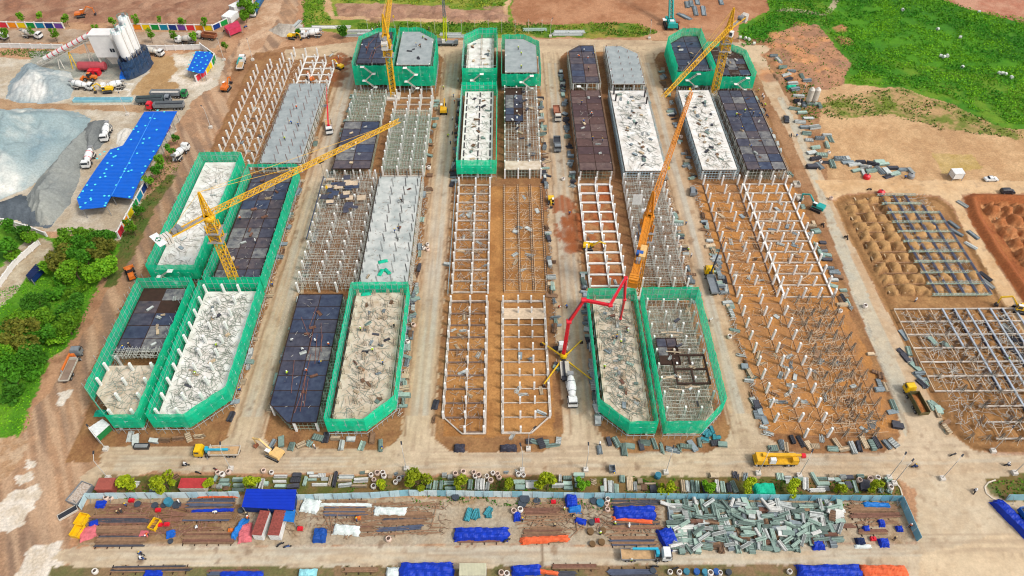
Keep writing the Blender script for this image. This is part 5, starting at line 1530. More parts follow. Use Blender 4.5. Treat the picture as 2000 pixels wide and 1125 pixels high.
heap('long greyish gravel ridge alongside the blue shed', [(176, 246), (190, 262), (178, 300), (160, 330), (150, 365), (140, 395), (118, 418), (100, 440), (60, 440), (40, 400), (70, 355), (110, 310), (150, 268)], .8, 9, [(136, 140, 136), (158, 160, 152), (176, 172, 160)], 621)
heap('dark wet gravel heap at the bottom of the stone yard', [(-80, 400), (0, 395), (45, 378), (95, 402), (130, 392), (112, 428), (98, 448), (70, 446), (30, 430), (-80, 432)], .5, 6, [(84, 92, 98), (104, 112, 118), (72, 78, 84)], 631)
heap('dark fine gravel hump right of the huge pale heap', [(170, 240), (205, 234), (222, 244), (214, 270), (196, 290), (172, 300), (150, 290), (155, 262)], .6, 4, [(112, 116, 116), (132, 134, 130), (96, 100, 102)], 641)
heap('low pale rubble heap beside the top road corner', [(525, 60), (545, 45), (590, 48), (590, 70), (548, 72)], .3, 1.2, [(196, 186, 172), (170, 158, 142), (220, 214, 204)], 651, name='rubble_heap', cat='rubble heap', group='rubble heaps')
heap('small white rubble heap on the mud beside the blue shed top', [(228, 262), (246, 250), (258, 254), (256, 280), (238, 290), (226, 282)], .4, 1.5, [(226, 220, 208), (198, 186, 168)], 661, name='rubble_heap', cat='rubble heap', group='rubble heaps')
heap('dark patch of spread cement on the right island', [(1690, 815), (1715, 815), (1712, 838), (1692, 838)], .3, .5, [(120, 120, 116), (98, 100, 100)], 671, name='cement_heap', cat='cement heap', group=None)

WALLM = M('plaster_white', (236, 232, 226), .9, var=.1); ROOFB = M('roof_blue', (0, 98, 206), .45, var=.12, scale=.5); DOT = M('cyan_patch', (90, 226, 232), .7, var=.1)
RAIN = {'red': (226, 52, 66), 'orange': (248, 148, 26), 'yellow': (240, 206, 10), 'green': (10, 146, 60), 'teal': (10, 136, 166), 'navy': (16, 58, 130), 'purple': (112, 70, 156), 'white': (236, 232, 226)}
RM = {k: M('wall_' + k, v, .8, var=.12) for k, v in RAIN.items()}
def rwall(label, pts, cols, h=2.6, name='painted_wall', group='painted compound walls'):
    W = GP(pts)
    t = thing(name, label, 'wall', (*W[0], 0), 0, group)
    ox, oy = W[0]
    seg = [math.hypot(W[i + 1][0] - W[i][0], W[i + 1][1] - W[i][1]) for i in range(len(W) - 1)]
    T = sum(seg); n = len(cols)
    def at(s):
        for i, l in enumerate(seg):
            if s <= l or i == len(seg) - 1:
                u = s / l
                return (W[i][0] + (W[i + 1][0] - W[i][0]) * u - ox, W[i][1] + (W[i + 1][1] - W[i][1]) * u - oy)
            s -= l
    for k, c in enumerate(cols):
        a, b = at(T * k / n), at(T * (k + 1) / n)
        L = math.hypot(b[0] - a[0], b[1] - a[1]); rz = math.atan2(b[1] - a[1], b[0] - a[0])
        MB().box(((a[0] + b[0]) / 2, (a[1] + b[1]) / 2, h / 2), (L - .5, .16, h - .3), RM[c], rz=rz).build('wall_panel', t)
        put(ubox(WALLM), 'post', (*a, h / 2 + .15), (.5, .4, h + .3), (0, 0, rz), t)
        put(ubox(WALLM), 'coping', ((a[0] + b[0]) / 2, (a[1] + b[1]) / 2, h), (L, .34, .26), (0, 0, rz), t)
    put(ubox(WALLM), 'post', (*at(T), h / 2 + .15), (.5, .4, h + .3), (0, 0, 0), t)
rw = ['red', 'orange', 'yellow', 'green', 'teal', 'navy', 'purple']
rwall('rainbow coloured wall at the top left edge left of the silos', [(-90, 52), (126, 56)], rw[2:] + rw)
rwall('rainbow coloured wall right of the silos, along the far road', [(262, 58), (417, 60)], ['orange', 'yellow', 'green', 'teal', 'navy', 'purple', 'red', 'orange', 'yellow'])
rwall('short dark and green wall piece by the red gate house', [(417, 60), (446, 46)], ['navy', 'green'], 2.4)
rwall('coloured wall curving round the small blue shed', [(394, 96), (424, 118), (408, 142), (385, 160)], ['white', 'green', 'green', 'yellow', 'red'])
rwall('rainbow wall along the right side of the large blue shed', [(334, 248), (274, 354)], ['purple', 'navy', 'teal', 'green', 'yellow', 'orange', 'red'][::1])
rwall('rainbow wall from the shed corner down to the woods', [(288, 366), (234, 466)], ['navy', 'teal', 'green', 'yellow', 'orange', 'red'])
rwall('long white plastered wall along the back of the batching yard', [(275, 100), (394, 97)], ['white'] * 7, 2.2)
rwall('white plastered wall left of the conveyor along the far road', [(-60, 92), (60, 95), (125, 96)], ['white'] * 9, 2.0)
rwall('pale yellow village wall among the woods, lower left', [(-20, 590), (30, 520), (78, 478)], ['white'] * 8, 1.8)
rwall('white wall by the trees at the left edge under the dark gravel', [(-30, 425), (50, 446), (92, 462)], ['white'] * 6, 1.6)

# ---- batching plant
def plant():
    sx, sy = G(268, 136)
    t = thing('batching_plant', 'white batching plant with mixing tower and red-banded conveyor', 'batching plant', (*G(222, 140), 0))
    ox, oy = G(222, 140)
    MB().box((0, 3, 10.6), (8.4, 5.2, 9.2), WALLM).build('mixing_house', t)
    w_ = MB().box((3.0, .36, 9.0), (1.8, .1, 1.5), GLASS).build('window', t)
    MB().box((3.0, .3, 9.0), (.12, .08, 1.5), WALLM).build('window_frame', w_)
    MB().box((0, 3, 15.3), (8.8, 5.6, .2), WALLM).build('roof', t)
    for x in (-3.8, 3.8):
        for y in (.8, 5.2): put(ubox(P_DUST), 'leg', (x, y, 3), (.5, .5, 6), (0, 0, 0), t)
    MB().box((1.4, 3, 4.2), (3.2, 2.6, 3.6), P_DUST, top=(1.6, 1.5)).build('hopper', t)
    a = Vector((*G(78, 131), 1.2)) - Vector((ox, oy, 0)); b = Vector((-4.2, 3, 13.6))
    m = lattice(MB(), a, b, 1.5, 1.5, P_DUST, .12, 2.2)
    m.build('conveyor_frame', t)
    d = (b - a)
    n = 9
    for k in range(n):
        p, q = a + d * (.14 + .84 * k / n), a + d * (.14 + .84 * (k + .82) / n)
        MB().bar(p + Vector((0, 0, .9)), q + Vector((0, 0, .9)), .95, WALLM, 8).build('conveyor_cover', t)
        p2 = a + d * (.14 + .84 * (k + .95) / n)
        MB().bar(q + Vector((0, 0, .9)), p2 + Vector((0, 0, .9)), 1.0, P_RED, 8).build('red_joint', t)
    for f in (.35, .55, .85):
        p = a + d * f
        for s in (-1, 1): MB().bar((p.x + s, p.y - 1, 0), (p.x, p.y, p.z), .2, P_YEL if f == .55 else P_DUST).build('support_leg', t)
plant()
SILOW = M('silo_white', (242, 240, 236), .5, var=.08); LEGD = M('silo_leg_navy', (58, 76, 108), .6, var=.3)
for k, (px, py, zt, lb) in enumerate([(262, 144, 18.0, 'cement silo nearest the mixing tower, white on dark legs'), (270, 136, 18.6, 'middle cement silo of the plant, white on dark legs'), (279, 129, 21.0, 'tallest cement silo, white and farthest right in the row')]):
    x, y = G(px, py)
    t = thing('cement_silo', lb, 'silo', (x, y, 0), 0, 'cement silos')
    MB().revolve([(.5, 5.6), (2.0, 8.0), (2.0, zt - .7), (1.5, zt - .1), (.2, zt)], SILOW, n=20).build('tank', t, smooth=False)
    for s in range(4):
        q = s * PI / 2 + .4
        put(ubox(LEGD), 'leg', (math.cos(q) * 1.9, math.sin(q) * 1.9, 4.2), (.4, .4, 8.4), (0, 0, q), t)
    m = MB()
    for s in range(4):
        q, q2 = s * PI / 2 + .4, (s + 1) * PI / 2 + .4
        for z in (0.5, 4): m.bar((math.cos(q) * 1.9, math.sin(q) * 1.9, z), (math.cos(q2) * 1.9, math.sin(q2) * 1.9, z + 3.5), .12, LEGD, 4)
    m.build('leg_bracing', t)
    m = MB()
    for i in range(12):
        q = i * PI / 6; q2 = (i + 1) * PI / 6
        m.bar((math.cos(q) * 2, math.sin(q) * 2, zt - .6), (math.cos(q) * 2, math.sin(q) * 2, zt + .6), .05, P_TEAL, 3)
        m.bar((math.cos(q) * 2, math.sin(q) * 2, zt + .5), (math.cos(q2) * 2, math.sin(q2) * 2, zt + .5), .05, P_TEAL, 3)
    m.build('top_railing', t)
    MB().box((.5, 0, zt + .5), (.9, .9, 1.1), P_GREY).build('filter', t)
    MB().bar((2.05, -.6, 1), (2.05, -.6, zt), .1, P_DUST, 5).build('filling_pipe', t)
x, y = G(278, 148)
def drape(label, name, x, y, L, Wd, h, rz, mat, seed=1, group=None, cat='tarpaulin', slump=.5, z=0.0, parent=None, flat=False):
    # a cloth thrown over a pile: ridged, creased, sagging to the ground at its hem
    rr = random.Random(seed); nx, ny = max(8, int(L / .35)), max(6, int(Wd / .35))
    vs = []; fs = []
    ph = rr.uniform(0, 9); ph2 = rr.uniform(0, 9)
    for j in range(ny + 1):
        for i in range(nx + 1):
            u, v = i / nx * 2 - 1, j / ny * 2 - 1
            e = max(abs(u) ** 6, abs(v) ** 4)
            hh = h * (1 - e) ** slump if e < 1 else 0
            edge = max(abs(u), abs(v)) > .97
            ripple = .12 * math.sin(u * L * 1.7 + ph + v * 2) * (.3 + abs(v)) + .1 * math.sin(v * Wd * 2.3 + u * 3 + ph2) + rr.uniform(-.05, .05)
            zz = max(.04, hh + ripple * min(1, h)) if not edge else .04 + rr.uniform(0, .12)
            vs.append((u * L / 2 * (1 + .03 * math.sin(v * 5 + ph) + (rr.uniform(-.04, .05) if edge else 0)), v * Wd / 2 * (1 + .06 * math.sin(u * 7 + ph) + (rr.uniform(-.08, .08) if edge else 0)), zz))
    for j in range(ny):
        for i in range(nx):
            k = j * (nx + 1) + i; fs.append((k, k + 1, k + nx + 2, k + nx + 1))
    o = MB().add(vs, fs, mat).build(name, parent, smooth=False)
    o.location = (x, y, z); o.rotation_euler = (0, 0, rz)
    if label: tag(o, label, cat, group)
    return o
T_BLUE = M('tarp_blue', (8, 58, 190), .55, var=.3, scale=.9, transl=.1); T_CY = M('tarp_light_blue', (30, 120, 200), .6, var=.25); T_OR = M('tarp_orange', (244, 110, 62), .7, var=.2, transl=.1); T_WH = M('tarp_white', (222, 230, 224), .7, var=.15); T_GR = M('net_heap_green', (20, 190, 150), .8, var=.3); T_NAVY = M('tarp_navy', (20, 40, 84), .7, var=.3); T_PK = M('cloth_pink', (214, 110, 116), .8, var=.3); T_BK = M('tarp_black', (58, 58, 72), .6, var=.3)
NAVN = M('navy_net', (40, 70, 104), .8, var=.35, scale=.9, alpha=.8)
# dark net wrapped round the silo legs
m = MB(); rr = random.Random(5)
cx_, cy_ = G(272, 138)
vs = []; fs = []
nn = 26
for j in range(7):
    for i in range(nn + 1):
        q = i / nn * 2 * PI
        ex, ey = math.cos(q) * 3.6, math.sin(q) * 7.4
        rx, ry = ex * math.cos(-.33) - ey * math.sin(-.33), ex * math.sin(-.33) + ey * math.cos(-.33)
        k = 1 + rr.uniform(-.06, .06)
        vs.append((rx * k, ry * k, .1 + j * 1.25 + rr.uniform(-.15, .15)))
for j in range(6):
    for i in range(nn):
        a = j * (nn + 1) + i; fs.append((a, a + 1, a + nn + 2, a + nn + 1))
o = m.add(vs, fs, NAVN).build('dust_net'); o.location = (cx_, cy_, 0)
tag(o, 'dark navy dust net wrapped round the legs of the silos', 'net')
drape('bright blue tarp bundle at the foot of the silo net', 'tarpaulin', *G(246, 146), 3.6, 7, 1.6, .2, M('tarp_bright_blue', (0, 110, 220), .5), 3)
drape('blue tarp spilling from the silo legs', 'tarpaulin', *G(242, 128), 2.6, 6, 2.6, .3, T_BLUE, 4)
# red tanks
def tank(label, px, py, L, r, rz, mat, name='fuel_tank', z=None):
    x, y = G(px, py)
    t = thing(name, label, 'tank', (x, y, 0), rz)
    MB().revolve([(.1, -L / 2), (r * .8, -L / 2 + .1), (r, -L / 2 + .4), (r, L / 2 - .4), (r * .8, L / 2 - .1), (.1, L / 2)], mat, (0, 0, r + .4), (1, 0, 0), 16).build('tank_shell', t, smooth=False)
    for s in (-1, 1): MB().box((s * L * .3, 0, .25), (.4, r * 1.6, .5), P_DK).build('saddle', t)
tank('large dull red cylindrical tank lying below the mixing tower', 184, 138, 11, 1.7, 0, M('tank_red', (182, 78, 84), .6, var=.2))
for k, px in enumerate((182, 192)):
    x, y = G(px, 146)
    t = thing('generator_box', ['left', 'right'][k] + ' of the two bright red cabinets in front of the red tank', 'cabinet', (x, y, 0), 0, 'red cabinets')
    MB().box((0, 0, 1.1), (2.1, 2.4, 2.2), P_RED).build('body', t); MB().box((0, 0, 2.26), (2.2, 2.5, .1), P_RED).build('lid', t)
    MB().box((0, -1.22, 1.1), (.9, .06, 1.4), P_DK).build('grille', t)

def shed(label, poly, z, mat, dots=(), ridge=None, wallm=None, cm=None, name='site_shed', cat='shed', zf=None):
    W = GP(poly, z); cx, cy = sum(p[0] for p in W) / len(W), sum(p[1] for p in W) / len(W)
    t = thing(name, label, cat, (cx, cy, 0))
    Q = [(a - cx, b - cy) for a, b in W]
    if sum(Q[i][0] * Q[(i + 1) % len(Q)][1] - Q[(i + 1) % len(Q)][0] * Q[i][1] for i in range(len(Q))) < 0: Q.reverse()
    MB().prism(Q, z - .15, z, mat).build('roof', t)
    # corrugation ribs
    x0, x1 = min(p[0] for p in Q), max(p[0] for p in Q); y0, y1 = min(p[1] for p in Q), max(p[1] for p in Q)
    rb = MB(); y = y0 + .5
    while y < y1:
        xs = []
        for i in range(len(Q)):
            (ax, ay), (bx, by) = Q[i], Q[(i + 1) % len(Q)]
            if (ay > y) != (by > y): xs.append(ax + (bx - ax) * (y - ay) / (by - ay))
        xs.sort()
        for i in range(0, len(xs) - 1, 2): rb.box(((xs[i] + xs[i + 1]) / 2, y, z + .02), (xs[i + 1] - xs[i], .12, .08), mat)
        y += .75
    rb.build('roof_ribs', t)
    if ridge:
        a, b = G(*ridge[0], z), G(*ridge[1], z)
        MB().bar((a[0] - cx, a[1] - cy, z + .06), (b[0] - cx, b[1] - cy, z + .06), .16, M('ridge_light', (60, 140, 226), .5), 4).build('ridge_cap', t)
    for px, py in dots:
        a = G(px, py, z)
        MB().revolve([(.34, 0), (.38, .12), (.24, .2)], DOT, (a[0] - cx, a[1] - cy, z + .03), n=8).build('roof_weight', t)
    for i in range(len(Q)):
        (ax, ay), (bx, by) = Q[i], Q[(i + 1) % len(Q)]
        L = math.hypot(bx - ax, by - ay); k = max(1, int(L / 5))
        for j in range(k):
            put(ubox(STEEL), 'post', ((ax + (bx - ax) * j / k) * .97, (ay + (by - ay) * j / k) * .97, (z - .15) / 2), (.16, .16, z - .15), (0, 0, 0), t)
        if wallm is not None and (wallm == 'all' or i in wallm):
            MB().box(((ax + bx) / 2 * .96, (ay + by) / 2 * .96, (z - .2) / 2 + .4), (L * .94, .08, z - 1.1), cm or M('cladding_dark_blue', (16, 50, 110), .6), rz=math.atan2(by - ay, bx - ax)).build('wall_cladding', t)
    return t
dots = [(308, 216), (321, 219), (302, 232), (293, 231), (284, 246), (267, 247), (261, 253), (268, 300), (257, 333), (251, 335), (245, 330), (236, 347), (227, 362), (253, 319), (243, 335), (217, 300), (222, 307), (226, 305), (210, 319), (219, 324), (208, 331), (204, 339), (206, 345), (196, 347), (186, 361), (179, 372), (170, 362), (162, 374), (167, 397), (177, 388), (178, 391), (155, 386), (157, 405), (204, 383), (207, 397), (205, 402), (213, 383), (253, 385), (260, 367), (277, 352), (278, 338), (284, 325), (293, 312), (300, 296), (310, 285), (306, 254), (292, 270), (279, 280), (281, 272), (270, 258), (256, 273), (231, 292), (190, 310), (196, 302), (204, 297)]
shed('large bright blue sheet-roofed shed with cyan weights, between gravel yard and mud road', [(282, 218), (346, 217), (338, 232), (315, 281), (271, 356), (258, 388), (217, 383), (206, 404), (157, 409), (150, 388), (162, 368), (190, 326), (215, 292), (240, 284), (262, 250)], 4.2, ROOFB, dots, ridge=((301, 222), (218, 383)), wallm=[])
dots2 = [(382, 102), (390, 101), (400, 103), (410, 104), (378, 108), (388, 109), (402, 110), (372, 118), (383, 114), (395, 113), (405, 118), (369, 126), (380, 122), (392, 122), (402, 126), (366, 135), (376, 133), (385, 128), (396, 134), (390, 139), (378, 140)]
shed('small blue sheet-roofed shed dotted with cyan weights inside the coloured wall corner', [(383, 100), (410, 101), (416, 108), (398, 142), (390, 143), (366, 137)], 3.6, ROOFB, dots2)
shed('saturated blue flat tarp roof over the fence, bottom left of centre', [(481, 955), (579, 956), (574, 996), (472, 990)], 3.2, M('roof_ultramarine', (6, 52, 184), .5, var=.12), wallm='all')
shed('small light blue awning beside the white containers', [(556, 992), (577, 995), (574, 1020), (552, 1017)], 2.6, T_CY, name='awning', cat='awning')
shed('white flat-roofed cabin on the corner below the leftmost netted unit', [(172, 836), (200, 818), (214, 829), (186, 854)], 3.0, P_WHITE, wallm='all', cm=P_GREEN, name='site_cabin', cat='cabin')
shed('white guard booth with wide flat roof beside the side road', [(1858, 329), (1879, 328), (1886, 339), (1866, 340)], 3.0, P_WHITE, wallm='all', cm=P_WHITE, name='guard_booth', cat='guard booth')
shed('pink-red framed gate house on the corner of the coloured wall', [(437, 52), (464, 40), (470, 50), (446, 60)], 3.2, M('gate_red', (206, 60, 92), .6), wallm='all', cm=M('gate_red', (206, 60, 92), .6), name='gate_house', cat='gate house')
shed('dark village shed among the woods', [(70, 515), (85, 520), (60, 545), (50, 538)], 2.6, T_NAVY, wallm='all')
def container(label, corners, z, roofm, sidem, name='shipping_container', redband=False):
    # corners of the roof: px of the four corners in order
    W = GP(corners, 2.6); cx, cy = sum(p[0] for p in W) / 4, sum(p[1] for p in W) / 4
    a = math.atan2(W[1][1] - W[0][1], W[1][0] - W[0][0])
    L = math.hypot(W[1][0] - W[0][0], W[1][1] - W[0][1]); D = math.hypot(W[2][0] - W[1][0], W[2][1] - W[1][1])
    t = thing(name, label, 'container', (cx, cy, 0), a, 'containers')
    m = MB().box((0, 0, 1.3), (L - .16, D - .16, 2.5), sidem)
    n = int(L / .3)
    for k in range(n):
        for s in (-1, 1): m.box((-L / 2 + .2 + k * (L - .4) / (n - 1), s * (D / 2 - .06), 1.3), (.12, .08, 2.4), sidem)
    m.build('walls', t)
    m = MB().box((0, 0, 2.6), (L, D, .08), roofm)
    for k in range(n): m.box((-L / 2 + .2 + k * (L - .4) / (n - 1), 0, 2.66), (.12, D - .2, .05), roofm)
    m.build('roof', t)
    MB().box((L / 2 - .05, 0, 1.3), (.06, D - .3, 2.3), sidem).build('door', t)
CR = M('container_red_brown', (172, 92, 78), .6, var=.2); CRR = M('container_roof_red', (188, 62, 62), .6, var=.2); CRB = M('container_roof_brick', (172, 88, 78), .7, c2=(120, 60, 50), scale=2.2); CBG = M('container_roof_beige', (202, 198, 168), .7, var=.15)
container('rusty red container at the left end of the storage strip', [(187, 956), (220, 956), (222, 934), (191, 933)], 0, CR, CR)
container('container with bright red roof and grey ribbed side, behind the fence', [(349, 953), (400, 953), (400, 934), (354, 934)], 0, CRR, P_DUST)
container('white container with brick red patched roof, left of two standing side by side', [(492, 1044), (512, 1046), (527, 998), (506, 997)], 0, CRB, P_WHITE)
container('white container with brick red patched roof, right of two standing side by side', [(524, 1045), (547, 1046), (554, 997), (537, 996)], 0, CRB, P_WHITE)
container('beige roofed white container at the bottom edge between tarps', [(897, 1124), (950, 1124), (948, 1100), (898, 1100)], 0, CBG, P_WHITE)
container('white container standing behind the gate house, top left', [(437, 32), (455, 35), (459, 22), (443, 19)], 0, P_WHITE, P_WHITE)
container('long white container near the trees at the top left', [(460, 12), (471, 16), (478, -6), (470, -8)], 0, P_WHITE, P_WHITE)

# ---- sheet fence round the steel yard
def fence(label, pts, cols, h=2.2, step=2.2):
    W = GP(pts); ox, oy = W[0]
    t = thing('sheet_fence', label, 'fence', (ox, oy, 0), 0, 'sheet fences')
    for i in range(len(W) - 1):
        a, b = W[i], W[i + 1]
        L = math.hypot(b[0] - a[0], b[1] - a[1]); n = max(1, round(L / step)); rz = math.atan2(b[1] - a[1], b[0] - a[0])
        for k in range(n):
            x = a[0] + (b[0] - a[0]) * (k + .5) / n - ox; y = a[1] + (b[1] - a[1]) * (k + .5) / n - oy
            put(ubox(R.choice(cols)), 'sheet_panel', (x, y + R.uniform(-.03, .03), h / 2), (L / n - .05, .07, h + R.uniform(-.06, .06)), (R.uniform(-.05, -.0) - .1, 0, rz + R.uniform(-.02, .02)), t)
            if k % 2 == 0:
                put(ubox(STEEL), 'post', (x - .5 * L / n, y - .2, h / 2 + .1), (.1, .1, h + .4), (0, 0, 0), t)
                MB().bar((x, y - .2, h * .8), (x + R.uniform(-.2, .2), y - 1.3, .05), .045, STEEL, 4).build('prop', t)
FA = [M('sheet_pale_blue', (196, 222, 226), .5, var=.12), M('sheet_pale_blue_b', (182, 212, 220), .5, var=.14), M('sheet_white_blue', (210, 226, 226), .5, var=.1)]
FB = [M('sheet_blue', (122, 178, 194), .5, var=.15), M('sheet_blue_b', (110, 168, 186), .5, var=.15), M('sheet_blue_c', (142, 192, 204), .5, var=.15)]
fence('pale blue sheet fence between storage strip and steel yard, left half', [(172, 973), (330, 972), (470, 970)], FA)
fence('pale blue sheet fence between storage strip and steel yard, middle', [(580, 976), (725, 972), (800, 967), (1000, 970), (1180, 973)], FA + FB[2:])
fence('blue sheet fence before the grey-green bundles, right part', [(1180, 973), (1300, 974), (1500, 976), (1757, 978)], FB)
fence('blue sheet fence closing the right end of the steel yard', [(1757, 978), (1775, 1020), (1792, 1058)], FB)
fence('pale sheet fence closing the left end of the steel yard', [(172, 973), (160, 997)], FA)
fence('blue sheet fence of the compound at the right picture edge', [(1962, 976), (2060, 976)], FB)

# ---- trees
BARK = M('bark', (110, 90, 70), .95, var=.3)
def leafm(name, c, c2):
    return M(name, c, .75, c2=c2, scale=.9, objvar=.32, transl=.25)
L_DK = leafm('leaf_deep', (92, 158, 26), (50, 110, 18)); L_MD = leafm('leaf_mid', (140, 190, 30), (78, 140, 22)); L_YL = leafm('leaf_yellow', (206, 214, 30), (128, 158, 18)); L_OL = leafm('leaf_olive', (166, 160, 56), (98, 116, 30))
def crown_mesh(r, h, n, mat, seed, leaf=.34, lobes=8, flat=.8):
    rr = random.Random(seed); m = MB(); vs = []; fs = []
    lb = [(rr.uniform(-.62, .62) * r, rr.uniform(-.62, .62) * r, rr.uniform(-.3, .4) * h, rr.uniform(.26, .6)) for _ in range(lobes)]
    for k in range(n):
        lx, ly, lz, lr = rr.choice(lb)
        while True:
            a, b, c = rr.uniform(-1, 1), rr.uniform(-1, 1), rr.uniform(-1, 1)
            d = a * a + b * b + c * c
            if .16 < d < 1: break
        d = d ** .5; q = (.62 + .38 * rr.random()) / d * lr
        x, y, z = lx + a * q * r, ly + b * q * r, h * .5 + lz + c * q * h * .6
        s = leaf * rr.uniform(.6, 1.4)
        u = Vector((rr.gauss(0, 1), rr.gauss(0, 1), rr.gauss(0, .5))).normalized(); v = u.cross(Vector((rr.gauss(0, 1), rr.gauss(0, 1), rr.gauss(0, 1)))).normalized()
        p = Vector((x, y, z)); i = len(vs)
        vs += [p + u * s, p + v * s * .7, p - u * s * .8, p - v * s * .6]
        fs.append((i, i + 1, i + 2, i + 3))
    return MB().add(vs, fs, mat).mesh('crown_mesh')
CR_ = {}
def crown(kind, mat):
    k = (kind, mat.name)
    if k not in CR_:
        n, leaf = {'big': (2600, .38), 'mid': (1100, .30), 'small': (420, .26), 'bush': (500, .3)}[kind]
        CR_[k] = [crown_mesh(1.0 * {'big': 4.2, 'mid': 2.3, 'small': 1.4, 'bush': 1.8}[kind], {'big': 5.4, 'mid': 3.4, 'small': 2.6, 'bush': 1.6}[kind], n, mat, 900 + q + len(CR_) * 7, leaf) for q in range(3)]
    return R.choice(CR_[k])
def trunk_mesh(h, r, seed):
    rr = random.Random(seed); m = MB()
    m.bar((0, 0, -.1), (rr.uniform(-.1, .1), rr.uniform(-.1, .1), h * .6), r, BARK, 6, r2=r * .7)
    for k in range(5):
        q = k * 2 * PI / 5 + rr.uniform(-.3, .3)
        m.bar((0, 0, h * rr.uniform(.45, .62)), (math.cos(q) * h * .4, math.sin(q) * h * .4, h * rr.uniform(.9, 1.2)), r * .5, BARK, 5, r2=r * .15)
    return m.mesh('trunk_mesh')
TR = {'big': [trunk_mesh(4.4, .28, k) for k in range(3)], 'mid': [trunk_mesh(2.4, .13, k) for k in range(3)], 'small': [trunk_mesh(2.6, .08, k) for k in range(3)]}
def tree(label, px, py, kind, mat, s=1.0, group=None, name='tree', cat='tree', top=None):
    # px, py: the middle of the crown; its foot is found from the crown height
    hz = {'big': 5.5, 'mid': 3.0, 'small': 3.0, 'bush': .8}[kind] * s
    x, y = G(px, py, hz)
    t = thing(name, label, cat, (x, y, gh(x, y)), R.uniform(0, 6.28), group)
    t.scale = (s, s, s * R.uniform(.9, 1.1))
    lift = {'big': 2.6, 'mid': 1.2, 'small': 1.9, 'bush': 0}[kind]
    put(crown(kind, mat), 'crown', (0, 0, lift), parent=t)
    if kind != 'bush': put(R.choice(TR[kind]), 'trunk', (0, 0, 0), parent=t)
    return t
wood = [(20, 440, 'mid', 1.1, L_DK), (45, 452, 'mid', 1.3, L_DK), (60, 460, 'mid', 1.0, L_MD), (130, 468, 'big', 1.0, L_MD), (165, 462, 'big', .9, L_MD), (200, 462, 'big', .85, L_DK), (125, 500, 'big', 1.1, L_OL), (158, 490, 'big', 1.0, L_DK), (200, 485, 'big', .95, L_OL),
        (140, 520, 'big', 1.0, L_MD), (190, 520, 'big', 1.05, L_MD), (95, 512, 'mid', 1.3, L_MD), (118, 545, 'mid', 1.0, L_DK), (12, 480, 'mid', 1.5, L_DK), (30, 500, 'bush', 1.5, L_MD),
        (70, 595, 'big', .9, L_DK), (30, 625, 'big', 1.0, L_MD), (85, 620, 'big', .85, L_MD), (132, 600, 'big', 1.0, L_DK), (125, 630, 'big', .9, L_MD), (48, 655, 'big', 1.1, L_OL), (15, 655, 'big', 1.0, L_DK), (80, 650, 'big', .95, L_DK),
        (110, 655, 'mid', 1.2, L_MD), (10, 690, 'big', .9, L_MD), (45, 690, 'big', .85, L_DK), (75, 690, 'mid', 1.3, L_DK), (18, 730, 'mid', 1.5, L_DK), (-10, 700, 'big', 1.0, L_DK), (60, 730, 'bush', 1.6, L_DK), (25, 770, 'bush', 1.8, L_DK), (105, 575, 'bush', 1.8, L_DK), (150, 570, 'bush', 1.6, L_MD)]
nearby = {0: 'at the foot of the dark gravel heap', 1: 'in the thicket behind the coloured wall end', 2: 'in the lower wood by the crane truck'}
cn = {}
order = sorted(range(len(wood)), key=lambda i: (wood[i][1] > 470) + (wood[i][1] > 560))
for i in order:
    px, py, kd, s, mt = wood[i]
    zone = 0 if py < 470 and px < 80 else (1 if py < 565 else 2)
    kw = {'big': 'broad', 'mid': 'medium', 'bush': 'low'}[kd]; cw_ = {L_DK.name: 'deep green', L_MD.name: 'bright green', L_OL.name: 'olive-brown'}[mt.name]
    key = (zone, kw, cw_); cn.setdefault(key, []).append((px, py, kd, s, mt))
for key, lst in cn.items():
    lst.sort()
    for j, (px, py, kd, s, mt) in enumerate(lst):
        lb = f'{key[1]} {key[2]} {"bush" if kd == "bush" else "tree"} {nearby[key[0]]}' + (f', {ordn(j)} from the left' if len(lst) > 1 else '')
        tree(lb, px, py, kd, mt, s, 'trees of the lower left woods', name='bush' if kd == 'bush' else 'broadleaf_tree', cat='bush' if kd == 'bush' else 'tree')
st = [(238, 941, 1.05), (320, 941, 1.15), (405, 945, .7), (489, 940, .85), (743, 943, .6), (815, 936, 1.25), (901, 944, .9), (991, 947, .8), (1069, 941, 1.15), (1140, 946, .8), (1302, 951, .85), (1388, 952, .8), (1467, 947, .9), (1553, 950, .95), (1641, 957, .7), (1714, 950, .8)]
for i, (px, py, s) in enumerate(st):
    tree(f'{"yellow-green" if i not in (11, 9) else "green"} round tree rising before the sheet fence, {ordn(i)} from the left', px, py, 'mid', L_YL if i not in (11, 9) else L_MD, s, 'trees along the storage strip', name='street_tree')
for i, (px, py, s) in enumerate([(40, 36, 1), (78, 32, .8), (128, 36, 1), (10, 64, 1.1), (58, 60, .9), (104, 65, 1.1), (186, 58, 1), (218, 42, .9), (266, 40, 1), (312, 38, .7), (354, 42, 1), (400, 43, 1), (292, 68, 1), (336, 68, 1), (378, 74, 1.1), (438, 90, .8)]):
    tree(f'small roadside tree near the coloured walls, top left, {ordn(i)} in the planting', px, py, 'small', L_MD, s * 1.3, 'small roadside trees top left', name='young_tree')['label'] = f'young yellow-green tree, {ordn(sum(1 for q in (40,78,128,10,58,104,186,218,266,312,354,400,292,336,378,438) if q < px))} from the left along the coloured walls'
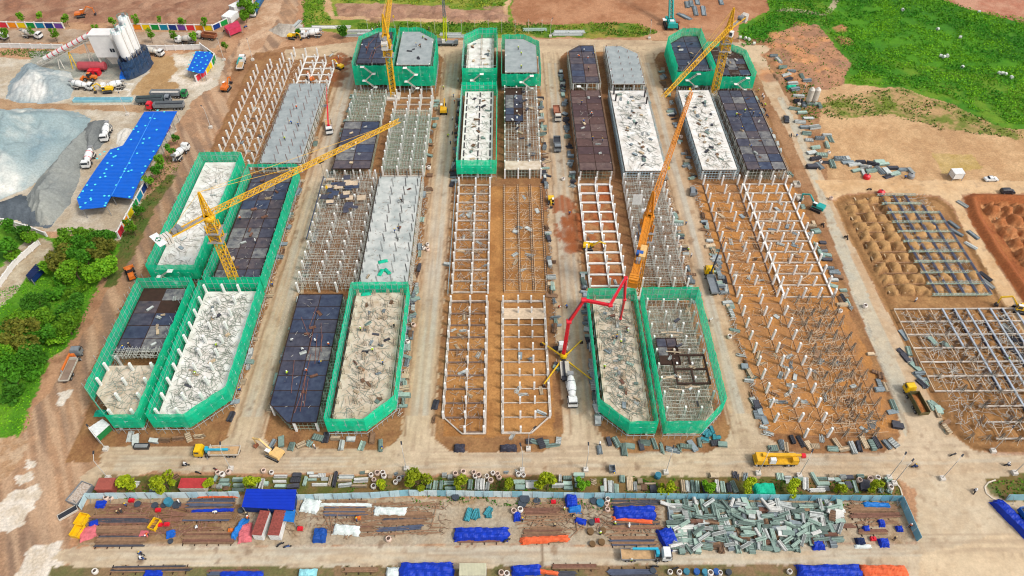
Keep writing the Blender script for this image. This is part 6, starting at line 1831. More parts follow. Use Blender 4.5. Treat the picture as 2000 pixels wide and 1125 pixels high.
for i, (px, py, s) in enumerate([(332, 296, 1.0), (314, 318, 1.2), (308, 337, 1.1), (290, 355, .9), (272, 410, 1.0), (255, 440, 1.1), (344, 270, .8), (492, 8, 1.4), (484, 22, 1.2), (478, 30, 1.1), (475, 3, 1.3)]):
    if i < 7: tree(f'bushy small tree between coloured wall and mud road, {ordn(i if i < 6 else 0)} from the far end' if i < 6 else 'sparse sapling beside the top of the coloured wall', px, py, 'small', L_MD if i % 2 else L_DK, s * 1.3, 'trees along the mud road wall', name='young_tree')
    else: tree(f'bright green tree beside the gate house road, {ordn(i - 7)} from the right', px, py, 'mid', L_MD, s, 'trees by the gate house', name='young_tree')
tree('dark round bush at the top road beside the stacked pipes', 672, 58, 'mid', L_DK, 1.2, None, 'bush', 'bush')
tree('small green bush by the yellow loader on the top road', 582, 62, 'mid', L_DK, .8, None, 'bush', 'bush')

# ---- low growth: many small leaf-sized faces
def growth(name, label, poly, dens, cols, seed, size=.4, hgt=.5, clump=4.0, thr=.42):
    P = GP(poly)
    area = abs(sum(P[i][0] * P[(i + 1) % len(P)][1] - P[(i + 1) % len(P)][0] * P[i][1] for i in range(len(P)))) / 2
    rs = np.random.RandomState(seed); n = int(area * dens * 1.8)
    x = rs.uniform(min(p[0] for p in P), max(p[0] for p in P), n * 2); y = rs.uniform(min(p[1] for p in P), max(p[1] for p in P), n * 2)
    ok = pip(x + (fbm(x, y, 6, seed) - .5) * 5, y + (fbm(x, y, 6, seed + 2) - .5) * 5, P)
    cl = fbm(x, y, clump, seed + 4)
    ok &= cl > thr - rs.uniform(0, .12, len(x))
    x, y, cl = x[ok][:int(area * dens)], y[ok][:int(area * dens)], cl[ok][:int(area * dens)]
    n = len(x)
    ix = np.clip(np.searchsorted(gx, x) - 1, 0, len(gx) - 2); iy = np.clip(np.searchsorted(gy, y) - 1, 0, len(gy) - 2)
    z = Hh[iy, ix] + rs.uniform(0, hgt, n) * (cl * 1.6)
    s = size * rs.uniform(.5, 1.3, n)
    u = rs.normal(size=(n, 3)) * [1, 1, .5]; u /= np.linalg.norm(u, axis=1)[:, None]
    v = np.cross(u, rs.normal(size=(n, 3))); v /= np.linalg.norm(v, axis=1)[:, None]
    c = np.stack([x, y, z], 1)
    V = np.stack([c + u * s[:, None], c + v * s[:, None] * .7, c - u * s[:, None], c - v * s[:, None] * .7], 1).reshape(-1, 3)
    me = bpy.data.meshes.new(name)
    me.vertices.add(4 * n); me.vertices.foreach_set('co', V.astype(np.float32).ravel())
    me.loops.add(4 * n); me.loops.foreach_set('vertex_index', np.arange(4 * n, dtype=np.int32))
    me.polygons.add(n); me.polygons.foreach_set('loop_start', np.arange(0, 4 * n, 4, dtype=np.int32))
    me.update(calc_edges=True)
    t = np.clip((fbm(x, y, 9, seed + 8) - .5) * 3 + .5 + rs.normal(0, .22, n), 0, 1)[:, None]
    cc = np.array(alb(cols[0])) * (1 - t) + np.array(alb(cols[1])) * t
    cc = np.repeat(np.concatenate([cc, np.ones((n, 1))], 1), 4, 0).astype(np.float32)
    ca = me.color_attributes.new('Col', 'FLOAT_COLOR', 'POINT'); ca.data.foreach_set('color', cc.ravel())
    me.materials.append(LEAFCOL)
    o = bpy.data.objects.new(name, me); COL.objects.link(o); o['kind'] = 'stuff'
    tag(o, label, 'grass'); o['kind'] = 'stuff'
    return o
LEAFCOL = field_mat('leaf_ground', .85)
growth('weeds', 'dense green weeds covering the field at the upper right', [(1640, -40), (1760, -40), (1820, -10), (1900, 20), (2100, 50), (2150, 260), (1960, 240), (1850, 190), (1760, 168), (1655, 162), (1665, 125), (1640, 90), (1610, 50), (1580, 45), (1500, 85), (1450, 90), (1446, 60), (1500, 25), (1500, -40)], 3.2, [(54, 132, 20), (118, 178, 24)], 11, .38, .9, 6, .43)
growth('weeds', 'thin green weeds on the sand below the green field', [(1610, 190), (1760, 172), (1860, 205), (1960, 250), (2080, 262), (2080, 290), (1940, 265), (1840, 255), (1740, 225), (1600, 235)], 1.4, [(70, 110, 30), (120, 140, 40)], 12, .4, .4, 5, .5)
growth('weeds', 'grass strip along the far side of the top road', [(700, 46), (960, 43), (1110, 48), (1240, 45), (1285, 64), (1240, 73), (1130, 66), (1000, 70), (700, 66)], 3.0, [(60, 108, 20), (118, 150, 30)], 13, .4, .5, 5, .42)
growth('weeds', 'bright grass at the top left of the site beyond the top road', [(596, -30), (640, -30), (628, 20), (655, 44), (640, 48), (592, 50)], 3.0, [(74, 126, 20), (126, 160, 30)], 14, .4, .5, 4, .36)
growth('weeds', 'yellowish grass beyond the brown bank, top centre', [(650, -40), (990, -40), (980, 18), (860, 12), (760, 4), (660, 4)], 1.8, [(80, 128, 20), (160, 168, 50)], 15, .45, .5, 6, .46)
growth('weeds', 'lush undergrowth in the lower left woods', [(-60, 565), (40, 558), (70, 520), (112, 492), (220, 470), (232, 490), (190, 560), (150, 660), (100, 700), (62, 790), (40, 850), (-60, 868)], 3.4, [(66, 142, 14), (120, 180, 22)], 16, .26, .4, 4, .42)
growth('weeds', 'scrub between the coloured wall and the mud road', [(340, 300), (350, 330), (300, 400), (250, 500), (225, 520), (235, 468), (275, 400), (290, 370), (285, 355), (318, 300)], 2.4, [(60, 100, 26), (110, 124, 40)], 17, .3, .5, 3, .46)
growth('weeds', 'rank green weeds under the storage strip before the fence', [(190, 940), (600, 936), (1100, 938), (1700, 938), (1755, 945), (1760, 970), (180, 968)], 3.0, [(48, 104, 20), (98, 140, 26)], 18, .26, .35, 5, .5)
growth('weeds', 'creepers growing along the inner foot of the blue fence', [(780, 974), (1757, 982), (1757, 992), (780, 984)], 4.0, [(50, 110, 20), (90, 140, 26)], 19, .26, .5, 4, .5)
growth('weeds', 'grass and leafy clumps on the small island at the right edge', [(1932, 940), (1990, 930), (2100, 930), (2100, 972), (1962, 974)], 3.4, [(50, 104, 20), (98, 140, 30)], 20, .3, .4, 3, .44)
growth('weeds', 'green verge behind the bundles along the rightmost street', [(1525, 160), (1590, 168), (1600, 230), (1585, 250), (1560, 220)], 2.6, [(50, 100, 22), (90, 130, 34)], 21, .35, .4, 4, .4)
growth('weeds', 'scattered tufts on the churned mounds at the top right', [(1480, 30), (1600, 20), (1660, 60), (1670, 130), (1640, 175), (1540, 170), (1490, 120)], .5, [(80, 110, 40), (130, 140, 60)], 22, .35, .4, 3, .5)
growth('weeds', 'dark grass patch between the white wall and the conveyor foot', [(-40, 98), (120, 96), (120, 112), (60, 114), (-40, 104)], 3.0, [(50, 96, 24), (90, 124, 40)], 23, .35, .5, 4, .42)

# ================================================================== MATERIALS LYING ABOUT: bundles, bags, rods, tarps
BC = {'pale grey': M('bundle_pale', (206, 210, 204), .7, var=.25, scale=1.6, objvar=.15), 'grey-green': M('bundle_greygreen', (146, 170, 158), .7, var=.28, scale=1.6, objvar=.2), 'light green': M('bundle_lightgreen', (176, 200, 184), .7, var=.25, scale=1.6, objvar=.15),
      'dark': M('bundle_dark', (78, 78, 86), .7, var=.35, scale=1.6, objvar=.2), 'brown': M('bundle_brown', (150, 116, 88), .85, var=.3, scale=1.6, objvar=.2), 'tan': M('bundle_tan', (214, 190, 156), .85, var=.25, scale=1.6, objvar=.15),
      'blue-grey': M('bundle_bluegrey', (150, 162, 166), .6, var=.3, scale=1.6, objvar=.2), 'teal': M('bundle_teal', (70, 160, 172), .6, var=.25, scale=1.6, objvar=.15), 'white': M('bundle_white', (232, 230, 222), .7, var=.15, scale=1.6, objvar=.1), 'rusty': M('bundle_rusty', (136, 96, 78), .85, var=.35, scale=1.6, objvar=.15)}
BCC = {'pale grey': (206, 210, 204), 'grey-green': (146, 170, 158), 'light green': (176, 200, 184), 'dark': (78, 78, 86), 'brown': (150, 116, 88), 'tan': (214, 190, 156), 'blue-grey': (150, 162, 166), 'teal': (70, 160, 172), 'white': (232, 230, 222), 'rusty': (136, 96, 78)}
BM = {}
def bundle_mesh(kind, colr):
    k = (kind, colr)
    if k in BM: return R.choice(BM[k])
    out = []; mat = BC[colr]; mk = MATS.get('dk_' + colr) or M('dk_' + colr, tuple(int(v * .74) for v in BCC[colr]), .75, var=.3, scale=1.6, objvar=.15)
    for v in range(4):
        rr = random.Random(hash(kind) % 100 + v * 17 if False else len(BM) * 5 + v); m = MB()
        if kind == 'tubes':                       # unit 1 x 1 x 1: tubes along x in two layers
            n = 5
            for lay in range(2):
                for i in range(n - lay):
                    y = -.5 + (i + .5 + lay * .5) / n
                    e0, e1 = rr.uniform(-.53, -.46), rr.uniform(.46, .53)
                    m.box(((e0 + e1) / 2, y + rr.uniform(-.02, .02), .28 + lay * .42), (e1 - e0, .74 / n, .5 if lay == 0 else .36), mat if rr.random() < .62 else mk, rz=rr.uniform(-.03, .03))
            for s in (-.3, .3): m.box((s, 0, .04), (.05, 1.1, .08), JOIST)
        elif kind == 'boards':                    # flat boards stacked, edges askew
            for lay in range(5):
                m.box((rr.uniform(-.06, .06), rr.uniform(-.06, .06), .1 + lay * .2), (rr.uniform(.84, 1), rr.uniform(.8, 1), .17), mat if lay % 2 == 0 else mk, rz=rr.uniform(-.08, .08))
            m.box((0, 0, .02), (.9, .9, .04), JOIST)
        elif kind == 'crate':                     # stacked panels with slats showing
            m.box((0, 0, .45), (.94, .94, .9), mat)
            for i in range(5): m.box((-.5 + (i + .5) / 5, 0, .93), (.12, 1, .1), mk)
            for s in (-.47, .47): m.box((0, s, .5), (1, .05, .12), JOIST)
        else:                                     # loose heap of sticks
            for i in range(16):
                q = rr.gauss(0, .35)
                m.box((rr.uniform(-.15, .15), rr.uniform(-.4, .4), .08 + rr.random() * .75), (rr.uniform(.6, 1.0), .09, .1), mat if i % 3 else mk, rz=q, tilt=(rr.uniform(-.3, .3), 0))
        out.append(m.mesh('bundle_mesh'))
    BM[k] = out
    return R.choice(out)
NOUN = {'tubes': ('tube_bundle', 'tube bundle', 'tube bundle'), 'boards': ('board_stack', 'board stack', 'board stack'), 'crate': ('panel_crate', 'panel crate', 'crate'), 'heap': ('stick_heap', 'stick heap', 'timber heap')}
ITEMS = []
def bundle(kind, colr, x, y, L, Wd, h, rz, place, z=None, key='y'):
    z = gh(x, y) - .02 if z is None else deckz(x, y, z)
    o = put(bundle_mesh(kind, colr), NOUN[kind][0], (x, y, z), (L, Wd, h), (0, 0, rz))
    o['category'] = NOUN[kind][2]; o['kind'] = 'thing'
    ITEMS.append((place, colr, NOUN[kind][1], x if key == 'x' else y, key, o))
    return o
def fit(l):
    w_ = l.split()
    cnt = lambda: sum(len(q.replace('-', ' ').split()) for q in w_)
    for drop in ('the', 'a', 'end,', 'of'):
        i = len(w_) - 1
        while i > 0 and cnt() > 16:
            if w_[i] == drop: w_.pop(i)
            i -= 1
    return ' '.join(w_)
def finish_labels():
    global ITEMS
    # past about 300 of a kind: the ones that show largest stay single, the small rest is one mass
    kinds = {}
    for it in ITEMS: kinds.setdefault(it[5].name.split('.')[0], []).append(it)
    for kn, lst in kinds.items():
        if len(lst) <= 295: continue
        lst.sort(key=lambda i: -i[5].scale[0] * i[5].scale[1] / (i[5].location.x ** 2 + i[5].location.y ** 2 + 150 ** 2))
        m = MB()
        for it in lst[295:]:
            o = it[5]; mw = Matrix.LocRotScale(o.location, o.rotation_euler, o.scale); me = o.data
            k = len(m.v); m.v += [tuple(mw @ v.co) for v in me.vertices]
            for p in me.polygons:
                m.f.append(tuple(a + k for a in p.vertices)); m.m.append(m.mi(me.materials[p.material_index]))
            ITEMS.remove(it); bpy.data.objects.remove(o)
        q = m.build(kn.replace('bundle', 'bundles')); tag(q, 'many small ' + kn.replace('_', ' ') + 's lying all over the farther verges and decks', 'building materials'); q['kind'] = 'stuff'
    d = {}
    for it in ITEMS: d.setdefault((it[0], it[1], it[2]), []).append(it)
    for (place, colr, noun), lst in d.items():
        lst.sort(key=lambda i: i[3])
        for j, it in enumerate(lst):
            side = 'from left' if it[4] == 'x' else 'from near end'
            it[5]['label'] = fit(f'{colr} {noun} {place}' + (f', {ordn(j)} {side}' if len(lst) > 1 else ''))
            it[5]['group'] = 'building materials lying about'
# verges of the streets: (place, x0, x1, list of (y0, y1, density per metre), colours)
def verge(place, x0, x1, segs, cols, face=1):
    for y0, y1, dens in segs:
        y = y0 + R.uniform(0, 1)
        while y < y1:
            kd = R.choices(['tubes', 'boards', 'crate', 'heap'], [5, 3, 2, 2])[0]
            c = R.choice(cols)
            L = R.uniform(1.8, 3.4); Wd = R.uniform(.9, 1.6)
            rz = R.choice([0, PI / 2, PI / 2, R.uniform(-.4, .4)]) + R.gauss(0, .12)
            if x1 - x0 < 2.0 and abs(math.cos(rz)) > .7: L = min(L, x1 - x0 + .6)
            bundle(kd, c, R.uniform(x0 + .4, x1 - .4), y, L, Wd, R.uniform(.35, .95), rz, place)
            y += max(.9, R.expovariate(dens))
G1 = ['pale grey', 'grey-green', 'tan', 'blue-grey', 'brown', 'dark', 'light green']
verge('on the left edge of the first street', -69, -67.2, [(97, 190, .16), (190, 240, .1)], G1)
verge('on the right edge of the first street', -59.6, -58.4, [(100, 136, .4), (136, 190, .42), (190, 212, .6)], G1)
verge('on the right edge of the far first street', -59.6, -58.2, [(212, 243, .75)], G1 + ['dark'])
verge('on the left edge of the second street', -28.0, -25.6, [(100, 140, .85), (140, 160, .5), (170, 186, .15), (192, 240, .3)], G1 + ['grey-green', 'tan'])
verge('on the right edge of the second street', -18.8, -17.2, [(96, 115, .2), (150, 186, .1), (187, 240, .65)], ['dark', 'blue-grey', 'dark', 'pale grey', 'brown'])
verge('on the left edge of the third street', 11.8, 13.8, [(112, 130, .25), (135, 150, .5), (150, 168, .6), (186, 240, .6)], G1)
verge('on the right edge of the third street', 21.0, 22.6, [(95, 134, .75), (134, 148, .5), (186, 262, .85)], ['blue-grey', 'grey-green', 'dark', 'pale grey', 'blue-grey'])
verge('on the left edge of the fourth street', 52.0, 54.0, [(135, 175, .7), (190, 250, .3)], G1)
verge('on the right edge of the fourth street', 60.6, 63.2, [(92, 132, .45), (132, 172, .95), (190, 262, .55)], G1 + ['pale grey', 'blue-grey'])
verge('on the left edge of the fifth street', 93.0, 96.4, [(93, 136, .3), (136, 176, .42), (190, 240, .4)], G1)
verge('on the right edge of the fifth street', 104.8, 107, [(92, 122, .4)], G1)
# along the near edges of the islands
def edge(place, x0, x1, n, cols, y=(89.4, 92.0)):
    for k in range(n):
        x = x0 + (k + R.uniform(.2, .8)) * (x1 - x0) / n
        bundle(R.choices(['tubes', 'boards', 'crate', 'heap'], [6, 2, 2, 2])[0], R.choice(cols), x, R.uniform(*y), R.uniform(2.0, 3.4), R.uniform(1, 1.6), R.uniform(.4, .9), R.choice([PI / 2, PI / 2, 0, PI / 2 + .3]) + R.gauss(0, .15), place, key='x')
edge('at the near end of the second pair', -57, -30, 13, G1 + ['pale grey'])
edge('at the near end of the leftmost pair', -93, -72, 7, ['blue-grey', 'pale grey', 'brown', 'tan'], (91, 93))
edge('at the near end of the middle pair', 4, 13, 6, ['pale grey', 'grey-green', 'dark'], (88.5, 91))
edge('at the near end of the fourth pair', 21, 52, 17, ['grey-green', 'pale grey', 'grey-green', 'blue-grey', 'dark'], (87.8, 90.4))
edge('at the near end of the fifth pair', 62, 92, 18, ['dark', 'blue-grey', 'grey-green', 'tan', 'pale grey'], (87.8, 90.6))
for k in range(9):
    x, y = G(1388 + R.uniform(-12, 12), 850 + R.uniform(-10, 10)); bundle('tubes', 'teal', x, y, R.uniform(1.4, 2.2), 1.0, R.uniform(.4, 1.1), R.uniform(0, 3), 'in the turquoise pile right of the fourth pair end', key='x')
# right side stores along the rightmost street
for px, py in [(1540, 155), (1548, 165), (1552, 176), (1560, 188), (1566, 150), (1575, 160), (1558, 200), (1570, 206), (1585, 205), (1600, 208), (1552, 214), (1566, 222), (1578, 232), (1562, 240), (1570, 250), (1590, 250), (1575, 262), (1580, 275), (1592, 290), (1585, 300), (1600, 272), (1615, 265), (1622, 272), (1615, 285), (1592, 312), (1604, 305), (1612, 318), (1600, 325), (1585, 328), (1625, 322), (1640, 312),
               (1650, 312), (1655, 318), (1668, 322), (1680, 318), (1690, 328), (1700, 335), (1685, 338), (1672, 334), (1704, 322), (1716, 318), (1725, 322), (1718, 334), (1730, 336), (1742, 330), (1748, 340), (1762, 332), (1778, 336), (1735, 345), (1545, 142), (1535, 148), (1520, 120), (1510, 112), (1528, 134)]:
    x, y = G(px, py)
    bundle(R.choices(['tubes', 'boards', 'crate'], [6, 2, 1])[0], R.choice(['grey-green', 'pale grey', 'light green', 'pale grey', 'blue-grey', 'dark']), x, y, R.uniform(3, 4.4), R.uniform(1.2, 2.0), R.uniform(.5, 1.2), R.choice([0, 0, .15, PI / 2]) + R.gauss(0, .15), 'in the stores beyond the rightmost street')
for px, py, rz in ((1342, 10, 1.5), (1350, 8, 1.5), (1358, 22, 1.5), (1374, 22, 1.45), (1362, 4, 1.5), (1333, 32, 2.2), (1340, 34, 2.2), (1408, 4, 1.5)):
    x, y = G(px, py); bundle('tubes', 'blue-grey', x, y, 9 if py > 15 and py < 30 else 6, 2.2, .6, rz, 'on the waste ground beyond the crawler crane')
for px, py, L, c in ((604, 58, 10, 'white'), (632, 54, 10, 'white'), (664, 54, 9, 'white'), (702, 62, 10, 'white'), (718, 68, 9, 'pale grey'), (690, 70, 8, 'pale grey'), (746, 66, 8, 'white'), (880, 68, 9, 'pale grey'), (892, 72, 8, 'pale grey'), (1045, 59, 10, 'light green'), (1112, 63, 13, 'pale grey'), (1108, 68, 13, 'pale grey'), (580, 48, 7, 'pale grey')):
    x, y = G(px, py); bundle('tubes', c, x, y, L, 2.2, .7, 0 if px != 580 else 1.3, 'beside the far top road', key='x')
for px, py in [(1880, 400), (1900, 460), (1862, 440), (1868, 455), (1896, 480), (1925, 540), (1930, 555), (1960, 620), (1970, 640), (1975, 655), (1990, 670), (1985, 690)]:
    x, y = G(px, py); bundle('tubes', R.choice(['blue-grey', 'pale grey', 'dark']), x, y, 4, 1.5, .6, R.uniform(1.9, 2.3), 'on the right rim of the right islands')
for px, py in [(1762, 690), (1768, 700), (1788, 718), (1792, 735), (1800, 750), (1815, 660), (1820, 668), (1828, 795), (1765, 655), (1850, 672)]:
    x, y = G(px, py); bundle(R.choice(['tubes', 'boards']), R.choice(['blue-grey', 'dark', 'grey-green']), x, y, R.uniform(2.5, 3.6), 1.5, .5, R.uniform(1.8, 2.3), 'among the white ground beams of the lower right island')
# bits and pieces on the bare frames
for cx, cy, n in ((-11, 113, 9), (5, 100, 8), (-10.8, 165, 14), (5, 165, 14), (28, 150, 5), (70, 112, 16), (83, 112, 14), (71, 160, 14), (85, 160, 14), (-92, 225, 10), (-75, 260, 6)):
    pl = {-11: 'inside the near left middle frame', 5: 'on the middle pair plots', -10.8: 'inside the ladder-like middle frame', 28: 'inside the red earth frame', 70: 'among columns of the front right field', 83: 'among rebar cages of the front right field', 71: 'in the ochre column field', 85: 'in the column field with white near beam', -92: 'in the top left column rows', -75: 'in the small top left frame'}[cx]
    for k in range(n):
        bundle(R.choices(['heap', 'boards', 'tubes'], [4, 2, 3])[0], R.choice(['tan', 'pale grey', 'brown', 'blue-grey', 'pale grey']), cx + R.uniform(-4.6, 4.6), cy + R.uniform(-19, 19), R.uniform(1.6, 3), R.uniform(.8, 1.3), R.uniform(.2, .5), R.uniform(0, PI), pl)
# on the decks
def deck(place, x0, x1, y0, y1, z, n, cols, kinds=(3, 3, 2, 3)):
    for k in range(n):
        bundle(R.choices(['tubes', 'boards', 'crate', 'heap'], kinds)[0], R.choice(cols), R.uniform(x0 + 1.4, x1 - 1.4), y0 + 1.5 + (k + R.random()) * (y1 - y0 - 3) / n, R.uniform(1.0, 2.1), R.uniform(.5, 1.0), R.uniform(.25, .55), R.uniform(0, PI), place, z)
deck('on the white deck of the front leftmost unit', -82, -70.5, 97, 133, 4.22, 11, ['blue-grey', 'tan', 'dark', 'pale grey'])
deck('on the bright white second row deck', -99, -90, 146, 190, 4.22, 7, ['pale grey', 'blue-grey'], (5, 2, 0, 0))
deck('on the dark deck under the yellow jib', -82, -70, 141, 186, 4.6, 10, ['pale grey', 'tan', 'rusty'], (2, 3, 0, 4))
deck('on the dark deck inside the front left net', -99, -89, 115, 134, 4.6, 7, ['tan', 'pale grey'], (2, 3, 0, 4))
deck('on the bare dark deck of the second pair', -56, -46.5, 98, 133, 4.18, 6, ['rusty', 'pale grey', 'rusty'], (4, 0, 0, 3))
deck('on the pale deck inside the brightest net', -40.6, -29.6, 96, 133, 4.22, 24, ['grey-green', 'tan', 'blue-grey', 'dark', 'brown', 'rusty'], (5, 2, 3, 2))
deck('on the mottled deck of the second pair', -41, -29, 140, 186, 4.22, 8, ['pale grey', 'rusty', 'tan'], (1, 3, 2, 2))
deck('on the half dark third row unit', -57, -46, 193, 218, 4.2, 8, ['tan', 'white', 'pale grey'], (2, 4, 0, 3))
deck('on the low netted white deck of the middle pair', -14.6, -5.4, 193, 235, 4.22, 16, ['dark', 'grey-green', 'tan', 'brown', 'blue-grey'])
deck('on the prop grid right of the middle nets', -.5, 11, 193, 241, 3.9, 18, ['white', 'dark', 'tan', 'dark', 'blue-grey'], (2, 4, 1, 3))
deck('on the far tall white deck of the middle pair', -15, -5.6, 249, 271, 7.62, 9, ['rusty', 'blue-grey', 'tan'])
deck('on the deck under the red pump boom', 23.8, 32.8, 95, 130, 4.22, 32, ['grey-green', 'tan', 'pale grey', 'blue-grey', 'rusty', 'light green', 'pale grey'], (4, 2, 3, 4))
deck('on the prop-filled netted unit', 38.6, 49.8, 95, 130, 3.9, 12, ['tan', 'dark', 'pale grey', 'tan'], (1, 4, 0, 4))
deck('on the long white deck of the fourth pair', 39.8, 51.4, 191, 237, 4.22, 34, ['dark', 'grey-green', 'blue-grey', 'tan', 'pale grey', 'brown'])
deck('on the brown deck of the fourth pair', 25, 34.2, 192, 238, 4.2, 6, ['pale grey', 'tan'], (2, 2, 0, 2))
deck('on the cluttered white deck of the fifth pair', 65.4, 75.2, 192, 237, 4.22, 30, ['dark', 'grey-green', 'blue-grey', 'tan', 'brown'])
deck('on the three-wide dark deck at the right', 80.4, 91.4, 192, 237, 4.2, 8, ['pale grey', 'rusty', 'tan'], (2, 2, 1, 3))
deck('on the sunken deck at the far right', 67, 76.6, 249, 270, 7.9, 8, ['tan', 'white', 'dark'])
deck('on the half-built deck behind the far right crane', 82, 91.6, 246, 262, 7.5, 8, ['tan', 'white', 'dark'])
deck('on the grey roof beside the far left crane', -40.4, -29.8, 248, 268, 11.42, 5, ['rusty', 'dark'], (1, 0, 2, 3))
# loose reinforcing rods scattered on the decks: nobody could count them
def rods(label, x0, x1, y0, y1, z, n, mat, L=(1.2, 3.5), name='loose_rods', main=None, r=.05, ch=None):
    m = MB(); rr = random.Random(int(abs(x0 * 7 + y0))); z = deckz((x0 + x1) / 2, (y0 + y1) / 2, z)
    P = outline(x0, x1, y0, y1, ch or '', 5.5)
    for k in range(n):
        a = rr.uniform(0, PI) if main is None or rr.random() < .25 else rr.gauss(main, .1)
        l = rr.uniform(*L) / 2; x, y = rr.uniform(x0 + 1, x1 - 1), rr.uniform(y0 + 1, y1 - 1)
        if not (inside(x + math.cos(a) * l, y + math.sin(a) * l, P) and inside(x - math.cos(a) * l, y - math.sin(a) * l, P)): continue
        m.bar((x - math.cos(a) * l, y - math.sin(a) * l, z + rr.uniform(.04, .25)), (x + math.cos(a) * l, y + math.sin(a) * l, z + rr.uniform(.04, .25)), r, mat, 3, cap=False)
    o = m.build(name); tag(o, label, 'steel rods'); o['kind'] = 'stuff'
RODG = M('rod_grey_green', (150, 156, 142), .7, var=.3); RODP = M('rod_pale', (190, 184, 172), .7, var=.3)
rods('grey rods strewn over the white deck of the front leftmost unit', -82.8, -69.6, 95, 135, 4.22, 620, RODG, ch='fr')
rods('grey rods over the half concrete deck in the front left net', -100, -88.6, 95, 110, 4.12, 130, RODG, ch='fl')
rods('pale rods on the bright white second row deck', -99.6, -89.4, 144, 193, 4.22, 260, RODP)
rods('rods on the pale deck inside the brightest net', -41.2, -29, 94, 134, 4.22, 260, RODG, ch='fr')
rods('rods littering the deck under the pump boom', 23.4, 33, 93, 131, 4.22, 480, RODG, ch='fl')
rods('rods on the long white deck of the fourth pair', 39.4, 51.8, 190, 238, 4.22, 260, RODG)
rods('rods on the cluttered white deck of the fifth pair', 65, 75.6, 190, 238, 4.22, 240, RODG)
rods('rods on the low netted deck of the middle pair', -15, -5.3, 192, 236, 4.22, 140, RODG)
rods('orange timber lengths and rods among the rebar cages, front right', 76, 91, 92, 134, .1, 520, WOODL, (1, 3.4), r=.06)
rods('thin timber lengths among the columns, front right field', 63.5, 77, 92, 134, .1, 200, WOODL, (1, 3), r=.06)
rods('timber and tube litter in the ochre column field', 65, 92, 137, 187, .1, 420, WOODL, (1, 3), r=.055)
rods('sticks and tubes over the white ground beams, lower right island', 108, 140, 91, 131, .6, 900, RODP, (1, 3.6), r=.06)
rods('sticks lying on the earth mounds, upper right island', 121, 136, 137, 180, .8, 380, RODP, (1, 3), r=.06)
rods('pale sticks over the brown grid plot of the middle pair', -1, 11, 139, 186, .12, 260, WOODL, (1, 3), r=.05)
rods('sticks in the ladder-like frame of the middle pair', -16, -5.6, 139, 187, .12, 380, RODP, (.8, 2.6), r=.05)
rods('sticks in the near left frame of the middle pair', -16, -6, 93, 135, .12, 120, RODP, (.8, 2.6), r=.05)
rods('boards and sticks in the top left column rows', -98, -69, 198, 270, .12, 420, WOODL, (1, 3), r=.06)
rods('wood scraps along the left verge of the fourth street', 51.5, 54.4, 136, 188, .1, 140, WOODL, (.6, 2), r=.06)
rods('wood scraps along the right verge of the fourth street', 60.4, 63.6, 92, 188, .1, 220, RODP, (.6, 2.4), r=.06)
rods('scraps along the left verge of the second street', -28.4, -25.4, 96, 188, .1, 180, RODP, (.6, 2.2), r=.06)
rods('scraps along the left verge of the first street', -69, -67, 96, 188, .1, 120, WOODL, (.6, 2.2), r=.06)
rods('scraps along the right verge of the first street', -60, -58, 100, 240, .1, 160, RODP, (.6, 2), r=.06)
rods('scraps along the left verge of the third street', 11.6, 14, 110, 240, .1, 180, RODP, (.6, 2), r=.06)

for a in (('grey debris on the deck inside the front left net', -100, -88.6, 95, 110, 4.12, 60, TUBL, (.4, 1.2)), ('short scraps on the white deck of the front leftmost unit', -82.8, -69.6, 95, 135, 4.22, 200, TUBL, (.3, 1)), ('short scraps on the pale deck in the brightest net', -41.2, -29, 94, 134, 4.22, 220, TUBR, (.3, 1.1)), ('short scraps under the pump boom', 23.4, 33, 93, 131, 4.22, 260, TUBR, (.3, 1.1)), ('scraps on the long white deck of the fourth pair', 39.4, 51.8, 190, 238, 4.22, 220, TUBD, (.3, 1)), ('scraps on the cluttered white deck of the fifth pair', 65, 75.6, 190, 238, 4.22, 200, TUBR, (.3, 1)),
          ('scraps on the mottled deck of the second pair', -41.2, -29, 139, 187, 4.22, 110, TUBR, (.3, 1)), ('chalky marks of sticks on the bare dark deck', -57, -46.4, 96, 134, 4.2, 34, RODP, (.4, 1.4)), ('pale sticks on the brown deck of the fourth pair', 24.6, 34.4, 191, 238, 4.2, 40, RODP, (.3, 1.2)), ('pale sticks on the three-wide dark deck', 80, 92, 190, 238, 4.2, 40, RODP, (.3, 1.2)), ('pale sticks on the dark deck under the yellow jib', -82, -70, 140, 186, 4.62, 60, RODP, (.3, 1.4)),
          ('brown litter between the bar lots, left yard', -94, -12, 66.5, 76, .1, 520, TUBR, (.4, 1.8)), ('brown litter between the bar lots of the right yard', 2, 34, 66.5, 76, .1, 300, TUBR, (.4, 1.8)), ('litter along the bottom edge of the picture', -88, 84, 54, 58.5, .1, 520, TUBR, (.5, 2))):
    rods(a[0], *a[1:8], a[8], r=.07 if a[5] < 1 else .04)
for a in (('rusty bars and mesh spread over the left yard', -92, -62, 67, 76.4, 200), ('brown bars spread right of the containers', -44, -14, 66.5, 76, 170), ('brown bars spread over the yard centre', 1, 17, 66, 76, 110), ('brown bars spread around the ultramarine tarp', 20, 34, 66, 76, 110), ('brown bars in the right end of the yard', 75, 86, 67, 75.6, 70)):
    rods(a[0], *a[1:5], .12, a[5], BC['brown'] if a[5] % 20 else BC['rusty'], (3, 8), main=0.0, r=.1)
rods('long rusty bars lying lengthwise on the bare dark deck', -56, -47, 94, 134, 4.24, 16, REBAR, (7, 11), main=1.62, r=.07)
rods('rusty bars lying lengthwise on the dark far left roof', -56, -45.8, 248, 268, 11.46, 8, REBAR, (6, 9), main=1.5, r=.08)
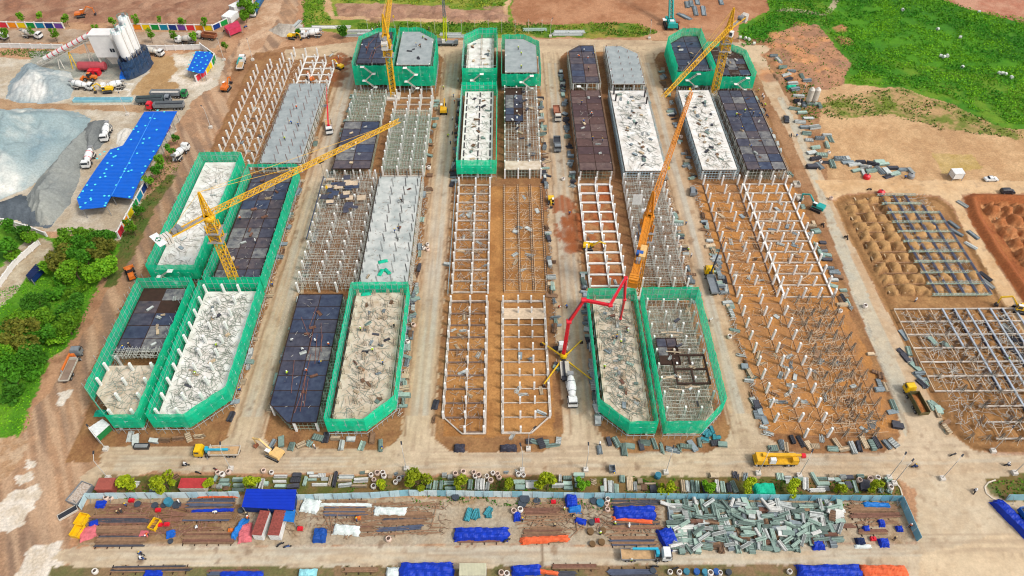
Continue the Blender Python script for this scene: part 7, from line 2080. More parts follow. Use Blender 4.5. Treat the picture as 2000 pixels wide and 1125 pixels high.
# ---- bags, drums, boxes
BAGW = M('bag_white', (236, 228, 218), .8, var=.12); BAGP = M('bag_pinkish', (224, 196, 178), .85, var=.15); BAGIN = M('bag_contents', (96, 78, 66), .95, var=.3)
def bag_proto(mat):
    t = MB().revolve([(.5, 0), (.62, .35), (.6, .8), (.5, 1.02), (.4, .98), (.34, .72)], mat, n=10)
    return t.mesh('bag_mesh')
_bi = MB().revolve([(.3, 0), (.4, .06), (.2, .2), (.05, .24)], BAGIN, n=8).mesh('bag_contents_mesh')
BAGS = [bag_proto(BAGW), bag_proto(BAGP)]
BAGL = []
def bag(px, py, place, z=None, world=False, s=1.0):
    x, y = (px, py) if world else G(px, py)
    k = R.random() < .5
    t = thing('bulk_bag', '', 'bulk bag', (x, y, gh(x, y) if z is None else z), R.uniform(0, 6), 'open bulk bags')
    t.scale = (s * R.uniform(.9, 1.15),) * 3
    put(BAGS[k], 'bag_body', (0, 0, 0), rot=(R.uniform(-.1, .1), R.uniform(-.1, .1), 0), parent=t)
    put(_bi, 'bag_contents', (0, 0, .74), parent=t)
    BAGL.append((place, 'white' if not k else 'pinkish', x, t))
sb = [(428, 926), (436, 929), (448, 924), (516, 922), (531, 925), (725, 930), (737, 926), (748, 925), (750, 932), (731, 939), (730, 952), (773, 944), (780, 937), (889, 928), (905, 925), (926, 925), (928, 932), (935, 930), (951, 932), (958, 940), (963, 926), (971, 928), (975, 935), (1012, 929), (1022, 930), (1676, 940), (1698, 938), (1712, 936), (1738, 955)]
for px, py in sb: bag(px, py, 'at the road side of the storage strip')
for px, py in [(372, 862), (272, 862)] if False else []: pass
for px, py in [(1186, 978), (1184, 986), (1186, 997), (1004, 1000), (1016, 998), (210, 975), (219, 974), (760, 1055)]: bag(px, py, 'in the steel yard')
for px, py in [(188, 1118), (979, 1120), (990, 1122), (1308, 1119), (1326, 1120), (1386, 1121), (1405, 1121), (1541, 1118)]: bag(px, py, 'at the bottom edge of the picture')
for px, py in [(1306, 400), (1310, 440), (1322, 505), (1325, 480), (835, 480), (828, 487), (836, 490), (1330, 270), (830, 328), (838, 330), (1062, 325), (1130, 312), (1688, 600), (1640, 610), (1622, 390), (1424, 660), (1100, 352), (1595, 310), (1602, 318), (1618, 300), (440, 560), (592, 548), (620, 545), (808, 637), (796, 670)]: bag(px, py, 'scattered beside the streets')
def finish_bags():
    d = {}
    for it in BAGL: d.setdefault((it[0], it[1]), []).append(it)
    for (pl, c), l in d.items():
        l.sort(key=lambda i: i[2])
        for j, it in enumerate(l): it[3]['label'] = f'{c} open bulk bag {pl}, {ordn(j)} from the left'
# ---- storage strip before the fence, item by item: (x, y, w, h in the photograph, colour, direction)
for px, py, wd, hg, c, kd, dr in [(267, 943, 9, 8, 'white', 'tubes', 0), (262, 949, 12, 5, 'white', 'boards', 0), (300, 958, 14, 7, 'blue-grey', 'crate', 0), (342, 932, 14, 8, 'brown', 'tubes', .7), (421, 932, 6, 16, 'light green', 'tubes', 1.4), (438, 938, 20, 7, 'grey-green', 'boards', 0), (437, 946, 22, 6, 'grey-green', 'boards', 0), (428, 951, 10, 6, 'pale grey', 'crate', 0), (419, 950, 10, 7, 'tan', 'crate', 0), (441, 954, 8, 8, 'brown', 'crate', 0),
        (466, 936, 24, 9, 'light green', 'tubes', 0), (466, 948, 20, 6, 'light green', 'tubes', 0), (466, 956, 24, 6, 'grey-green', 'tubes', 0), (500, 942, 7, 16, 'pale grey', 'tubes', 1.5), (511, 945, 8, 20, 'white', 'tubes', 1.55), (520, 944, 7, 8, 'light green', 'boards', 0), (548, 930, 26, 6, 'white', 'tubes', 0), (546, 940, 26, 5, 'white', 'tubes', 0), (548, 950, 22, 6, 'light green', 'boards', 0), (580, 928, 18, 8, 'dark', 'boards', 0), (577, 938, 20, 10, 'dark', 'crate', 0), (572, 950, 24, 9, 'dark', 'boards', .1),
        (596, 940, 6, 18, 'light green', 'tubes', 1.5), (606, 924, 14, 5, 'pale grey', 'boards', 0), (613, 929, 18, 5, 'white', 'tubes', 0), (610, 936, 16, 5, 'light green', 'tubes', 0), (628, 928, 16, 8, 'white', 'crate', 0), (624, 946, 30, 5, 'white', 'tubes', 0), (634, 935, 14, 6, 'pale grey', 'tubes', 0), (645, 938, 6, 22, 'tan', 'tubes', 1.5), (654, 936, 7, 30, 'dark', 'tubes', 1.55), (676, 930, 30, 8, 'pale grey', 'tubes', 0), (673, 938, 28, 6, 'tan', 'tubes', 0), (674, 947, 26, 7, 'pale grey', 'tubes', .1), (705, 937, 28, 10, 'white', 'tubes', .05), (702, 949, 30, 6, 'tan', 'tubes', 0), (708, 923, 10, 5, 'grey-green', 'crate', 0), (717, 922, 8, 6, 'tan', 'boards', 0), (762, 930, 8, 8, 'tan', 'crate', 0), (773, 926, 8, 8, 'blue-grey', 'heap', 0), (785, 930, 8, 6, 'blue-grey', 'heap', 0),
        (838, 946, 10, 18, 'grey-green', 'tubes', 1.5), (850, 947, 10, 18, 'light green', 'tubes', 1.5), (861, 947, 8, 18, 'grey-green', 'tubes', 1.5), (877, 942, 20, 8, 'light green', 'tubes', 0), (880, 953, 22, 8, 'grey-green', 'tubes', 0), (918, 946, 10, 20, 'grey-green', 'tubes', 1.5), (932, 946, 10, 22, 'pale grey', 'tubes', 1.5), (942, 947, 10, 22, 'white', 'tubes', 1.52), (952, 950, 8, 16, 'pale grey', 'tubes', 1.5), (868, 928, 10, 7, 'pale grey', 'crate', 0), (879, 931, 10, 8, 'pale grey', 'crate', 0), (945, 932, 8, 8, 'tan', 'crate', 0), (988, 922, 12, 6, 'blue-grey', 'heap', 0), (1014, 940, 22, 8, 'light green', 'tubes', 0), (1016, 951, 20, 10, 'grey-green', 'boards', 0), (1040, 948, 26, 12, 'white', 'boards', 0), (1038, 940, 24, 6, 'pale grey', 'tubes', 0),
        (1090, 948, 24, 8, 'pale grey', 'tubes', 0), (1094, 935, 6, 14, 'white', 'tubes', 1.5), (1108, 934, 18, 7, 'grey-green', 'crate', 0), (1108, 944, 18, 8, 'light green', 'boards', 0), (1110, 953, 18, 7, 'grey-green', 'boards', 0), (1131, 928, 22, 8, 'light green', 'boards', 0), (1129, 938, 14, 8, 'grey-green', 'boards', 0), (1130, 948, 16, 8, 'blue-grey', 'boards', 0), (1160, 940, 12, 12, 'tan', 'heap', 0), (1182, 948, 6, 26, 'white', 'tubes', 1.52), (1193, 950, 12, 24, 'pale grey', 'tubes', 1.5), (1204, 954, 10, 18, 'light green', 'tubes', 1.5), (1177, 955, 8, 12, 'grey-green', 'boards', 0), (1215, 935, 12, 14, 'grey-green', 'tubes', 1.5), (1230, 944, 14, 28, 'tan', 'tubes', 1.52), (1241, 950, 8, 18, 'pale grey', 'tubes', 1.5), (1250, 940, 10, 9, 'tan', 'crate', 0), (1258, 952, 12, 12, 'brown', 'crate', 0), (1248, 953, 8, 8, 'tan', 'crate', 0), (1276, 955, 14, 16, 'dark', 'boards', 0), (1270, 945, 22, 4, 'tan', 'tubes', 0),
        (1334, 950, 8, 24, 'tan', 'tubes', 1.5), (1343, 950, 9, 22, 'pale grey', 'tubes', 1.5), (1353, 950, 9, 26, 'grey-green', 'tubes', 1.5), (1362, 950, 8, 22, 'light green', 'tubes', 1.45), (1376, 952, 10, 22, 'dark', 'boards', 0), (1401, 950, 8, 24, 'white', 'tubes', 1.5), (1412, 950, 10, 22, 'light green', 'tubes', 1.5), (1395, 929, 18, 10, 'tan', 'boards', 0), (1424, 952, 10, 18, 'dark', 'tubes', 1.5), (1434, 950, 12, 24, 'grey-green', 'tubes', 1.75), (1437, 928, 16, 16, 'dark', 'heap', 1.4), (1456, 930, 12, 18, 'blue-grey', 'heap', 1.4),
        (1524, 930, 16, 14, 'light green', 'tubes', 1.5), (1540, 936, 14, 16, 'pale grey', 'tubes', 0), (1560, 934, 18, 10, 'grey-green', 'tubes', 0), (1574, 944, 12, 26, 'white', 'tubes', 1.3), (1592, 935, 8, 26, 'light green', 'tubes', 1.8), (1606, 934, 20, 7, 'grey-green', 'tubes', 0), (1608, 944, 24, 8, 'light green', 'tubes', 0), (1608, 953, 24, 9, 'pale grey', 'tubes', 0), (1596, 957, 30, 7, 'white', 'tubes', 0), (1624, 935, 14, 6, 'pale grey', 'boards', 0), (1624, 930, 12, 6, 'tan', 'crate', 0), (1636, 936, 12, 8, 'grey-green', 'boards', 0), (1646, 932, 12, 8, 'pale grey', 'crate', 0), (1656, 932, 20, 8, 'dark', 'boards', 0), (1680, 930, 14, 8, 'grey-green', 'tubes', 0), (1644, 948, 12, 12, 'light green', 'boards', 0), (1656, 948, 12, 14, 'dark', 'boards', 0), (1671, 950, 8, 24, 'light green', 'tubes', 1.5), (1690, 948, 22, 22, 'dark', 'boards', -.2), (1720, 958, 12, 10, 'grey-green', 'heap', 1.5), (1735, 935, 14, 10, 'light green', 'tubes', .3), (1737, 960, 12, 8, 'grey-green', 'heap', 1.2), (1738, 945, 8, 6, 'white', 'crate', 0)]:
    x, y = G(px, py, .4)
    s = 1275 / 150.0
    a, b_ = wd / 8.7, hg / 8.1
    if abs(dr) > .9: bundle(kd, c, x, y, max(1.0, b_), max(.7, a), R.uniform(.5, 1.0), dr, 'in the storage strip', key='x')
    else: bundle(kd, c, x, y, max(1.0, a), max(.6, b_), R.uniform(.5, 1.0), dr, 'in the storage strip', key='x')
drape('turquoise netting heap under the trees before the fence', 'netting_heap', *G(1492, 957), 5.0, 3.2, 1.1, 0, T_GR, 31, cat='netting')
drape('turquoise netting heap behind the stores on the right', 'netting_heap', *G(1546, 172), 4.0, 2.5, 1, 0, T_GR, 32, cat='netting')
for k, (px, py) in enumerate([(748, 511), (744, 532), (756, 530), (716, 580)]):
    x, y = G(px, py, 4.3)
    zk = deckz(x, y, 4.2)
    drape(['crumpled green net upper right on the mottled deck', 'crumpled green net left end on the mottled deck', 'crumpled green net right end on the mottled deck', 'crumpled green net on the pale deck in the brightest net'][k], 'netting_heap', x, y, 2.8, 1.2, .5, .3 + k, T_GR, 35 + k, cat='netting', z=zk, group='crumpled green nets')
# ---- the dense stock of grey-green bundles at the right of the yard
rows = [(985, 0), (996, 1), (1008, 0), (1020, 1), (1032, 0), (1044, 1), (1056, 0), (1067, 1)]
for py, q in rows:
    px = 1308 + R.uniform(0, 8)
    while px < (1640 if py < 1060 else 1560):
        if not (1430 < px < 1500 and 1030 < py < 1050 and R.random() < .4):
            v = R.random() < .45
            x, y = G(px + R.uniform(-2, 2), py + R.uniform(-3, 3), .5)
            c = R.choices(['grey-green', 'light green', 'pale grey', 'brown', 'blue-grey', 'white', 'rusty'], [8, 5, 4, 2.4 if px > 1420 else 1, 2, 1, 1.2 if px > 1480 else .2])[0]
            o = bundle(R.choices(['tubes', 'crate', 'boards'], [6, 1, 1])[0], c, x, y, R.uniform(2.0, 3.2), R.uniform(1.0, 1.5), R.uniform(.6, 1.3), (PI / 2 if v else 0) + R.gauss(0, .12), 'in the dense stock at the right of the steel yard', key='x')
            if R.random() < .35:
                bundle('tubes', R.choice(['grey-green', 'light green', 'pale grey', 'white']), x + R.uniform(-.6, .6), y + R.uniform(-.6, .6), R.uniform(2.2, 3.4), .8, .45, R.uniform(-.6, .6) + (0 if v else PI / 2) * R.choice([0, 1]), 'lying on top of the dense stock in the steel yard', z=o.location.z + o.scale[2] + .02, key='x')
        px += R.uniform(12, 19)
for k in range(6):
    x, y = G(1634 + R.uniform(-4, 4), 992 + k * 5, .4); bundle('boards', 'white', x, y, 3.4, .9, .6, R.uniform(-.06, .06), 'in the white board pile of the steel yard')
for k in range(8):
    x, y = G(1331 + R.uniform(-3, 3), 1038 + k * 5, .4); bundle('boards', 'white', x, y, 3.6, .8, .5, R.uniform(-.06, .06), 'in the white board pile beside the dark blue tarp')
for k in range(7):
    x, y = G(R.uniform(905, 955), R.uniform(998, 1016), .4); bundle('tubes', 'teal', x, y, 2.2, 1.4, .7, R.uniform(.8, 1.8), 'in the turquoise formwork pile of the yard', key='x')
# ---- long steel bars: each lot is a thing of long bars
def bars(px0, px1, py0, py1, col, label, n=None, name='steel_bar_lot', skew=0.0, z=.25):
    a = G(px0, (py0 + py1) / 2); b = G(px1, (py0 + py1) / 2); c0 = G(px0, py0); c1 = G(px0, py1)
    cx, cy = (a[0] + b[0]) / 2, (a[1] + b[1]) / 2; L = b[0] - a[0]; D = abs(c0[1] - c1[1])
    t = thing(name, label, 'steel bars', (cx, cy, 0), skew, 'lots of long steel bars')
    for k in range(max(2, int(L / 2.6))):
        put(ubox(JOIST), 'sleeper', (-L / 2 + 1 + k * 2.6, 0, .1), (.16, D + 1.0, .16), (0, 0, R.uniform(-.05, .05)), t)
    k = -D / 2
    cs = [BC[q] for q in col]
    while k < D / 2:
        wd = R.uniform(.22, .42); m = MB(); mt = R.choice(cs)
        e0, e1 = -L / 2 + R.uniform(0, L * .08), L / 2 - R.uniform(0, L * .1)
        for q in range(3):
            m.bar((e0 + R.uniform(0, .6), k + q * wd / 3, z + R.uniform(0, .1)), (e1 - R.uniform(0, .6), k + q * wd / 3 + R.uniform(-.12, .12), z + R.uniform(0, .12)), .115, mt, 4)
        m.build('bar_bundle', t)
        k += wd + R.uniform(.0, .1)
    return t
BC['slate'] = M('bar_slate', (84, 92, 112), .6, var=.3)
bars(172, 296, 1008, 1024, ['brown', 'dark', 'rusty'], 'brown steel bars between the two yellow bins, left end of the yard')
bars(180, 300, 1030, 1042, ['brown', 'rusty', 'brown'], 'rusty bars below the left yellow bins')
bars(182, 290, 1048, 1068, ['brown', 'dark', 'brown'], 'dark brown bars with wooden sleepers at the lower left of the yard')
bars(360, 462, 976, 996, ['dark', 'slate', 'brown'], 'bluish dark bars under the red strip of cloth left of the blue roof')
bars(356, 462, 1002, 1018, ['slate', 'brown', 'dark'], 'slate bars below the cloth strip left of the white containers')
bars(352, 470, 1040, 1062, ['brown', 'rusty', 'brown'], 'brown bars in front of the mesh heap left of the containers')
bars(626, 726, 978, 1008, ['brown', 'brown', 'slate'], 'wide lot of brown bars with white cloth strip right of the blue roof')
bars(742, 850, 1003, 1012, ['brown', 'dark'], 'short brown bars beside the pale draped lot', skew=.0)
bars(744, 838, 1015, 1026, ['dark', 'brown'], 'dark bars right of the centre of the left yard', skew=.03)
bars(732, 830, 1031, 1037, ['slate'], 'narrow slanting slate bars left of the long blue tarp', skew=.06)
bars(640, 735, 1030, 1038, ['brown', 'rusty'], 'rusty mesh lot beneath the crumpled white sheet')
bars(890, 985, 1055, 1060, ['rusty'], 'thin rusty bar row in front of the long blue tarp')
bars(1018, 1100, 993, 1008, ['brown', 'rusty', 'dark'], 'brown bars behind the orange covered lot')
bars(1016, 1108, 1036, 1060, ['brown', 'brown', 'rusty'], 'brown bars under the crumpled orange cover')
bars(1190, 1294, 976, 992, ['brown', 'dark'], 'dark bars behind the ultramarine tarp')
bars(1190, 1296, 1018, 1034, ['brown', 'dark', 'rusty'], 'brown bars just in front of the ultramarine tarp')
bars(1186, 1290, 1048, 1066, ['dark', 'brown', 'slate'], 'dark bars behind the white crane truck')
bars(1652, 1762, 988, 1012, ['brown', 'rusty', 'brown', 'slate'], 'brown bars inside the right end of the blue fence')
bars(1642, 1672, 1024, 1032, ['rusty'], 'short rusty rods near three blue covers, right end of the yard')
bars(1672, 1740, 1036, 1044, ['rusty', 'brown'], 'short brown rods between the blue covers, right end of the yard')
bars(210, 380, 1108, 1118, ['brown', 'dark'], 'brown bars at the bottom edge, left')
bars(400, 520, 1116, 1124, ['slate', 'rusty'], 'slate bars at the bottom edge beside the crumpled blue cloth')
bars(668, 745, 1110, 1118, ['brown'], 'brown bars at the bottom edge left of the large blue tarp')
bars(1072, 1174, 1104, 1112, ['brown', 'rusty'], 'brown bars at the bottom edge right of the orange cloth')
bars(1182, 1285, 1112, 1126, ['slate', 'dark', 'slate'], 'slate bars at the bottom edge below the crane truck')
bars(1060, 1130, 1118, 1126, ['dark'], 'dark bars at the very bottom edge, centre right')
# tarps
for lb, px, py, L, Wd, h, rz, mt, sd in [
    ('long ultramarine tarp over stacked goods in the middle of the yard', 940, 1042, 12.0, 3.0, 1.5, 0, T_BLUE, 51), ('large ultramarine tarp over the bars, right of centre', 1240, 1001, 9.4, 3.4, 1.2, 0, T_BLUE, 52),
    ('orange strip of cloth along the front of the ultramarine tarp', 1236, 1016, 9.0, 1.2, .7, -.12, T_OR, 53), ('crumpled orange cover on the brown bars', 1064, 1053, 10.5, 1.6, .9, .05, T_OR, 54),
    ('dark blue tarp slumped beside the white board pile', 1306, 1052, 3.6, 5.2, 1.4, .3, T_BLUE, 55), ('royal blue tarp hanging over the fence', 1116, 976, 2.8, 3.6, 1.6, 0, T_BLUE, 56),
    ('lighter blue tarp under the royal blue one', 1122, 993, 3.0, 2.2, .8, 0, T_CY, 57), ('rounded navy tarp with pale edge in front of the containers', 624, 1044, 2.9, 3.2, 1.4, 0, M('tarp_mid_blue', (14, 76, 160), .6, var=.3), 58),
    ('crumpled white sheet right of the navy tarp', 677, 1034, 6.0, 2.4, .9, -.1, T_WH, 59), ('crumpled white sheet right of the blue roof', 606, 987, 4.2, 3.4, .9, -.2, T_WH, 60),
    ('long white strip of cloth across the wide brown bar lot', 676, 986, 12, .9, .6, -.02, T_WH, 61), ('pale greenish sheet over bars by the fence', 762, 998, 7.4, 2.2, .8, -.05, T_WH, 62),
    ('red-orange strip of cloth along the fence left of the blue roof', 424, 969, 9, .7, .6, 0, T_OR, 63), ('blue and orange cloth strip over the slate bars', 415, 997, 9.5, .8, .6, .03, T_BLUE, 64),
    ('blue and pink cloth heap at the left end of the yard', 196, 984, 2.2, 1.8, .8, 0, T_BLUE, 65), ('salmon cloth heap beside the lower yellow bin', 172, 1040, 3.6, 3.2, .7, .4, T_PK, 66), ('violet-blue cloth scrap above the salmon heap', 183, 1022, 2.2, 1.6, .6, .5, T_BLUE, 67),
    ('small blue tarp between the bar lots left of the containers', 333, 1042, 2.0, 1.8, .8, .3, M('tarp_sky', (20, 100, 200), .6), 68), ('pink and blue cloth left of the small blue tarp', 281, 1042, 2.0, 1.6, .6, 0, T_PK, 69),
    ('pink mesh hoses and cloth heap beside the containers', 478, 1040, 3.0, 4.4, .9, .2, T_PK, 70), ('tall narrow blue sheet beside the pink heap', 467, 1032, 1.4, 5.0, 1.2, -.4, T_CY, 71),
    ('blue bag-like tarp beside the dark drum, yard centre', 1010, 1008, 1.6, 2.2, .9, 0, T_BLUE, 72), ('blue and orange cloth on the brown bars, centre right', 1134, 1017, 2.6, 1.4, .7, -.3, T_BLUE, 73),
    ('blue tarp in the right end of the yard, the farthest of three', 1722, 1021, 1.4, 1.7, .9, 0, T_BLUE, 74), ('blue tarp in the right end of the yard, the left of three', 1692, 1032, 1.5, 1.4, .8, 0, T_BLUE, 75), ('blue tarp in the right end of the yard, the right of three', 1757, 1032, 1.5, 1.4, .8, 0, T_BLUE, 76),
    ('blue tarp heap with pink edge before the grey-green stock', 1598, 1062, 2.8, 2.4, 1.2, 0, T_BLUE, 77), ('blue and light cloth on the fence, right end of the yard', 1712, 986, 6.2, 1.3, .9, -.04, T_CY, 78),
    ('navy box cover beside the white sacks, right yard corner', 1681, 1057, 2.0, 1.8, 1.1, 0, T_NAVY, 79), ('blue and white cover beside the red crates, right yard corner', 1727, 1059, 2.2, 2.0, 1.1, 0, T_BLUE, 80), ('white sacks sheet in front of the navy cover', 1686, 1067, 3.6, .9, .5, 0, T_WH, 81),
    ('very long ultramarine tarp at the bottom edge, centre', 832, 1114, 11.4, 3.6, 1.8, 0, T_BLUE, 82), ('blue tarp at the bottom edge with orange fold', 1028, 1112, 6.2, 2.2, 1.3, .04, T_BLUE, 83), ('orange cloth at the bottom edge right of the blue tarp', 1060, 1116, 7.0, 1.0, .8, -.15, T_OR, 84),
    ('huge blue tarp at the bottom right edge', 1622, 1118, 13.6, 3.6, 1.5, 0, T_BLUE, 85), ('orange tarp joined to the huge blue one, bottom right', 1728, 1119, 10.0, 3.6, 1.5, -.02, T_OR, 86), ('turquoise white cover at the bottom edge, left of centre', 600, 1119, 3.8, 2.0, 1.2, 0, M('tarp_aqua', (150, 214, 220), .7), 87),
    ('blue cloth at the bottom edge left', 298, 1120, 3.8, 1.6, .9, 0, T_BLUE, 88), ('blue tarp with red fold at the bottom edge, left of the aqua cover', 470, 1122, 9.0, 1.6, .8, 0, T_BLUE, 89), ('white sheets at the bottom edge beside the big blue tarp', 768, 1118, 3.0, 2.4, 1.0, 0, T_WH, 90),
    ('long navy tarp slanting beside the right picture edge', 1978, 1010, 2.6, 9.0, 1.8, .42, T_BLUE, 91), ('dark covered pile at the near end of the middle pair, left one', 897, 874, 2.6, 2.2, 1.0, 0, T_BK, 92), ('dark covered pile at the near end of the middle pair, right one', 993, 874, 4.0, 1.8, 1.0, 0, T_BK, 93),
    ('dark sheet lying on the frame edge of the second pair', 606, 585, 1.5, 2.0, .5, 0, T_WH, 94), ('green and white sheets at the corner of the leftmost unit', 196, 806, 3.0, 2.0, .7, 0, T_GR, 95)]:
    x, y = G(px, py, h * .5)
    nm = 'tarpaulin' if 'tarp' in lb else ('cloth' if 'cloth' in lb or 'sheet' in lb else 'cover')
    drape(lb, nm, x, y, L, Wd, h, rz, mt, sd, cat=nm, slump=.35)
# yellow bins, white skip, trough, boxes
def bin_(label, px, py, L, Wd, h, mat, rz=0, name='open_bin', cat='bin', fill=None):
    x, y = G(px, py); t = thing(name, label, cat, (x, y, .04), rz)
    for s in (-1, 1):
        MB().box((0, s * Wd / 2, h / 2), (L, .1, h), mat).build('long_side', t)
        MB().box((s * L / 2, 0, h / 2), (.1, Wd, h), mat).build('short_side', t)
    MB().box((0, 0, .12), (L, Wd, .1), mat).build('bin_floor', t)
    if fill: MB().box((0, 0, h * .75), (L - .2, Wd - .2, .1), fill).build('contents', t)
bin_('upper of the two yellow open bins at the left end of the yard', 162, 1018, 2.0, 2.6, 1.2, P_YEL, -.2)
bin_('lower of the two yellow open bins at the left end of the yard', 154, 1040, 2.0, 2.6, 1.2, P_YEL, -.2)
bin_('yellow framed bin beside two red machines', 304, 1027, 1.6, 2.4, 1.2, P_YEL, -.3)
bin_('grey skip filled with white rubble beside the left fence end', 160, 968, 3.0, 5.0, 1.5, P_GREY, -.35, 'rubble_skip', 'skip', M('rubble_white', (216, 206, 192), .9, c2=(150, 120, 96), scale=2.5))
bin_('narrow white-edged trough on the mud left of the yard', 134, 1003, 1.4, 4.0, .6, P_DUST, -.9, 'trough', 'trough', P_DK)
bin_('long pale blue lined trough in front of the batching yard', 202, 197, 22, 2.2, .9, M('trough_aqua', (160, 212, 220), .7), 0, 'water_trough', 'trough', M('trough_water', (110, 170, 186), .2))
bin_('dark frame trolley standing on the front road at the left', 278, 874, 3.4, 1.2, .9, P_DK, 0, 'steel_trolley', 'trolley', STEEL)
bin_('small grey bin in the fourth street verge', 1355, 378, 1.6, 2.0, 1.2, P_GREY, 0, 'grey_bin')
bin_('small grey bin on the edge of the front road', 1195, 918, 1.3, 1.4, 1.1, P_GREY, 0, 'grey_bin')
bin_('pale framed skip left of the rightmost street, upper', 1555, 362, 2.0, 2.2, 1.0, P_DUST, 0, 'grey_bin')
bin_('pale framed skip left of the rightmost street, lower', 1561, 388, 2.0, 2.2, 1.0, P_DUST, 0, 'grey_bin')
# red machines, water tanks and coils
def machine(label, px, py, mat, s=1.0, rz=0, name='bar_machine', cat='machine'):
    x, y = G(px, py); t = thing(name, label, cat, (x, y, .04), rz)
    MB().box((0, 0, .5 * s), (1.4 * s, 1.0 * s, .8 * s), mat, top=(.85, .85)).build('housing', t)
    MB().box((.2 * s, 0, 1.0 * s), (.6 * s, .6 * s, .3 * s), mat).build('motor', t)
    MB().revolve([(.25 * s, -.1), (.25 * s, .1)], P_DK, (-.5 * s, .55 * s, .6 * s), (0, 1, 0), 10).build('flywheel', t)
    for q in (-1, 1): MB().box((q * .5 * s, 0, .06), (.15, 1.0 * s, .12), P_DK).build('foot', t)
for lb, px, py, mt in [('red bar machine near the fence in the left yard', 258, 979, P_RED), ('left of the two red machines beside the yellow framed bin', 314, 1027, P_RED), ('right of the two red machines beside the yellow framed bin', 327, 1026, P_RED), ('red machine below the coils in the left yard', 310, 998, P_RED),
                       ('red machine under the fence near the royal blue tarp', 1081, 982, P_RED), ('red machine beside the drums, yard centre right', 1166, 1018, P_RED), ('red bucket machine beside the narrow blue sheet', 452, 1038, P_OR), ('red machine left of the navy tarp', 587, 1034, P_RED), ('orange machine before the wide brown bar lot', 700, 1014, P_OR), ('pink machine beside the navy cover, right corner', 1704, 1054, P_RED)]:
    machine(lb, px, py, mt, .85)
def coil(label, px, py, r, mat, w_=.6, z=0, name='steel_coil', cat='coil'):
    x, y = G(px, py); t = thing(name, label, cat, (x, y, .04 + z), R.uniform(0, 6), 'steel coils and drums')
    m = MB()
    for k in range(4): m.revolve([(r * .62, .05 + k * w_ / 4), (r, .08 + k * w_ / 4), (r, w_ / 4 + k * w_ / 4), (r * .62, w_ / 4 + k * w_ / 4)], mat, (R.uniform(-.06, .06), R.uniform(-.06, .06), 0), n=14)
    m.build('coil_windings', t)
    MB().revolve([(r * .5, .02), (r * .5, w_ * .5)], P_DK, n=12).build('coil_core', t)
DRM = M('coil_dark', (66, 74, 84), .6, var=.3); STB2 = M('coil_teal', (60, 130, 152), .6, var=.3)
for i, (px, py, r, mt, w_) in enumerate([(270, 986, .9, DRM, .6), (304, 988, .9, DRM, .5), (321, 988, .8, DRM, .5), (332, 984, 1.1, STB2, 1.6), (346, 987, 1.2, DRM, .5), (471, 998, .8, DRM, .6), (890, 973, 1.0, DRM, .8), (1025, 976, 1.4, DRM, .8), (1020, 985, 1.2, DRM, .6), (1049, 980, 1.0, DRM, .3), (1159, 980, 1.0, DRM, .5), (1172, 984, 1.1, STB2, .8), (1607, 1052, 1.0, DRM, .3), (334, 1058, .7, DRM, .4), (1155, 1022, .8, DRM, .7), (1153, 1040, .9, M('coil_rust', (120, 92, 60), .9), .7), (1177, 1038, .8, MATS['coil_rust'], .7), (1157, 1064, .8, MATS['coil_rust'], .6), (1175, 1060, .9, MATS['coil_rust'], .6), (1284, 932, .9, STB2, 1.2), (1275, 1116, .8, DRM, .6), (1340, 1118, .8, STB2, .8), (1360, 1119, .8, M('drum_blue', (40, 90, 160), .5), .9), (1376, 1120, .8, STB2, .9), (1398, 1119, .8, MATS['drum_blue'], .9), (1422, 1120, .8, DRM, .9)]):
    cl = {'coil_dark': 'dark', 'coil_teal': 'teal', 'coil_rust': 'rusty', 'drum_blue': 'blue'}[mt.name]
    r *= .8
    coil(f'{cl} coil of wire in the steel yard, {ordn(i)} counted', px, py, r, mt, w_)
_c = sorted([o for o in COL.objects if o.name.startswith('steel_coil')], key=lambda o: o.location.x)
_cc = {}
for o in _c:
    w0 = o['label'].split()[0]; _cc[w0] = _cc.get(w0, 0) + 1
    o['label'] = f'{w0} round wire coil in the steel yard, {ordn(_cc[w0] - 1)} {w0} one from the left'
def rtank(label, px, py, mat):
    x, y = G(px, py); t = thing('water_tank', label, 'water tank', (x, y, .04))
    MB().revolve([(1.1, 0), (1.15, .3), (1.1, 1.1), (.5, 1.5), (.3, 1.6)], mat, n=14).build('tank_body', t, smooth=False)
    MB().revolve([(.3, 1.58), (.32, 1.7)], P_DK, n=10).build('tank_lid', t)
rtank('red round water tank above the side road junction', 1692, 348, P_RED); rtank('red round water tank below the side road junction', 1720, 379, P_RED); rtank('silver round water tank right of the stores on the side road', 1778, 347, STEEL)
# concrete silos standing by the stores (white twin tank)
x, y = G(1582, 205); t = thing('cement_tank', 'white twin cement tanks standing in the weeds by the stores', 'cement tank', (x, y, 0))
for s in (-1, 1):
    MB().revolve([(.3, .8), (1.1, 2.2), (1.1, 6.6), (.4, 7.4)], P_DUST, (s * 1.1, 0, 0), n=14).build('tank_shell', t)
    for q in (-1, 1): MB().bar((s * 1.1, q * .8, 0), (s * 1.1, q * .8, 2.6), .1, STEEL).build('leg', t)
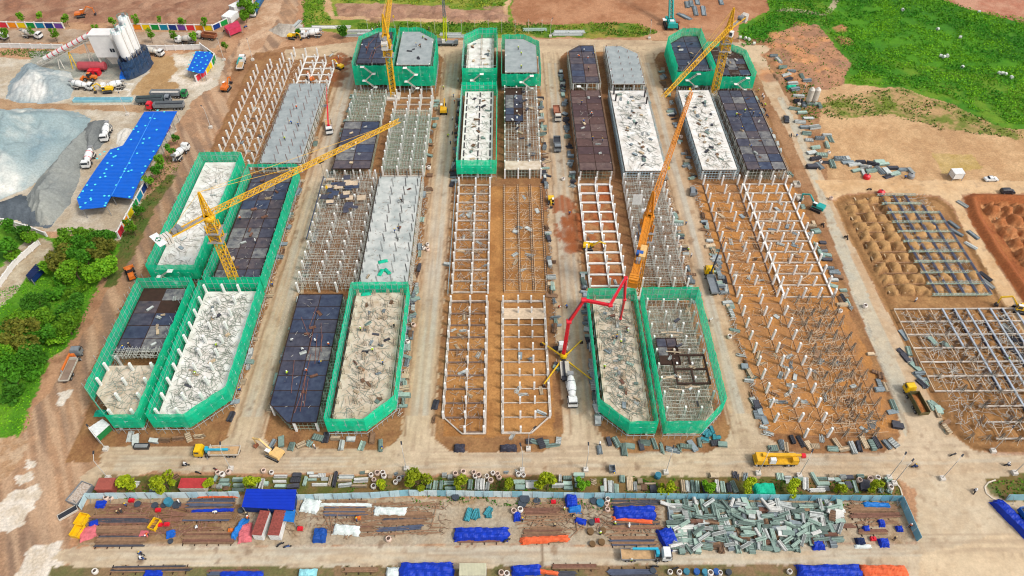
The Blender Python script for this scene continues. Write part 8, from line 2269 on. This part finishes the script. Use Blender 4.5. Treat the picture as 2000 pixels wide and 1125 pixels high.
# pipe ring stacks in the weeds: concrete culvert rings
CUL = M('culvert', (216, 220, 206), .8, var=.1)
for i, (px, py) in enumerate([(1445, 76), (1455, 78), (1462, 80), (1472, 88), (1878, 134), (1950, 146), (1956, 146), (1962, 148), (1974, 154), (1874, 76), (1830, 60), (1762, 22), (1836, 112), (1842, 114), (1849, 112), (1911, 26)]):
    x, y = G(px, py); o = MB().revolve([(.45, -.5), (.62, -.5), (.62, .5), (.45, .5), (.45, -.4)], CUL, (0, 0, .6), (math.cos(i), math.sin(i), 0), 12).build('culvert_ring', None, (x, y, gh(x, y) + .2))
    tag(o, f'pale concrete culvert ring lying in the green weeds, {ordn(i)} from the left', 'culvert ring', 'culvert rings in the weeds')
_l = sorted([o for o in COL.objects if o.name.startswith('culvert_ring')], key=lambda o: o.location.x)
for i, o in enumerate(_l): o['label'] = f'pale concrete culvert ring in the green weeds, {ordn(i)} from the left'

# ---- street lamps
LAMP = M('lamp_pole', (206, 200, 190), .5, var=.1)
for i, (px, py, h, az) in enumerate([(208, 878, 8, 2.4), (212, 935, 8, 1.9), (452, 917, 8, 1.9), (794, 917, 8, 1.8), (1032, 878, 7, .8), (1020, 920, 8, 1.8), (1144, 919, 8, 1.5), (1300, 924, 8, 1.2), (1480, 926, 8, 1.0), (1560, 930, 8, 1.0), (1735, 934, 8, .9), (1745, 945, 8, .7), (1839, 936, 8, .7), (1938, 882, 8, .8), (1980, 925, 8, .7), (438, 118, 8, 2.0), (494, 118, 8, 1.9), (412, 250, 8, 2.3), (250, 225, 8, 2), (1560, 205, 8, 1.0), (1075, 72, 7, 1.2), (1268, 76, 7, 1.5)]):
    x, y = G(px, py); t = thing('street_lamp', '', 'street lamp', (x, y, 0), 0, 'street lamps')
    MB().box((0, 0, .4), (1.1, 1.1, .8), CW).build('concrete_foot', t)
    ax, ay = math.cos(az), math.sin(az)
    MB().bar((0, 0, .8), (0, 0, h), .1, LAMP, 6, r2=.07).build('pole', t)
    MB().bar((0, 0, h), (ax * 1.6, ay * 1.6, h + .4), .06, LAMP, 5).build('arm', t)
    MB().box((ax * 2.0, ay * 2.0, h + .42), (.9, .35, .14), P_DK, rz=az).build('lamp_head', t)
_l = [o for o in COL.objects if o.name.startswith('street_lamp')]
near = sorted([o for o in _l if o.location.y < 120], key=lambda o: o.location.x); far = sorted([o for o in _l if o.location.y >= 120], key=lambda o: o.location.x)
for i, o in enumerate(near): o['label'] = f'thin street lamp on a concrete foot along the front road, {ordn(i)} from the left'
for i, o in enumerate(far): o['label'] = f'thin street lamp at the far roads, {ordn(i)} from the left'
# thin poles beyond the top road
for i in range(14):
    px = 720 + i * 26; x, y = G(px, 66); o = MB().bar((0, 0, 0), (0, 0, 6.5), .07, LAMP, 5).bar((-.4, 0, 6), (.4, 0, 6), .04, LAMP, 4).build('cable_post', None, (x, y, 0))
    tag(o, f'thin pale cable post beyond the top road, {ordn(i)} from the left', 'post', 'cable posts beyond the top road')

# ---- people: one continuous skinned body each
def person_mesh(kind, shirt, trouser, hat):
    me = bpy.data.meshes.new('sk')
    if kind == 'stand':
        J = {'pel': (0, 0, .95, .15), 'wai': (0, 0, 1.12, .13), 'che': (.01, 0, 1.35, .17), 'nec': (.02, 0, 1.5, .065), 'hea': (.03, 0, 1.62, .1), 'top': (.03, 0, 1.74, .09),
             'sl': (0, .19, 1.42, .07), 'el': (.04, .27, 1.14, .05), 'hl': (.16, .26, .92, .04), 'sr': (0, -.19, 1.42, .07), 'er': (.1, -.27, 1.16, .05), 'hr': (.3, -.2, 1.05, .04),
             'tl': (0, .1, .88, .1), 'kl': (.06, .12, .5, .075), 'al': (0, .13, .1, .05), 'fl': (.16, .14, .04, .045), 'tr': (0, -.1, .88, .1), 'kr': (.02, -.12, .5, .075), 'ar': (-.08, -.13, .1, .05), 'fr': (.08, -.14, .04, .045)}
    elif kind == 'bend':
        J = {'pel': (-.1, 0, .85, .15), 'wai': (.05, 0, 1.0, .14), 'che': (.28, 0, 1.1, .17), 'nec': (.42, 0, 1.15, .065), 'hea': (.52, 0, 1.18, .1), 'top': (.6, 0, 1.24, .09),
             'sl': (.3, .19, 1.08, .07), 'el': (.42, .24, .82, .05), 'hl': (.52, .2, .56, .04), 'sr': (.3, -.19, 1.08, .07), 'er': (.4, -.24, .8, .05), 'hr': (.5, -.16, .54, .04),
             'tl': (-.08, .1, .8, .1), 'kl': (.06, .14, .46, .075), 'al': (-.04, .15, .1, .05), 'fl': (.12, .16, .04, .045), 'tr': (-.08, -.1, .8, .1), 'kr': (.04, -.14, .46, .075), 'ar': (-.08, -.15, .1, .05), 'fr': (.08, -.16, .04, .045)}
    else:
        J = {'pel': (-.1, 0, .82, .15), 'wai': (-.06, 0, .98, .13), 'che': (0, 0, 1.2, .17), 'nec': (.04, 0, 1.36, .065), 'hea': (.07, 0, 1.48, .1), 'top': (.07, 0, 1.6, .09),
             'sl': (0, .19, 1.28, .07), 'el': (.2, .25, 1.08, .05), 'hl': (.46, .24, 1.0, .04), 'sr': (0, -.19, 1.28, .07), 'er': (.2, -.25, 1.08, .05), 'hr': (.46, -.24, 1.0, .04),
             'tl': (-.04, .12, .78, .1), 'kl': (.34, .2, .66, .075), 'al': (.2, .2, .28, .05), 'fl': (.36, .2, .22, .045), 'tr': (-.04, -.12, .78, .1), 'kr': (.34, -.2, .66, .075), 'ar': (.2, -.2, .28, .05), 'fr': (.36, -.2, .22, .045)}
    ks = list(J); E = [('pel', 'wai'), ('wai', 'che'), ('che', 'nec'), ('nec', 'hea'), ('hea', 'top'), ('che', 'sl'), ('sl', 'el'), ('el', 'hl'), ('che', 'sr'), ('sr', 'er'), ('er', 'hr'), ('pel', 'tl'), ('tl', 'kl'), ('kl', 'al'), ('al', 'fl'), ('pel', 'tr'), ('tr', 'kr'), ('kr', 'ar'), ('ar', 'fr')]
    me.from_pydata([J[k][:3] for k in ks], [(ks.index(a), ks.index(b)) for a, b in E], [])
    o = bpy.data.objects.new('sk', me); COL.objects.link(o)
    md = o.modifiers.new('s', 'SKIN')
    for i, k in enumerate(ks):
        me.skin_vertices[0].data[i].radius = (J[k][3],) * 2
    me.skin_vertices[0].data[0].use_root = True
    dg = bpy.context.evaluated_depsgraph_get()
    out = bpy.data.meshes.new_from_object(o.evaluated_get(dg)); out.name = 'person_body'
    bpy.data.objects.remove(o)
    out.materials.clear()
    for m_ in (shirt, trouser, SKIN): out.materials.append(m_)
    hz = J['nec'][2]; pz = J['pel'][2] + .06
    H = [Vector(J[k][:3]) for k in ('hl', 'hr')]
    for p in out.polygons:
        c = p.center
        p.material_index = 2 if (c - Vector(J['hea'][:3])).length < .16 or min((c - h).length for h in H) < .07 else (0 if c.z > pz or abs(c.y) > .2 and c.z > .6 and kind != 'ride' else 1)
        p.use_smooth = True
    hp = Vector(J['top'][:3]) + Vector((0, 0, -.02))
    hm = MB().revolve([(.19, -.03), (.15, .0), (.13, .08), (.05, .13)], hat, hp, n=8).mesh('helmet_mesh')
    return out, hm
SKIN = M('skin', (196, 146, 116), .6, var=.05)
cl = lambda n, c: M('cloth_' + n, c, .85, var=.15)
PW = [('white-shirted', cl('white', (226, 224, 220)), cl('navy', (50, 56, 84)), cl('hat_white', (240, 240, 236))), ('blue-shirted', cl('blue', (60, 96, 160)), cl('dark', (54, 52, 56)), cl('hat_yellow', (240, 200, 40))), ('orange-vested', cl('orange', (232, 110, 50)), cl('navy', (50, 56, 84)), cl('hat_white', (240, 240, 236))), ('dark-shirted', cl('dark', (54, 52, 56)), cl('brown', (96, 80, 68)), cl('hat_straw', (216, 190, 140))), ('yellow-green vested', cl('lime', (190, 220, 40)), cl('dark', (54, 52, 56)), cl('hat_white', (240, 240, 236)))]
PM = {(k, i): person_mesh(k, p[1], p[2], p[3]) for i, p in enumerate(PW) for k in ('stand', 'bend', 'ride') if not (k == 'ride' and i == 4)}
PEO = []
def person(px, py, place, z=0.0, kind=None, i=None, rz=None, world=None):
    x, y = world or G(px, py, z)
    if world is None and z: x, y = G(px, py, deckz(x, y, z))
    kind = kind or R.choice(['stand', 'stand', 'bend']); i = R.randrange(5) if i is None else i
    bm, hm = PM[(kind, i)]
    rz = R.uniform(0, 6.28) if rz is None else rz
    zz = (gh(x, y) if z == 0 else deckz(x, y, z))
    o = put(bm, 'person', (x, y, zz), (1.02, 1.02, 1.02), (0, 0, rz)); tag(o, '', 'person', 'construction workers')
    h = put(hm, 'helmet', (0, 0, 0), parent=o)
    PEO.append((place, PW[i][0], kind, x, o))
    return o
for place, z, pts in [('on the bare dark deck of the second pair', 4.15, [(590, 684), (617, 670), (624, 710), (562, 732), (600, 728), (569, 667), (643, 677)]),
                      ('on the mottled deck of the second pair', 4.2, [(785, 395), (778, 450), (771, 455)]), ('on the dark far left roof', 11.4, [(716, 98), (733, 102), (738, 58), (728, 62)]), ('on the grey far left roof', 11.4, [(838, 60), (826, 75), (813, 92), (822, 94)]),
                      ('on the brown deck of the fourth pair', 4.15, [(1136, 204), (1140, 240), (1155, 226), (1172, 193), (1157, 275), (1176, 278)]), ('on the purplish far deck of the fourth pair', 5.4, [(1140, 100), (1131, 113), (1148, 118), (1149, 139), (1158, 107)]),
                      ('on the three-wide dark deck at the right', 4.15, [(1437, 228), (1454, 220), (1470, 226), (1482, 229), (1448, 255), (1466, 288)]), ('on the deck under the pump boom', 4.2, [(1196, 664), (1204, 662), (1212, 672), (1225, 650), (1180, 720)]),
                      ('on the far blue-grey roof of the middle pair', 8.2, [(1012, 97), (1018, 108), (1018, 134)]), ('on the pale deck in the brightest net', 4.2, [(728, 687), (748, 712), (705, 646), (770, 640)]), ('on the grey deck with starter bars', 4.2, [(580, 213), (583, 247), (570, 242), (557, 274)]),
                      ('on the white deck of the front leftmost unit', 4.2, [(418, 624), (424, 678), (382, 730)]), ('on the dark deck under the yellow jib', 4.5, [(500, 475), (470, 430)]), ('on the dark deck in the front left net', 4.5, [(255, 678), (243, 684)])]:
    for px, py in pts: person(px, py, place, z)
for place, pts in [('in the steel yard', [(386, 1030), (425, 1003), (352, 984), (1083, 1030), (1119, 1008), (1102, 998), (1228, 1032), (1172, 1045), (1200, 1026), (248, 990), (290, 1045), (698, 1018), (484, 1008), (486, 1014), (240, 1003), (233, 1005), (1020, 1018), (1745, 1055), (1775, 1030)]),
                   ('on the front road', [(616, 876), (747, 876), (1171, 871), (1199, 924)]), ('in the third street', [(1107, 602), (1091, 602), (1112, 420)]), ('in the fourth street', [(1349, 503), (1339, 440), (1343, 492), (1385, 628)]), ('in the second street', [(866, 175), (895, 160), (888, 202), (875, 268), (884, 235), (890, 250), (886, 190), (880, 282)]),
                   ('on the first street', [(686, 116), (662, 116), (470, 765), (533, 560)]), ('along the far fifth street', [(1480, 180), (1490, 195), (1494, 208), (1488, 190), (1555, 268)]), ('beside the stores on the right', [(1767, 349), (1694, 332)]), ('below the crane truck on the bottom road', [(1232, 1098)]), ('among the ground beams of the lower right island', [(1968, 703), (1786, 590), (1938, 690)])]:
    for px, py in pts: person(px, py, place)
# ---- motorbikes, some with riders
def bike_proto(mat):
    t = bpy.data.objects.new('motorbike', None); COL.objects.link(t)
    for x in (-.62, .62):
        MB().revolve([(.2, -.05), (.29, -.05), (.29, .05), (.2, .05)], TYRE, (x, 0, .29), (0, 1, 0), 12).build('wheel', t)
    MB().box((-.1, 0, .55), (.9, .26, .28), mat, top=(.8, .7)).box((.35, 0, .6), (.3, .2, .5), mat).build('body', t)
    MB().box((-.25, 0, .76), (.7, .26, .1), P_DK, top=(.95, .8)).build('seat', t)
    MB().bar((.62, 0, .3), (.45, 0, .98), .045, STEEL, 5).build('fork', t)
    MB().bar((.42, -.32, 1.0), (.42, .32, 1.0), .03, P_DK, 5).build('handlebar', t)
    return t
BK = [bike_proto(m_) for m_ in (P_BLUE, P_DK, P_RED)]
first = [True] * 3
BL = []
for n, (px, py, rz, c, rid) in enumerate([(364, 910, .1, 1, 0), (423, 919, -.5, 2, None), (388, 925, -.3, 1, None), (277, 1084, -.2, 1, 1), (279, 1093, 0, 0, 0), (548, 1065, .6, 1, None), (562, 1069, .2, 0, None), (1785, 913, 0, 0, 1), (1966, 910, 0, 1, 0), (1902, 961, 1.0, 1, 0), (1606, 442, 1.9, 1, 3), (1652, 466, 2.0, 1, 3), (1697, 372, 0, 1, None), (990, 1057, .5, 1, None), (1545, 266, 1.4, 1, None), (466, 52, .4, 1, None), (480, 54, .8, 0, None), (1860, 890, .3, 1, None), (440, 62, .1, 1, None), (1278, 1108, 0, 1, None), (1318, 1112, .3, 1, None), (892, 228, 1.5, 1, None), (890, 246, 1.5, 2, None), (884, 262, 1.4, 1, None), (1487, 205, 1.9, 1, None), (1493, 216, 1.9, 1, None), (1498, 228, 1.9, 0, None)]):
    o = BK[c] if first[c] else copy_tree(BK[c]); first[c] = False
    x, y = G(px, py); o.location = (x, y, .05); o.rotation_euler = (0, 0, rz)
    tag(o, '', 'motorbike', 'motorbikes')
    BL.append((x, o, ['blue', 'dark', 'red'][c], rid is not None))
    if rid is not None:
        p = person(0, 0, 'riding a motorbike on the roads', 0.0, 'ride', rid, rz, world=(x - math.cos(rz) * .15, y - math.sin(rz) * .15)); p.location.z = .07
BL.sort(key=lambda i: i[0]); bc = {}
for x, o, c, r in BL:
    k = (c, r); bc[k] = bc.get(k, 0) + 1
    o['label'] = f'{c} motorbike {"with a rider" if r else "parked without rider"}, {ordn(bc[k] - 1)} such from the left of the photo'
finish_labels(); finish_bags()
pd = {}
for it in PEO: pd.setdefault((it[0], it[1], it[2]), []).append(it)
for (pl, c, k), l in pd.items():
    l.sort(key=lambda i: i[3])
    for j, it in enumerate(l):
        it[4]['label'] = f'{c} person {dict(stand="standing", bend="bending", ride="sitting")[k]} {pl}'.replace('sitting riding', 'riding') + (f', {ordn(j)} from the left' if len(l) > 1 else '')

for o in COL.objects:
    if o.get('label') and o.parent is None: o['label'] = fit(o['label'])
